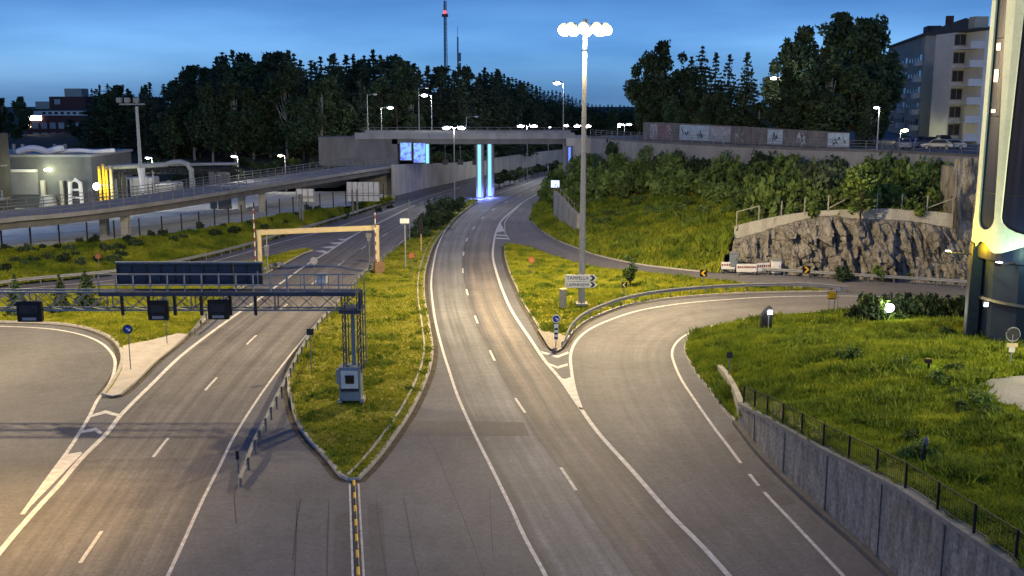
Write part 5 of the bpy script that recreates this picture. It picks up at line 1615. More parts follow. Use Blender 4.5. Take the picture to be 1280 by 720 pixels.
# ---- signs
def lettering(txt, w_, h_, m, parent, loc, name='lettering'):
    cu = bpy.data.curves.new(name, 'FONT'); cu.body = txt; cu.size = 1; cu.align_x = 'CENTER'; cu.align_y = 'CENTER'; cu.extrude = .004
    tmp = bpy.data.objects.new('tmp_text', cu); C.objects.link(tmp)
    bpy.context.view_layer.update()
    me = bpy.data.meshes.new_from_object(tmp.evaluated_get(bpy.context.evaluated_depsgraph_get()))
    bpy.data.objects.remove(tmp)
    xs = [v.co.x for v in me.vertices]; ys = [v.co.y for v in me.vertices]
    sx, sy = w_/(max(xs)-min(xs)), h_/(max(ys)-min(ys)); mx_, my_ = (max(xs)+min(xs))/2, (max(ys)+min(ys))/2
    for v in me.vertices:
        x, y, z = v.co
        v.co = ((x-mx_)*sx+loc[0], loc[1]-z, (y-my_)*sy+loc[2])
    me.materials.clear(); me.materials.append(m)
    o = bpy.data.objects.new(name, me); C.objects.link(o); o.parent = parent
    return o
def disc(mb, c, r, y0, y1, n=20):
    mb.cyl((c[0], y0, c[1]), (c[0], y1, c[1]), r, n=n)
def poles(t, h, xs=(0,), r=.04, y=.05, m=None):
    for x in xs:
        b = MB(); b.cyl((x, y, -.1), (x, y, h), r, n=8); b.build('pole', m or M['galv_dull'], t)
# direction arrows on the mast
Ys = mb_.y-.55
for (y0, y1, txt, lab) in ((343.2, 351.6, 'TAMPELLA', 'upper white arrow sign reading TAMPELLA on the big lighting mast'), (351.9, 359.6, 'LAPINNIEMI', 'lower white arrow sign reading LAPINNIEMI on the big lighting mast')):
    a_, c_ = A(706, y1, Ys), A(746.5, y0, Ys)
    w_, h_ = c_.x-a_.x, c_.z-a_.z-.03
    t = thing('direction_sign', lab, 'direction sign', (a_.x, Ys, a_.z), 0, 'arrow signs on the lighting mast')
    b = MB(); b.slab([(0, 0), (w_-.22, 0), (w_, h_/2), (w_-.22, h_), (0, h_)], 0, .06); b.build('board', M['white'], t)
    b = MB(); b.slab([(w_-.62, .03), (w_-.40, .03), (w_-.16, h_/2), (w_-.40, h_-.03), (w_-.62, h_-.03), (w_-.38, h_/2)], -.006, 0); b.build('arrow_head', M['black'], t)
    lettering(txt, w_*.68, h_*.52, M['black'], t, (w_*.40, -.004, h_*.5))
    b = MB(); b.box((w_*.52, .2, h_*.5), (.12, .35, .08)); b.build('bracket', M['galv_dull'], t)
def plate_sign(name, label, px, ybase, yc, rad_px, face, m_face, m_rim=None, group=None, zb=None, extra=None, r=.035, cat='road sign', square=False):
    base = G(px, ybase) if zb is None else G(px, ybase, zb)
    c_ = A(px, yc, base.y)
    rr = rad_px*base.y/1290/1.0
    t = thing(name, label, cat, base, 0, group)
    h = c_.z-base.z
    poles(t, h+rr*.8, r=r)
    b = MB()
    if square: b.box((0, 0, h), (2*rr, .03, 2*rr), bevel=.01)
    else: disc(b, (0, h), rr, -.02, .02)
    f = b.build('plate', m_face, t)
    if m_rim:
        b = MB(); n = 22
        b.tube([(math.cos(2*PI*i/n)*rr*.93, -.02, h+math.sin(2*PI*i/n)*rr*.93) for i in range(n+1)], rr*.09, 5); b.build('rim', m_rim, t)
    if extra: extra(t, h, rr)
    return t
def keep_arrow(t, h, rr):
    b = MB(); s_ = rr*.55
    b.slab([(s_, h-.1*s_-s_*.6), (s_, h+s_*.35), (s_*.6, h), (-s_*.4, h+s_*.65), (-s_*.65, h+s_*.35), (s_*.3, h-.35*s_), (-.05*s_, h-.7*s_)], -.03, -.022)
    b.build('arrow', M['white'], t)
tk_ = plate_sign('road_sign', 'round blue keep-right sign with white arrow above a striped board at the island tip', 695, 433, 398.5, 5.2, 'b', M['blue'], M['white'], zb=.2, extra=keep_arrow)
b = MB(); b.box((0, -.02, 1.05), (.30, .04, 1.15)); f = b.build('striped_board', M['white'], tk_)
b = MB()
for z in (.62, .95, 1.28): b.box((.0, -.045, z), (.24, .012, .15))
b.build('board_stripes', M['dark_steel'], f)
tk_ = plate_sign('road_sign', 'round dark blue sign on a slim pole at the paved tip of the left island', 163, 461, 411.5, 6.2, 'b', M['blue'], M['dark_steel'], zb=.21, extra=keep_arrow)
def back_plain(t, h, rr): pass
plate_sign('road_sign', 'grey back of a square sign on a pole near the left island kerb', 208.5, 428, 378, 6, 'g', M['galv_dull'], None, zb=.25, square=True)
plate_sign('road_sign', 'small dark sign seen edge-on by the median guardrail', 389, 462, 415, 4.2, 'g', M['dark_steel'], None, zb=.25, square=True)
plate_sign('road_sign', 'round orange sign on a pole beside the far left bank', 124, 340, 320, 4.0, 'o', M['orange'], M['red'], zb=.2)
plate_sign('road_sign', 'small round sign back on the far grass wedge beyond the portal', 393, 344, 326, 4.8, 'g', M['galv'], None, zb=.15, square=False)
plate_sign('road_sign', 'rusty round sign lit from above on the junction island tip', 664.5, 341, 325, 4.4, 'g', M['orange'], M['red'], zb=.25)
plate_sign('road_sign', 'rusty round sign standing on the median under the lamp glow', 515, 345, 319, 4.0, 'g', M['orange'], M['red'], zb=.2)
plate_sign('road_sign', 'small dark sign on a thin pole in the grass near the pale wing wall', 911, 470, 444, 4.0, 'd', M['dark_steel'], None, zb=.8, square=True)
# slender poles with boxes on the median and the far island
def box_pole(label, px, yb, yt, boxes, zb=.2, m=None, r=.07):
    base = G(px, yb, zb); h = A(px, yt, base.y).z-zb
    t = thing('sensor_pole', label, 'pole', base, 0)
    b = MB(); b.cyl((0, 0, 0), (0, 0, h), r, n=8); b.build('pole', m or M['galv'], t)
    for (yy, w_, hh_, mm) in boxes:
        z = A(px, yy, base.y).z-zb
        b = MB(); b.box((0, -.12, z), (w_, .25, hh_), bevel=.03); b.build('box', mm, t)
    return t
box_pole('slender pole with grey boxes next to the left post of the height portal', 335, 340, 289, [(290, .7, .35, M['galv_dull']), (310, .5, .6, M['galv']), (317, .4, .5, M['galv'])])
box_pole('white topped pole on the median beside the round rusty sign', 507, 335, 272, [(276, .95, .5, M['white'])])
box_pole('short pole with a black framed pale lamp box on the median', 526.5, 313, 277, [(283, .55, 1.6, M['black'])], m=M['cream'])
box_pole('dark slim pole with a small box right of the height portal', 462, 332, 292, [(294, .6, .5, M['galv_dull']), (299, .35, .4, M['galv_dull'])], m=M['galv_dull'])
box_pole('thin double pole between the median shrubs and the height portal', 512, 302, 250, [], m=M['galv_dull'])
# chevron boards
def chevron(label, px, ybase, yc, w_px, flip, back=False, zb=.25):
    base = G(px, ybase, zb); c_ = A(px, yc, base.y); s_ = w_px*base.y/1290/2; h = c_.z-zb
    t = thing('chevron_sign', label, 'chevron sign', base, 0, 'curve chevron signs')
    poles(t, h+s_*.6, r=.04)
    b = MB(); b.box((0, 0, h), (2*s_, .04, 2*s_), bevel=.01); b.build('board', M['black'], t)
    b = MB(); f = -1 if flip else 1
    P_ = [(-.65*s_*f, h-.8*s_), (-.05*s_*f, h-.8*s_), (.7*s_*f, h), (-.05*s_*f, h+.8*s_), (-.65*s_*f, h+.8*s_), (.1*s_*f, h)]
    if flip: P_ = P_[::-1]
    b.slab(P_, -.035, -.022); b.build('chevron', M['yellow'] if not back else M['cream'], t)
chevron('black board with a pale chevron beside the sapling on the junction island', 780, 374, 356, 7, True, True)
chevron('black and yellow chevron board on the island across from the grass slope', 879, 356, 341.5, 9, True)
chevron('black and yellow chevron board before the dark rock face, right of the white box', 1007, 358, 337, 10, False)
# yellow sign on two poles
base = G(1039, 392, .15)
t = thing('road_sign', 'yellow rectangular sign on two poles at the edge of the grass mound', 'road sign', base)
c_ = A(1039, 369, base.y); h = c_.z-.15; poles(t, h, (-.22, .22)); 
b = MB(); b.box((0, 0, h), (.62, .05, .52), bevel=.02); f = b.build('plate', M['yellow'], t)
b = MB(); b.box((0, .03, h-.02), (.72, .03, .64)); b.build('backing', M['black'], f)
plate_sign('road_sign', 'small white sign with a red edge on a pole right of the yellow sign', 1046.5, 391, 361.5, 3.6, 'w', M['white'], M['red'], zb=.15)
# large signs seen from the back by the flyover
for (x0, x1, y0, y1, yb, n_, lab) in ((371.5, 394, 236, 252, 276, 3, 'smaller ribbed back of a road sign standing under the flyover'), (434, 475, 227.5, 251.5, 265, 6, 'larger ribbed back of a road sign at the flyover end')):
    base = G((x0+x1)/2, yb, 1.0); Y = base.y
    a_, c_ = A(x0, y1, Y), A(x1, y0, Y)
    t = thing('road_sign', lab, 'road sign', base, 0, 'signs seen from behind')
    w_, h_ = c_.x-a_.x, c_.z-a_.z; z0 = a_.z-base.z
    b = MB(); b.box((0, 0, z0+h_/2), (w_, .08, h_), bevel=.02); pn = b.build('panel', M['offwhite'], t)
    b = MB()
    for i in range(n_+1): b.box((-w_/2+.08+(w_-.16)*i/n_, -.08, z0+h_/2), (.09, .1, h_))
    b.box((0, -.12, z0+h_*.3), (w_, .06, .12)); b.box((0, -.12, z0+h_*.42), (w_, .06, .08)); b.build('rib', M['galv_dull'], pn)
    poles(t, z0+h_*.6, (-w_*.32, -w_*.18), r=.13, y=-.2)
# overhead lane signals in front of the bridge
for px, lab in ((556.5, 'left one of the black lane signal boxes hung before the bridge'), (575.5, 'middle black lane signal box hung before the bridge'), (594, 'black lane signal box partly behind the blue lit column')):
    Y = 187; p = A(px, 202.5, Y)
    t = thing('lane_signal', lab, 'traffic signal', (p.x, Y, p.z), 0, 'lane signals at the bridge')
    b = MB(); b.box((0, 0, 0), (1.0, .3, 1.0), bevel=.06); b.build('housing', M['black'], t)
    b = MB(); b.cyl((0, .1, .5), (0, .1, 10.0-p.z-.3), .05, n=6); b.build('drop_rod', M['galv_dull'], t)
    b = MB(); b.box((0, .02, -.53), (1.1, .36, .06)); b.build('lower_frame', M['galv'], t)

# ---- bollards and boxes
def bollard_cyl(label, px, yb, yt, wpx, zb):
    base = G(px, yb, zb); h = A(px, yt, base.y).z-zb; r_ = wpx*base.y/1290/2
    t = thing('bollard', label, 'bollard', base)
    b = MB(); b.cyl((0, 0, 0), (0, 0, h-.08), r_*.9, r_, 16); b.build('body', M['galv'], t)
    b = MB(); b.cyl((0, 0, h-.08), (0, 0, h+.02), r_*1.03, r_*1.0, 16); b.build('cap', M['cream'], t)
bollard_cyl('fat grey cylinder with a pale top standing in the island grass', 703.5, 384, 361, 9, .3)
# dark curved bollard lamp on the mound
base = G(957, 409, .75)
t = thing('light_bollard', 'dark curved light bollard with a small lit window at the mound edge', 'light bollard', base)
b = MB(); b.slab([(-.40, 0), (.40, 0), (.42, 1.45), (.30, 1.62), (.02, 1.46), (-.22, 1.2), (-.38, .85)], -.28, .28); b.build('body', M['black'], t)
b = MB(); b.box((.22, -.30, 1.2), (.32, .06, .3), bevel=.02); b.build('lamp_window', M['lens_cool'], t)
b = MB(); b.box((.12, -.30, .5), (.07, .05, .9)); b.build('groove', M['galv_dull'], t)
lamp_light('bollard_lamp', (.25, -.7, 1.2), 25, (.9, .95, 1), .15, t)
# flood lamp in front of the hedge
base = G(1111, 392, 1.4); 
zg = gz(base.x, base.y); 
t = thing('flood_lamp', 'round white floodlight on a short stand before the dark hedge', 'floodlight', (base.x, base.y, zg))
hl = A(1111, 384.5, base.y).z-zg
b = MB(); b.cyl((0, 0, 0), (0, 0, max(.3, hl-.2)), .05, n=6); b.build('stand', M['dark_steel'], t)
b = MB(); b.sphere((.06, .1, hl), .42, 10, 7, sc=(.9, .6, .85)); b.build('housing', M['dark_steel'], t)
b = MB(); b.sphere((-.04, -.12, hl), .40, 12, 8, sc=(1, .5, .85)); b.build('lens', M['lens_cool'], t)
lamp_light('flood_bulb', (-.05, -.8, hl+.4), 260, (.95, 1, .85), .3, t)
# little bollard on the mound, in front of the tower
def mini(label, px, yb, yt, cat='bollard'):
    # find the ground point of the mound under this pixel
    Y = 40.0
    for _ in range(60):
        p = A(px, yb, Y); 
        if gz(p.x, Y) >= p.z: break
        Y += .6
    p = A(px, yb, Y); zg = gz(p.x, Y); h = A(px, yt, Y).z-zg
    t = thing('garden_bollard', label, cat, (p.x, Y, zg), 0)
    return t, h, Y
t, h, Y = mini('small black light bollard with a flat cap in the tall grass before the tower', 1160, 468, 449)
b = MB(); b.cyl((0, 0, 0), (0, 0, h*.85), .075, n=8); b.build('post', M['black'], t)
b = MB(); b.box((-.04, 0, h*.88), (.34, .3, .26), bevel=.03); b.build('cap', M['black'], t)
lamp_light('bollard_glow', (.25, .3, .5), 18, (.8, 1, .6), .1, t)
t, h, Y = mini('dark leaning post with a grey top in the near grass behind the railing', 1151, 586, 546, 'post')
b = MB(); b.cyl((0, 0, 0), (.1, 0, h*.8), .09, .07, n=8); b.build('post', M['dark_steel'], t)
b = MB(); b.sphere((.13, 0, h*.85), .16, 10, 6, sc=(.7, .7, 1.3)); b.build('top', M['galv_dull'], t)
# tower foot lights
t = thing('flood_lamp', 'small square floodlight on the dark column at the tower foot', 'floodlight', (28.2, 60.3, 5.6))
b = MB(); b.box((0, 0, 0), (.3, .2, .3), bevel=.03); b.build('housing', M['dark_steel'], t)
b = MB(); b.box((0, -.12, 0), (.22, .05, .24), bevel=.02); b.build('lens', M['lens_cool'], t)
for i, (ang_, col_, pw_, lab) in enumerate(((R(14), (1, .60, .0), 1100, 'yellow uplight on the ledge at the left side of the tower'), (R(60), (.6, 1, .7), 260, 'pale green uplight on the ledge at the front of the tower'))):
    x, y, _ = cyl_pt(tang+ang_, 0, TR+1.5)
    t = thing('uplight', lab, 'uplight', (TC.x+x, TC.y+y, ZB-.35), tang+ang_, 'uplights of the round tower')
    b = MB(); b.box((0, 0, 0), (.3, .4, .2), bevel=.03); b.build('housing', M['dark_steel'], t)
    b = MB(); b.box((-.85, 0, -.05), (1.6, .1, .08)); b.build('bracket', M['dark_steel'], t)
    b = MB(); b.box((0, 0, .11), (.24, .3, .03)); b.build('lens', M['lens_cool'], t)
    lo = lamp_light('uplight_bulb', (-.1, 0, .35), pw_, col_, .15, t)
# round sign at the tower
t, h, Y = mini('round grey sign back with two small plates in front of the dark tower base', 1262, 462, 418, 'road sign')
t.name = 'road_sign'
b = MB(); b.cyl((0, 0, 0), (0, 0, h), .035, n=7); b.build('pole', M['galv'], t)
b = MB(); disc(b, (0, h), .40, -.02, .02); pn = b.build('plate', M['dark_steel'], t)
b = MB(); b.tube([(math.cos(2*PI*i/20)*.39, -.02, h+math.sin(2*PI*i/20)*.39) for i in range(21)], .04, 5); b.build('rim', M['galv_dull'], pn)
b = MB(); b.box((0, -.04, h-.6), (.62, .03, .22)); b.build('yellow_plate', M['cream'], t)
b = MB(); b.box((0, -.04, h-.85), (.32, .03, .3)); b.build('white_plate', M['offwhite'], t)

# ---- barrier boards, cabinet and box at the rock foot
Yb_ = G(930, 344).y
def board(label, px0, px1, y0, y1, Y, rz=0.0):
    a_, c_ = A(px0, y1, Y), A(px1, y0, Y); w_, h_ = c_.x-a_.x, c_.z-a_.z
    t = thing('barrier_board', label, 'barrier', ((a_.x+c_.x)/2, Y, max(0, a_.z-.2)), rz, 'barrier boards at the rock foot')
    b = MB(); b.box((0, 0, .2+h_/2), (w_, .1, h_), bevel=.02); b.build('board', M['white'], t)
    b = MB(); n = max(4, int(w_/.22))
    rr_ = random.Random(int(px0))
    for i in range(n): b.box((-w_*.42+w_*.84*i/(n-1), -.055, .2+h_*.62), (.16, .012, .16+.1*rr_.random()))
    b.build('red_marks', M['red'], t)
    for s_ in (-1, 1):
        b = MB(); b.box((s_*w_*.42, .1, .1), (.12, .6, .25)); b.build('foot', M['galv_dull'], t)
board('short white barrier board with red marks left of the grey cabinet', 901.5, 919, 327.5, 336.5, Yb_+1)
board('long white barrier board with red marks in the middle of the row', 920.5, 946, 330, 340, Yb_)
board('angled white barrier board next to the white box', 945, 963, 328.5, 339, Yb_+.3, R(14))
for (px0, px1, y0, y1, lab, nm, mm) in ((912, 922, 316, 333, 'narrow grey blue cabinet behind the barrier boards', 'utility_cabinet', 'grey_cab'), (964, 976, 325.5, 341, 'plain white box standing at the rock foot right of the barriers', 'utility_box', 'white')):
    Y = Yb_+1.2 if nm == 'utility_cabinet' else Yb_+.25
    a_, c_ = A(px0, y1, Y), A(px1, y0, Y); w_, h_ = c_.x-a_.x, c_.z-a_.z
    t = thing(nm, lab, 'cabinet', ((a_.x+c_.x)/2, Y, max(0, a_.z)))
    b = MB(); b.box((0, 0, h_/2), (w_, .6, h_), bevel=.04); b.build('body', M[mm], t)
    b = MB(); b.box((0, 0, h_+.03), (w_+.08, .7, .07)); b.build('lid', M['galv'], t)
    b = MB(); b.box((w_*.3, -.32, h_*.55), (.05, .04, .2)); b.build('handle', M['dark_steel'], t)
    for s_ in (-1, 1):
        b = MB(); b.box((s_*w_*.3, 0, -.1), (.1, .4, .3)); b.build('leg', M['galv_dull'], t)
# ---- underpass wall with railing at the slope foot
uw = [G(691, 272), G(697, 270), G(708, 282), G(721, 290)]
a0 = G(692, 276); 
pth = smooth([Vector((A(692, 243, 150).x, 150, 0)), Vector((A(700, 252, 143).x, 143, 0)), Vector((A(711, 266, 137).x, 137, 0)), Vector((A(721, 275, 133).x, 133, 0))], 1)
t = thing('underpass_wall', 'short sloping concrete wall with a rail at the foot of the bushy slope', 'wall', pth[0])
zts = [float(np.interp(p.y, [133, 137, 143, 150], [A(721, 268, 133).z, A(711, 259, 137).z, A(700, 246, 143).z, A(692, 238.5, 150).z])) for p in pth]
b = MB(); wall(b, pth, -.2, zts, 0, .5, pth[0]); b.build('wall_face', M['concrete_pale'], t)
b = MB()
tp = [Vector((p.x-pth[0].x, p.y-pth[0].y, z)) for p, z in zip(pth, zts)]
b.tube([q+Vector((.2, .2, 1.0)) for q in tp], .04, 5); b.build('rail', M['galv_dull'], t)
for q in tp[::3]:
    b = MB(); b.box((q.x+.2, q.y+.2, q.z+.5), (.1, .1, 1.0)); b.build('post', M['wood'], t)
# glowing blue information screen
p = A(694, 230, 163)
t = thing('light_box', 'small glowing pale blue screen on the verge before the right abutment', 'light box', (p.x, 163, 0))
b = MB(); b.box((0, 0, p.z), (1.3, .25, 1.1), R(-15), bevel=.04); b.build('screen', emis('screen_blue', (.55, .72, 1), 2.0), t)
b = MB(); b.box((0, .25, p.z), (1.4, .3, 1.2), R(-15)); b.build('housing', M['dark_steel'], t)
b = MB(); b.cyl((0, .25, 0), (0, .25, p.z), .1, n=8); b.build('pole', M['galv_dull'], t)

# ---- parked cars by the apartment block
def car(label, loc, rz, body_m):
    t = thing('parked_car', label, 'car', loc, rz, 'cars parked by the apartment block')
    prof = [(-2.1, .35), (2.1, .35), (2.15, .75), (1.2, .92), (.55, 1.42), (-1.1, 1.45), (-1.9, .98), (-2.15, .9)]
    b = MB(); b.slab(prof, -.82, .82); o = b.build('body', body_m, t)
    md = o.modifiers.new('bevel', 'BEVEL'); md.width = .08; md.segments = 2
    b = MB()
    for s_ in (-1, 1):
        y = s_*.83
        b.add([(.95, y, .95), (.48, y, 1.36), (-1.0, y, 1.38), (-1.6, y, .98)], [(0, 1, 2, 3) if s_ < 0 else (3, 2, 1, 0)])
    b.build('side_windows', M['pane'], t)
    b = MB(); b.add([(1.22, -.7, .95), (1.22, .7, .95), (.6, .65, 1.4), (.6, -.65, 1.4)], [(0, 1, 2, 3)]); b.build('windscreen', M['pane'], t); b = MB(); b.add([(-1.98, -.7, 1.0), (-1.98, .7, 1.0), (-1.18, .65, 1.44), (-1.18, -.65, 1.44)], [(3, 2, 1, 0)])
    b.build('rear_window', M['pane'], t)
    for x in (-1.3, 1.3):
        for y in (-.8, .8):
            b = MB(); b.cyl((x, y-.1, .32), (x, y+.1, .32), .32, n=12); wh = b.build('wheel', M['black'], t)
            b = MB(); b.cyl((x, y-.11, .32), (x, y+.11, .32), .18, n=10); b.build('rim', M['galv'], wh)
    for y in (-.6, .6):
        b = MB(); b.box((2.12, y, .68), (.08, .3, .14)); b.build('headlight', M['white'], t)
        b = MB(); b.box((-2.13, y, .8), (.08, .25, .14)); b.build('tail_light', M['red'], t)
paint = lambda n, c: mat(n, c, .3, .2, spec=.6)
for px, yy, Y, rz, m_, lab in ((1128, 182, 148, R(80), paint('car_white', (.30, .32, .34)), 'pale car parked nearest the yellow lantern'), (1139, 183, 149, R(60), paint('car_silver', (.36, .42, .50)), 'silver blue car second from the lantern'),
        (1160, 181, 156, R(20), paint('car_dark', (.05, .05, .06)), 'dark car parked before the blank gable'), (1178, 176, 163, R(85), paint('van_dark', (.035, .04, .05)), 'tall dark car parked close to the gable wall'),
        (1172, 184, 146, R(150), paint('car_pale', (.28, .30, .31)), 'white car in front of the tall dark car'), (1187, 184, 146, R(165), paint('car_grey', (.3, .32, .34)), 'light grey car at the right end of the car row')):
    x = A(px, yy, Y).x
    car(lab, (x, Y, ZS+.03), rz, m_)
# ================================================================== VEGETATION
def raw_mesh(name, V, F, m):
    me = bpy.data.meshes.new(name); me.from_pydata(V, [], F); me.materials.append(m); me.update(); return me
def quads_at(P, size, rng, flat=.0, aniso=1.0):
    """small leaf clumps: one bent quad each, random direction"""
    n = len(P)
    nn = rng.normal(0, 1, (n, 3)); nn[:, 2] = nn[:, 2]*(1-flat)+flat*1.2
    nn /= np.linalg.norm(nn, axis=1)[:, None]
    t = np.cross(nn, rng.normal(0, 1, (n, 3))); t /= np.linalg.norm(t, axis=1)[:, None]+1e-9
    u = np.cross(nn, t)
    s = size*(.6+.8*rng.random(n))[:, None]
    a = P+t*s*aniso; b = P+u*s*.55; c = P-t*s*aniso; d = P-u*s*.55
    V = np.stack([a, b, c, d], 1).reshape(-1, 3)
    F = [(4*i, 4*i+1, 4*i+2, 4*i+3) for i in range(n)]
    return V, F
def crown_points(lobes, n, rng, shell=.55):
    w = np.array([l[3]**2 for l in lobes]); w /= w.sum()
    idx = rng.choice(len(lobes), n, p=w)
    L = np.array(lobes)
    d = rng.normal(0, 1, (n, 3)); d /= np.linalg.norm(d, axis=1)[:, None]
    r = L[idx, 3]*(shell+(1-shell)*rng.random(n)**.6)*(1+.12*rng.normal(0, 1, n))
    P = L[idx, :3]+d*r[:, None]*np.c_[np.ones(n), np.ones(n), L[idx, 4] if L.shape[1] > 4 else np.ones(n)]
    return P
def trunk_mesh(name, h, r, lean, rng, m, limbs=()):
    b = MB()
    pts = [(lean[0]*t*t*h*.1+.06*math.sin(t*7)*r*4, lean[1]*t*t*h*.1, h*t-.3*(t == 0)) for t in np.linspace(0, 1, 7)]
    b.tube(pts, [r*(1.25-1.1*t) for t in np.linspace(0, 1, 7)], 7)
    for (z, q, rr) in limbs:
        p0 = Vector(pts[min(6, int(z/h*6))])
        mid = (p0+Vector(q))/2+Vector((0, 0, -.15*(Vector(q)-p0).length*.3))
        b.tube([p0, mid, q], [rr, rr*.7, rr*.25], 5)
    return raw_mesh(name, b.v, b.f, m)
def spruce(seed, h, r, m, base=.12, tiers=19, leaf=.5):
    rng = np.random.default_rng(seed)
    P = []; limbs = []
    for k_ in range(tiers):
        t = k_/(tiers-1)
        z = h*(base+(1-base)*t**.92)
        R_ = r*(1-t)**.8*(.72+.5*rng.random())+.18
        n = max(4, int(10*(1-t)+4))
        a0 = rng.random()*6
        for j in range(n):
            if rng.random() < .12: continue
            a = a0+2*PI*(j+rng.random()*.6)/n; l = R_*(.6+.55*rng.random())
            dr = .22+.22*rng.random()
            ns = max(2, int(l/.42))
            for f in np.linspace(.18, 1, ns):
                w = .16*l*(1-.5*f)
                for _ in range(2 if l > 1.2 else 1):
                    P.append((math.cos(a)*l*f+rng.normal(0, w), math.sin(a)*l*f+rng.normal(0, w), z-l*f*dr+.10*l*f*f+rng.normal(0, .10)))
            if l > 1.5 and j % 3 == 0: limbs.append((z, (math.cos(a)*l*.8, math.sin(a)*l*.8, z-l*.8*dr), .045))
    P += [(0, 0, h*(.93+.01*q)) for q in range(8)]
    P = np.array(P)
    V, F = quads_at(P, leaf, rng, .45)
    V[:, 2] -= .06*np.abs(V[:, 0])*0
    return raw_mesh('spruce_crown', [tuple(v) for v in V], F, m), trunk_mesh('spruce_trunk', h*.97, .012*h, (0, 0), rng, M['bark'], limbs)
def broad(seed, h, r, m, nleaf=2600, base=.25, nl=14, leaf=.38, trunk_m=None, tall=1.3, sp=1.0):
    rng = np.random.default_rng(seed)
    lobes = []
    for i in range(nl):
        t = rng.random()
        z = h*(base+.06+(1-base)*.90*t)
        prof = math.sin(PI*min(1, .18+.80*t))**.75
        a = rng.random()*2*PI; d = r*prof*(.30+.60*rng.random())*sp
        lobes.append((math.cos(a)*d, math.sin(a)*d, z, r*(.25+.22*rng.random())*(.65+.5*prof), tall))
    P = crown_points(lobes, nleaf, rng, .45)
    P[:, 2] = np.minimum(P[:, 2], h*(1.0+.03*rng.random(nleaf)))
    V, F = quads_at(P, leaf, rng)
    limbs = [(max(.5, l[2]*.62), (l[0]*.85, l[1]*.85, l[2]), .012*h*.5) for l in lobes]
    return raw_mesh('leaf_crown', [tuple(v) for v in V], F, m), trunk_mesh('leaf_trunk', h*.82, .012*h, (rng.normal(0, .3), rng.normal(0, .3)), rng, trunk_m or M['bark'], limbs)
def pine(seed, h, r, m, nleaf=1500):
    rng = np.random.default_rng(seed)
    lobes = []
    for i in range(11):
        t = rng.random()
        z = h*(.55+.42*t); a = rng.random()*2*PI; d = r*(1-.65*t)*(.35+.6*rng.random())
        lobes.append((math.cos(a)*d, math.sin(a)*d, z, r*(.28+.2*rng.random()), .55))
    lobes.append((0, 0, h*.96, r*.35, .9))
    P = crown_points(lobes, nleaf, rng, .3)
    V, F = quads_at(P, .42, rng, .2)
    limbs = [(l[2]*.9, l[:3], .05) for l in lobes]
    return raw_mesh('pine_crown', [tuple(v) for v in V], F, m), trunk_mesh('pine_trunk', h*.95, .013*h, (rng.normal(0, .4), 0), rng, M['bark'], limbs)
def bush_mesh(seed, r, m, n=700, leaf=.20, tall=.85, nl=7):
    rng = np.random.default_rng(seed)
    lobes = [(rng.normal(0, r*.42), rng.normal(0, r*.42), r*(.35+.75*rng.random())*tall, r*(.28+.25*rng.random()), 1.0) for _ in range(nl)]
    P = crown_points(lobes, n, rng, .35); P[:, 2] = np.abs(P[:, 2])
    # loose shoots on the outline
    k_ = n//8
    S_ = crown_points(lobes, k_, rng, 1.0); S_[:, 2] = np.abs(S_[:, 2])*1.12; S_[:, :2] *= 1.12
    V, F = quads_at(np.r_[P, S_], leaf, rng)
    b = MB()
    for l in lobes: b.tube([(l[0]*.15, l[1]*.15, -.15), (l[0]*.6, l[1]*.6, l[2]*.5), (l[0], l[1], l[2])], [.05*r*.5+.01, .03*r*.5+.008, .008], 5)
    return raw_mesh('bush_leaves', [tuple(v) for v in V], F, m), raw_mesh('bush_stems', b.v, b.f, M['bark'])
def plant(name, meshes, parts, loc, rz, sc, label, cat, group=None):
    t = bpy.data.objects.new(name, None); C.objects.link(t); t.empty_display_size = .2
    t.location = loc; t.rotation_euler = (0, 0, rz); t.scale = sc if isinstance(sc, tuple) else (sc,)*3
    tag(t, label, cat, group)
    for me, nm in zip(meshes, parts):
        o = bpy.data.objects.new(nm, me); C.objects.link(o); o.parent = t
    return t
rnd = random.Random(12)
# --- prototypes, unit heights are real metres
SPR = [spruce(10+i, 20, 3.2+.28*i, M['needles'], .05+.04*(i % 3), 21) for i in range(5)]
PIN = [pine(30+i, 20, 3.6, M['pine']) for i in range(4)]
BRD = [broad(50+i, 20, 4.6, M['leaf_dark'], 4200, .16, 22, .46, M['birch'] if i % 2 else M['bark']) for i in range(5)]
# --- the forest on the left hill
sky_px = [0, 20, 40, 60, 110, 118, 135, 150, 165, 185, 196, 205, 225, 250, 280, 300, 325, 350, 365, 380, 400, 420, 440, 460, 480, 505, 518, 526, 540, 560, 580, 600, 620, 640, 660, 680, 700, 720, 740, 760, 790]
sky_y = [128, 124, 134, 150, 150, 112, 106, 108, 112, 106, 98, 100, 94, 84, 70, 68, 72, 63, 70, 78, 76, 72, 74, 66, 72, 70, 82, 88, 82, 86, 80, 88, 90, 97, 102, 112, 113, 122, 128, 130, 132]
nforest = 0
fl_lab = {'s': 'dark spruce standing in the dense forest on the hill behind the bridge', 'p': 'tall dark pine standing in the dense forest on the hill behind the bridge', 'b': 'dark leafy tree standing in the dense forest on the hill behind the bridge'}
rows = [(199, 215, 430, 4.0, 'b'), (207, 185, 445, 4.0, 'm'), (217, 165, 520, 4.0, 'm'), (229, 120, 650, 4.2, 'm'), (243, 110, 700, 4.2, 'm'), (258, 112, 745, 4.4, 'm'), (276, 150, 770, 4.6, 'm')]
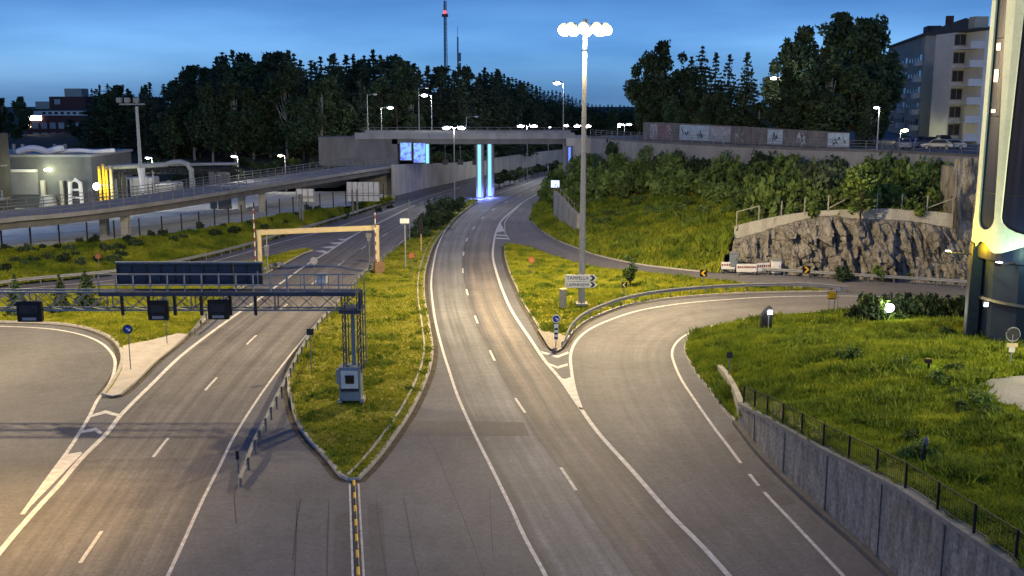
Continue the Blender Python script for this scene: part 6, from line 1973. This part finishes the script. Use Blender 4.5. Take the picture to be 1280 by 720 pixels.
for ri, (Y, px0, px1, sp, kind) in enumerate(rows):
    X = (px0-640)*Y/1300
    X1 = (px1-640)*Y/1300
    while X < X1:
        x = X+rnd.uniform(-.35, .35)*sp; y = Y+rnd.uniform(-3.5, 3.5)
        px = 640+x/y*1310
        ysk = float(np.interp(px, sky_px, sky_y))
        ztop = CAM_H-((ysk-122)/1290*.983)*y
        zg = gz(x, y)
        lack = rnd.choice((-.6, 0, .5, 1.2, 2.0)) if ri >= 3 else rnd.uniform(1.5, 7)
        if px > 640: lack = rnd.uniform(0, 1.0)
        h = ztop-lack-zg
        wy_ = float(np.interp(px, [494, 567, 596, 640, 675, 707, 760], [p_.y for p_ in (lwp[0], lwp[3], lwp[4], lwp[5], lwp[6], lwp[7])]+[300]))
        if px > 490 and y < wy_+7: h = 0
        if h > 4 and not (y < 214 and -36 < x < 14) and not (x > -14+ (y-184)*.0 and y < 205):
            h = min(h, 27)
            kk = kind if kind in 'sb' else rnd.choice('ssssspbb' if px < 520 else 'ssspb')
            if px > 510: kk = rnd.choice('sssp')
            if px > 500 and ri < 3: kk = 'b'
            pm, nm = {'s': (SPR, 'spruce_tree'), 'p': (PIN, 'pine_tree'), 'b': (BRD, 'birch_tree')}[kk]
            f = h/20
            wdt_ = max(f, .75)*rnd.uniform(1.0, 1.3)*(1.2 if kk == 's' else 1)
            plant(nm, rnd.choice(pm), ('crown', 'trunk'), (x, y, zg-.2), rnd.uniform(0, 6.3), (wdt_, wdt_, f), fl_lab[kk], 'tree', 'forest trees on the left hill')
            nforest += 1
        X += sp*(1 if h > 9 else .8)
# distant low wood beyond the road to the right of the hill
for i, px in enumerate(range(600, 806, 5)):
    Y = 420+rnd.uniform(-15, 30); x = (px-640)*Y/1310
    zg = gz(x, Y); ysk = float(np.interp(px, sky_px, sky_y))+rnd.uniform(0, 3)
    h = CAM_H-((ysk-122)/1290*.983)*Y-zg
    if h > 3:
        f = min(h, 22)/20; plant('spruce_tree', rnd.choice(SPR), ('crown', 'trunk'), (x, Y, zg), rnd.uniform(0, 6), (f*1.5, f*1.5, f), 'distant dark spruce in the low tree line behind the big lighting mast', 'tree', 'distant trees behind the mast')
for i, px in enumerate(range(632, 812, 8)):
    Y = 300+rnd.uniform(-10, 20); x = (px-640)*Y/1310; zg = gz(x, Y)
    ysk = float(np.interp(px, [630, 700, 740, 800], [118, 128, 137, 139]))+rnd.uniform(-2, 4)
    h = CAM_H-((ysk-122)/1290*.983)*Y-zg
    f = max(3, min(h, 22))/20; w2 = max(f*1.2, .65)
    plant('leafy_tree', rnd.choice(BRD), ('crown', 'trunk'), (x, Y, zg-.2), rnd.uniform(0, 6), (w2, w2, f), 'dark round tree in the low wood beyond the bridge deck', 'tree', 'low wood beyond the bridge')
# trees around the hilltop office
for px, ytop, Y, kk in ((4, 123, 285, 'b'), (28, 121, 290, 'b'), (14, 140, 280, 'b'), (88, 148, 283, 'b'), (104, 152, 285, 'b'), (118, 110, 294, 's'), (128, 106, 300, 's'), (138, 104, 292, 's'), (150, 106, 300, 's'), (131, 130, 280, 'b'), (150, 140, 280, 'b'), (168, 142, 278, 'b'), (180, 108, 305, 's'), (20, 165, 260, 'b'), (98, 172, 258, 'b'), (120, 165, 262, 'b'), (150, 165, 255, 'b'), (-20, 125, 285, 'b')):
    x = (px-640)*Y/1305; zg = gz(x, Y); zt_2 = A(px, ytop, Y).z; h = max(4, zt_2-zg); f = h/20
    pm, nm = (BRD, 'leafy_tree') if kk == 'b' else (SPR, 'spruce_tree')
    w2 = max(f, .3)*1.1
    plant(nm, rnd.choice(pm), ('crown', 'trunk'), (x, Y, zg-.2), rnd.uniform(0, 6), (w2, w2, f), 'dark %s growing around the brick office block on the hill' % ('leafy tree' if kk == 'b' else 'spruce'), 'tree', 'trees around the hilltop office')
# --- clump behind the graffiti wall (left clump of the right side)
for i, (px, ytop, Y, kk, lab) in enumerate(((806, 68, 196, 'b', 'leftmost bushy tree of the clump behind the graffiti wall'), (826, 53, 192, 'b', 'tallest leafy tree of the clump behind the graffiti wall'), (846, 64, 194, 'b', 'second leafy tree of the clump behind the graffiti wall'), (862, 70, 190, 's', 'narrow tree between the leafy trees and spruces of the clump'),
        (875, 58, 192, 's', 'first pointed spruce of the clump behind the graffiti wall'), (892, 66, 188, 's', 'second pointed spruce of the clump behind the graffiti wall'), (909, 69, 186, 's', 'slim spruce third from the left in the clump'), (931, 66, 181, 's', 'rightmost open branched spruce with sky showing through'),
        (800, 110, 200, 'b', 'low bush at the left foot of the clump'), (816, 115, 190, 'b', 'low dark tree under the leafy trees of the clump'), (840, 118, 186, 'b', 'low dark tree under the middle of the clump'), (884, 118, 184, 'b', 'low dark tree under the spruces of the clump'), (912, 122, 180, 'b', 'low dark tree beneath the slim spruce'), (948, 128, 176, 'b', 'low dark tree left of the tall birches'), (862, 112, 188, 'b', 'low bushy tree in the middle of the clump'), (900, 112, 182, 'b', 'round low tree before the pointed spruces'))):
    x = (px-640)*Y/1305; zg = ZS; h = A(px, ytop, Y).z-zg; f = h/20
    pm, nm = (BRD, 'leafy_tree') if kk == 'b' else (SPR, 'spruce_tree')
    w2 = max(f*1.0, .5) if kk == 'b' else f*1.25
    plant(nm, pm[i % len(pm)], ('crown', 'trunk'), (x, Y, zg-.2), i*1.7, (w2, w2, f), lab, 'tree', 'trees behind the graffiti wall')
# --- large dark birches
for i, (px, ytop, Y, wf, lab) in enumerate(((981, 60, 170, .75, 'leftmost lower birch of the big dark group'), (1000, 35, 172, .95, 'second tall birch of the big dark group'), (1020, 27, 168, 1.0, 'tall birch with a rough top in the big dark group'), (1048, 19, 172, 1.1, 'tallest birch in the middle of the big dark group'), (1074, 24, 168, 1.05, 'tall birch right of the tallest one in the dark group'), (1090, 18, 170, .85, 'rightmost tall birch beside the apartment block'),
        (986, 85, 160, .7, 'low birch at the left foot of the big dark group'), (1010, 85, 160, .9, 'dense low tree under the second birch'), (1036, 80, 160, 1.0, 'dense low tree under the tallest birch'), (1062, 82, 160, .95, 'dense low tree right of the middle of the dark group'), (1098, 110, 162, .42, 'low dark tree against the apartment facade'), (1090, 100, 158, .7, 'low dark tree behind the small spruce'))):
    x = (px-640)*Y/1310; h = A(px, ytop, Y).z-ZS; f = h/20
    plant('birch_tree', BRD[i % 5], ('crown', 'trunk'), (x, Y, ZS-.2), i*2.1, (wf*.98, wf*.98, f), lab, 'tree', 'dark birches by the street')
x = (1083-640)*150/1305; h = A(1083, 128, 150).z-ZS
plant('spruce_tree', SPR[1], ('crown', 'trunk'), (x, 150, ZS), 1.0, (h/20*1.25,)*2+(h/20,), 'small spruce with drooping branches beside the street lamp', 'tree')
# --- young spruces on the left island
for i, (px, yb, yt, lab) in enumerate(((22, 392, 345, 'leftmost young spruce on the left grass island'), (77, 388, 345, 'thin young spruce in the middle of the left grass island'), (109, 386, 338, 'fullest young spruce on the left grass island, nearest the dark sign panel'))):
    p = G(px, yb, .3); h = A(px, yt, p.y).z-.3; f = h/20
    plant('spruce_tree', spruce(80+i, 20, 6.2, M['leaf_dark'], .04, 14, .9), ('crown', 'trunk'), (p.x, p.y, .2), i, (f*1.05, f*1.05, f*1.05), lab, 'tree', 'young spruces on the left island')
# --- sapling on the junction island
p = G(788, 357, .3); h = A(788, 316, p.y).z-.3
plant('sapling', broad(90, 4, .75, M['leaf'], 420, .12, 12, .15, tall=1.4, sp=1.1), ('crown', 'trunk'), (p.x, p.y, .25), .4, (1.0, 1.0, h/4), 'slender young tree with open foliage on the junction island', 'tree')
# --- shrubs: prototypes
BUSH = [bush_mesh(100+i, 1.5, M['shrub'], 620, .24) for i in range(5)]
BUSHD = [bush_mesh(110+i, 1.5, M['leaf_dark'], 620, .24) for i in range(4)]
BUSHP = [bush_mesh(120+i, 1.5, M['shrub_pale'], 560, .22) for i in range(3)]
def bush(pm, loc, sc, lab, grp, name='bush', cat='bush'):
    return plant(name, rnd.choice(pm), ('leaves', 'stems'), loc, rnd.uniform(0, 6.3), sc, lab, cat, grp)
# slope bushes: scattered over the upper hillside
hb_n = 0
V_, F_ = hill['V'], hill['F']
cands = []
rs = random.Random(5)
cen = V_[F_].mean(1)
ar = np.linalg.norm(np.cross(V_[F_[:, 1]]-V_[F_[:, 0]], V_[F_[:, 2]]-V_[F_[:, 0]]), axis=1)
cum = np.cumsum(ar)/ar.sum()
def proj(x, y, z):
    fw = y*cs+(CAM_H-z)*sn; dn = (CAM_H-z)*cs-y*sn
    return 640+1290*x/fw, 360+1290*dn/fw
tries = 0
placed = []
while hb_n < 165 and tries < 4000:
    tries += 1
    i = int(np.searchsorted(cum, rs.random())); p = cen[i]
    px, py = proj(*p)
    if px < 690 or px > 1225: continue
    # lower limit of the woody growth, seen in the photograph
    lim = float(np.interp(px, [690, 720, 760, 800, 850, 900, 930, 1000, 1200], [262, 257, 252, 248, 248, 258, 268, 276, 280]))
    if py > lim: continue
    if px > 1040 and py < 200 : continue
    s_ = rs.uniform(.75, 1.5)
    if any((p[0]-q[0])**2+(p[1]-q[1])**2 < (1.0*(s_+q[2]))**2*.8 for q in placed): continue
    placed.append((p[0], p[1], s_))
    zone = noise.noise(Vector((p[0]*.08, p[1]*.08, 3)))
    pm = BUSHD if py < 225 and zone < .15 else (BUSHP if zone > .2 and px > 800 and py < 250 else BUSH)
    lab = {id(BUSHD): 'dark bush in the thicket on the slope below the upper street wall', id(BUSHP): 'pale green bush in the thicket on the slope below the upper street wall', id(BUSH): 'green bush in the thicket on the slope below the upper street wall'}[id(pm)]
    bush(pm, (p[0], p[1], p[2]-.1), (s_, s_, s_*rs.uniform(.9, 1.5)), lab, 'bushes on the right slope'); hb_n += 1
wn = 0; tries = 0
while wn < 45 and tries < 3000:
    tries += 1
    p = cen[int(np.searchsorted(cum, rs.random()))]; px, py = proj(*p)
    if not (715 < px < 925): continue
    lim = float(np.interp(px, [690, 720, 760, 800, 850, 900, 930], [262, 257, 252, 248, 248, 258, 268]))
    if py < lim-4 or py > lim+20+10*rs.random(): continue
    s_ = rs.uniform(.28, .6)
    bush(BUSH, (p[0], p[1], p[2]-.1), (s_*1.2, s_*1.2, s_), 'low weedy plant on the grass slope below the thicket', 'weeds on the right slope'); wn += 1
# a bright young tree in front of the thicket, the one growing on the rock wall
p = A(1080, 270, 101.5)
plant('young_tree', broad(140, 6, 2.0, M['shrub'], 900, .2, 12, .24), ('crown', 'trunk'), (p.x, 102.5, A(1080, 282, 101).z), 1, (1.15, 1.15, .95), 'leafy young tree growing over the concrete wall above the rock', 'tree')
for i, (px, py, Y, s_, lab) in enumerate(((975, 240, 113, 1.5, 'bright leafy bush lit by the mast above the left end of the rock wall'), (1030, 235, 118, 1.5, 'pale bush standing above the middle of the rock wall'), (955, 245, 115, 1.2, 'small bright bush left of the bright leafy bush'))):
    p = A(px, py, Y); zg = gz(p.x, Y)
    plant('bush', BUSHP[i % 3] if i == 1 else BUSH[i], ('leaves', 'stems'), (p.x, Y, zg), i, (s_, s_, s_*1.5), lab, 'bush')
# plants at the rock foot
for i, px in enumerate((1108, 1120, 1132, 1163, 1170, 1052)):
    p = G(px, 353); bush(BUSHD if i % 2 else BUSH, (p.x, p.y+1.0, 0), rnd.uniform(.5, .75), 'low shrub growing at the foot of the dark rock behind the guardrail', 'shrubs at the rock foot')
# hedge in front of the ramp
hg = smooth([G(1070, 392, 1.0), G(1110, 388, 1.0), G(1150, 388, 1.0), G(1212, 392, 1.1)], .9)
for i, p in enumerate(hg[::1]):
    for k_ in (0,):
        x, y = p.x+rnd.uniform(-.3, .3), p.y-1.2+rnd.uniform(-.6, .6)
        bush(BUSHD if rnd.random() < .55 else BUSH, (x, y, gz(x, y)-.1), (.85, .85, 1.05), 'dense green bush in the low hedge between the mound and the slip road', 'hedge along the mound edge')
# weeds and low bushes in the mound grass
for i, (px, py, s_) in enumerate(((1120, 402, .5), (1135, 400, .55), (1100, 398, .4), (1190, 470, .35), (1205, 520, .36), (1222, 514, .4), (1240, 522, .34), (1215, 505, .3), (1232, 530, .3), (1192, 500, .3), (1140, 560, .35), (1170, 480, .4), (1065, 452, .4), (1048, 450, .35), (1128, 462, .35), (1185, 425, .45), (1145, 575, .45))):
    Y = 36.0
    for _ in range(90):
        p = A(px, py, Y)
        if gz(p.x, Y) >= p.z: break
        Y += .5
    p = A(px, py, Y); bush(BUSH, (p.x, Y, gz(p.x, Y)-.05), s_, 'low weedy bush growing in the rough grass of the mound', 'weeds on the mound')
# median shrubs before the bridge and young trees behind the columns
for i, (px, yb, yt, w2, lab) in enumerate(((534, 290, 262, 1.2, 'lowest and nearest shrub of the median row'), (541, 281, 252, 1.3, 'second shrub of the median row'), (549, 274, 246, 1.35, 'third shrub of the median row'), (557, 268, 241, 1.3, 'tallest shrub of the median row beside the double lamp'), (563, 263, 243, 1.1, 'shrub at the far end of the median row'), (527, 297, 278, .9, 'low shrub beside the black framed lamp box'))):
    p = G(px, yb, .2); h = A(px, yt, p.y).z-.2
    bush(BUSHD, (p.x, p.y, .15), (w2, w2, h/2.4), lab, 'shrubs on the median before the bridge')
for i, px in enumerate((624, 630, 637, 643, 650, 657, 664, 672, 680, 688, 695, 702)):
    yb = float(np.interp(px, [620, 640, 660, 700], [237, 231, 224, 213])); p = G(px, yb)
    h = 17.7-(17.7)*(np.interp(px, [620, 650, 700], [214, 209, 201])-122)/(yb-122)
    h = max(2.6, float(h))
    sp_, tp_ = broad(200+i % 3, 5, 1.35, M['leaf_dark'], 420, .30, 8, .3) if i < 3 else (YT[i % 3] if True else None)
    if i == 0: YT = []
    if i < 3: YT.append((sp_, tp_))
    plant('small_tree', (sp_, tp_), ('crown', 'trunk'), (p.x, p.y, 0), i, (1, 1, h/5), 'small round tree in the row between the carriageways behind the bridge', 'tree', 'row of small trees behind the bridge')
# dark growth on the bank above the pale wall, under the bridge
for i in range(26):
    px = 500+i*8+rnd.uniform(-3, 3)
    Y = float(np.interp(px, [494, 567, 596, 640, 675, 707], [p_.y for p_ in (lwp[0], lwp[3], lwp[4], lwp[5], lwp[6], lwp[7])]))+rnd.uniform(3, 9)
    x = (px-640)*Y/1298; zg = gz(x, Y)
    bush(BUSHD, (x, Y, zg-.1), rnd.uniform(.7, 1.2), 'dark bush on the shaded bank above the pale wall under the bridge', 'bushes on the bank behind the bridge')
# scrub on the left embankment and under the forest
for i in range(34):
    px = -5+i*15+rnd.uniform(-5, 5); yy = float(np.interp(px, [0, 168, 300, 480], [316, 302, 282, 246]))+rnd.uniform(-2, 5)
    p = G(px, yy, 1.6); bush(BUSHD, (p.x, p.y, gz(p.x, p.y)-.1), rnd.uniform(.28, .55), 'low dark scrub bush along the yard fence on the left bank', 'scrub on the left bank')
for i in range(12):
    px = 5+i*15+rnd.uniform(-5, 5); yy = float(np.interp(px, [0, 140, 200], [345, 328, 318]))+rnd.uniform(-8, 1)
    p = G(px, yy, .6); bush(BUSHD, (p.x, p.y, gz(p.x, p.y)-.1), rnd.uniform(.35, .6), 'low dark scrub bush on the lower slope of the left bank', 'scrub on the left bank')
for i in range(40):
    px = 90+i*9.5+rnd.uniform(-4, 4); Y = rnd.uniform(178, 192); x = (px-640)*Y/1298
    if x > -22: continue
    bush(BUSHD if rnd.random() < .7 else BUSH, (x, Y, gz(x, Y)-.1), rnd.uniform(.5, 1.1), 'dark shrub at the edge of the forest behind the flyover', 'shrubs at the forest edge')
# ---- grass
def infront(c, lo=0): return np.ones(len(c))
def view_w(c):
    # keep what the camera can see
    fw = c[:, 1]*cs+(CAM_H-c[:, 2])*sn; px = 640+1290*c[:, 0]/np.maximum(1, fw)
    return ((px > -60) & (px < 1340) & (c[:, 1] > 20)).astype(float)
def off_patches(*recs):
    def f(c):
        w_ = view_w(c)
        for i_, p_ in enumerate(c):
            for r_ in recs:
                if r_['bv'].ray_cast(Vector((p_[0], p_[1], 200)), Vector((0, 0, -1)))[0] is not None: w_[i_] = 0
        return w_
    return f
blades('median_grass', median, 26000, .13, .035, M['grass'], 1, view_w, weight=lambda c: 1/np.maximum(40, c[:, 1])**1.0)
blades('junction_grass', gore, 26000, .15, .04, M['grass'], 2, off_patches(tipp))
blades('island_grass', lisl, 18000, .20, .05, M['grass'], 3, off_patches(pav))
blades('mound_grass', mound, 70000, .34, .055, M['grass_mound'], 4, off_patches(pl), lean=.8, weight=lambda c: 1/np.maximum(36, c[:, 1])**1.2)
blades('rough_weeds', mound, 5200, .52, .10, M['weed'], 14, off_patches(pl), nblade=6, lean=1.1, weight=lambda c: np.array([max(0, noise.noise(Vector((p_[0]*.35, p_[1]*.35, 77)))+.12)**1.5 for p_ in c])/np.maximum(36, c[:, 1]))
blades('median_weeds', median, 1500, .26, .07, M['weed'], 16, view_w, nblade=6, lean=1.1, weight=lambda c: np.array([max(0, noise.noise(Vector((p_[0]*.5, p_[1]*.5, 31)))+.05)**2 for p_ in c]))
blades('junction_weeds', gore, 1600, .30, .07, M['weed'], 17, off_patches(tipp), nblade=6, lean=1.1, weight=lambda c: np.array([max(0, noise.noise(Vector((p_[0]*.5, p_[1]*.5, 41)))+.05)**2 for p_ in c]))
blades('slope_weeds', hill, 4200, .75, .16, M['weed'], 15, view_w, nblade=6, lean=1.0, weight=lambda c: np.array([max(0, noise.noise(Vector((p_[0]*.25, p_[1]*.25, 55)))+.1)**1.5 for p_ in c]))
blades('slope_grass', hill, 52000, .46, .10, M['grass_slope'], 5, view_w, lean=.7)
blades('bank_grass', bank, 24000, .38, .09, M['grass_slope'], 6, view_w, lean=.7)
# ================================================================== LIGHT
w = bpy.data.worlds.new('World'); S.world = w; w.use_nodes = True
nt = w.node_tree; bg = nt.nodes['Background']
sky = nt.nodes.new('ShaderNodeTexSky'); sky.sky_type = 'NISHITA'; sky.sun_disc = False
sky.sun_elevation = R(SKY_EL); sky.sun_rotation = R(SKY_ROT); sky.ozone_density = 6; sky.air_density = 1.0; sky.dust_density = DUST
tc = nt.nodes.new('ShaderNodeTexCoord')
mp = nt.nodes.new('ShaderNodeMapping'); mp.inputs['Scale'].default_value = (1.0, 1.0, 6.0); mp.inputs['Rotation'].default_value = (0, R(6), 0)
nt.links.new(tc.outputs['Generated'], mp.inputs['Vector'])
nz_ = nt.nodes.new('ShaderNodeTexNoise'); nz_.inputs['Scale'].default_value = 2.2; nz_.inputs['Detail'].default_value = 5; nz_.inputs['Roughness'].default_value = .5
nt.links.new(mp.outputs['Vector'], nz_.inputs['Vector'])
cl = nt.nodes.new('ShaderNodeValToRGB')
cl.color_ramp.elements[0].position = .36; cl.color_ramp.elements[0].color = (*CLOUD_LO, 1)
cl.color_ramp.elements[1].position = .66; cl.color_ramp.elements[1].color = (*CLOUD_HI, 1)
nt.links.new(nz_.outputs['Fac'], cl.inputs['Fac'])
mx = nt.nodes.new('ShaderNodeMix'); mx.data_type = 'RGBA'; mx.blend_type = 'MULTIPLY'; mx.inputs['Factor'].default_value = 1
nt.links.new(sky.outputs['Color'], mx.inputs['A']); nt.links.new(cl.outputs['Color'], mx.inputs['B'])
sx = nt.nodes.new('ShaderNodeSeparateXYZ'); nt.links.new(tc.outputs['Generated'], sx.inputs['Vector'])
hz_ = nt.nodes.new('ShaderNodeMapRange'); hz_.inputs['From Min'].default_value = 0; hz_.interpolation_type = 'SMOOTHSTEP'; hz_.inputs['From Max'].default_value = .11; hz_.inputs['To Min'].default_value = 2.7; hz_.inputs['To Max'].default_value = 1.1
nt.links.new(sx.outputs['Z'], hz_.inputs['Value'])
m3 = nt.nodes.new('ShaderNodeMix'); m3.data_type = 'RGBA'; m3.blend_type = 'MULTIPLY'; m3.inputs['Factor'].default_value = 1
nt.links.new(mx.outputs['Result'], m3.inputs['A']); nt.links.new(hz_.outputs['Result'], m3.inputs['B'])
nt.links.new(m3.outputs['Result'], bg.inputs['Color'])
bg.inputs['Strength'].default_value = SKY_ST
sun = bpy.data.objects.new('sun', bpy.data.lights.new('sun', 'SUN')); C.objects.link(sun)
sun.data.energy = .02; sun.data.angle = R(10); sun.data.color = (1, .9, .8)
sun.rotation_euler = (R(88), 0, R(180-SKY_ROT))
vs_ = S.view_settings
S.display_settings.display_device = 'sRGB'
vs_.view_transform = 'Standard'; vs_.look = 'None'; vs_.exposure = EXPO; vs_.gamma = 1; vs_.use_curve_mapping = False
S.cycles.use_denoising = True
S.cycles.max_bounces = 5; S.cycles.diffuse_bounces = 3; S.cycles.glossy_bounces = 2; S.cycles.transmission_bounces = 2; S.cycles.transparent_max_bounces = 6
S.cycles.sample_clamp_indirect = 6; S.cycles.caustics_reflective = False; S.cycles.caustics_refractive = False

if HAZE:
    hm = bpy.data.materials.new('haze'); hm.use_nodes = True
    nt = hm.node_tree; nt.nodes.remove(nt.nodes['Principled BSDF'])
    pv_ = nt.nodes.new('ShaderNodeVolumePrincipled'); pv_.inputs['Color'].default_value = (.85, .88, .92, 1); pv_.inputs['Density'].default_value = HAZE
    nt.links.new(pv_.outputs['Volume'], nt.nodes['Material Output'].inputs['Volume'])
    b = MB(); b.box((0, 640, 54), (2400, 1500, 111)); hz = b.build('haze', hm); hz['kind'] = 'stuff'
    S.cycles.volume_bounces = 0
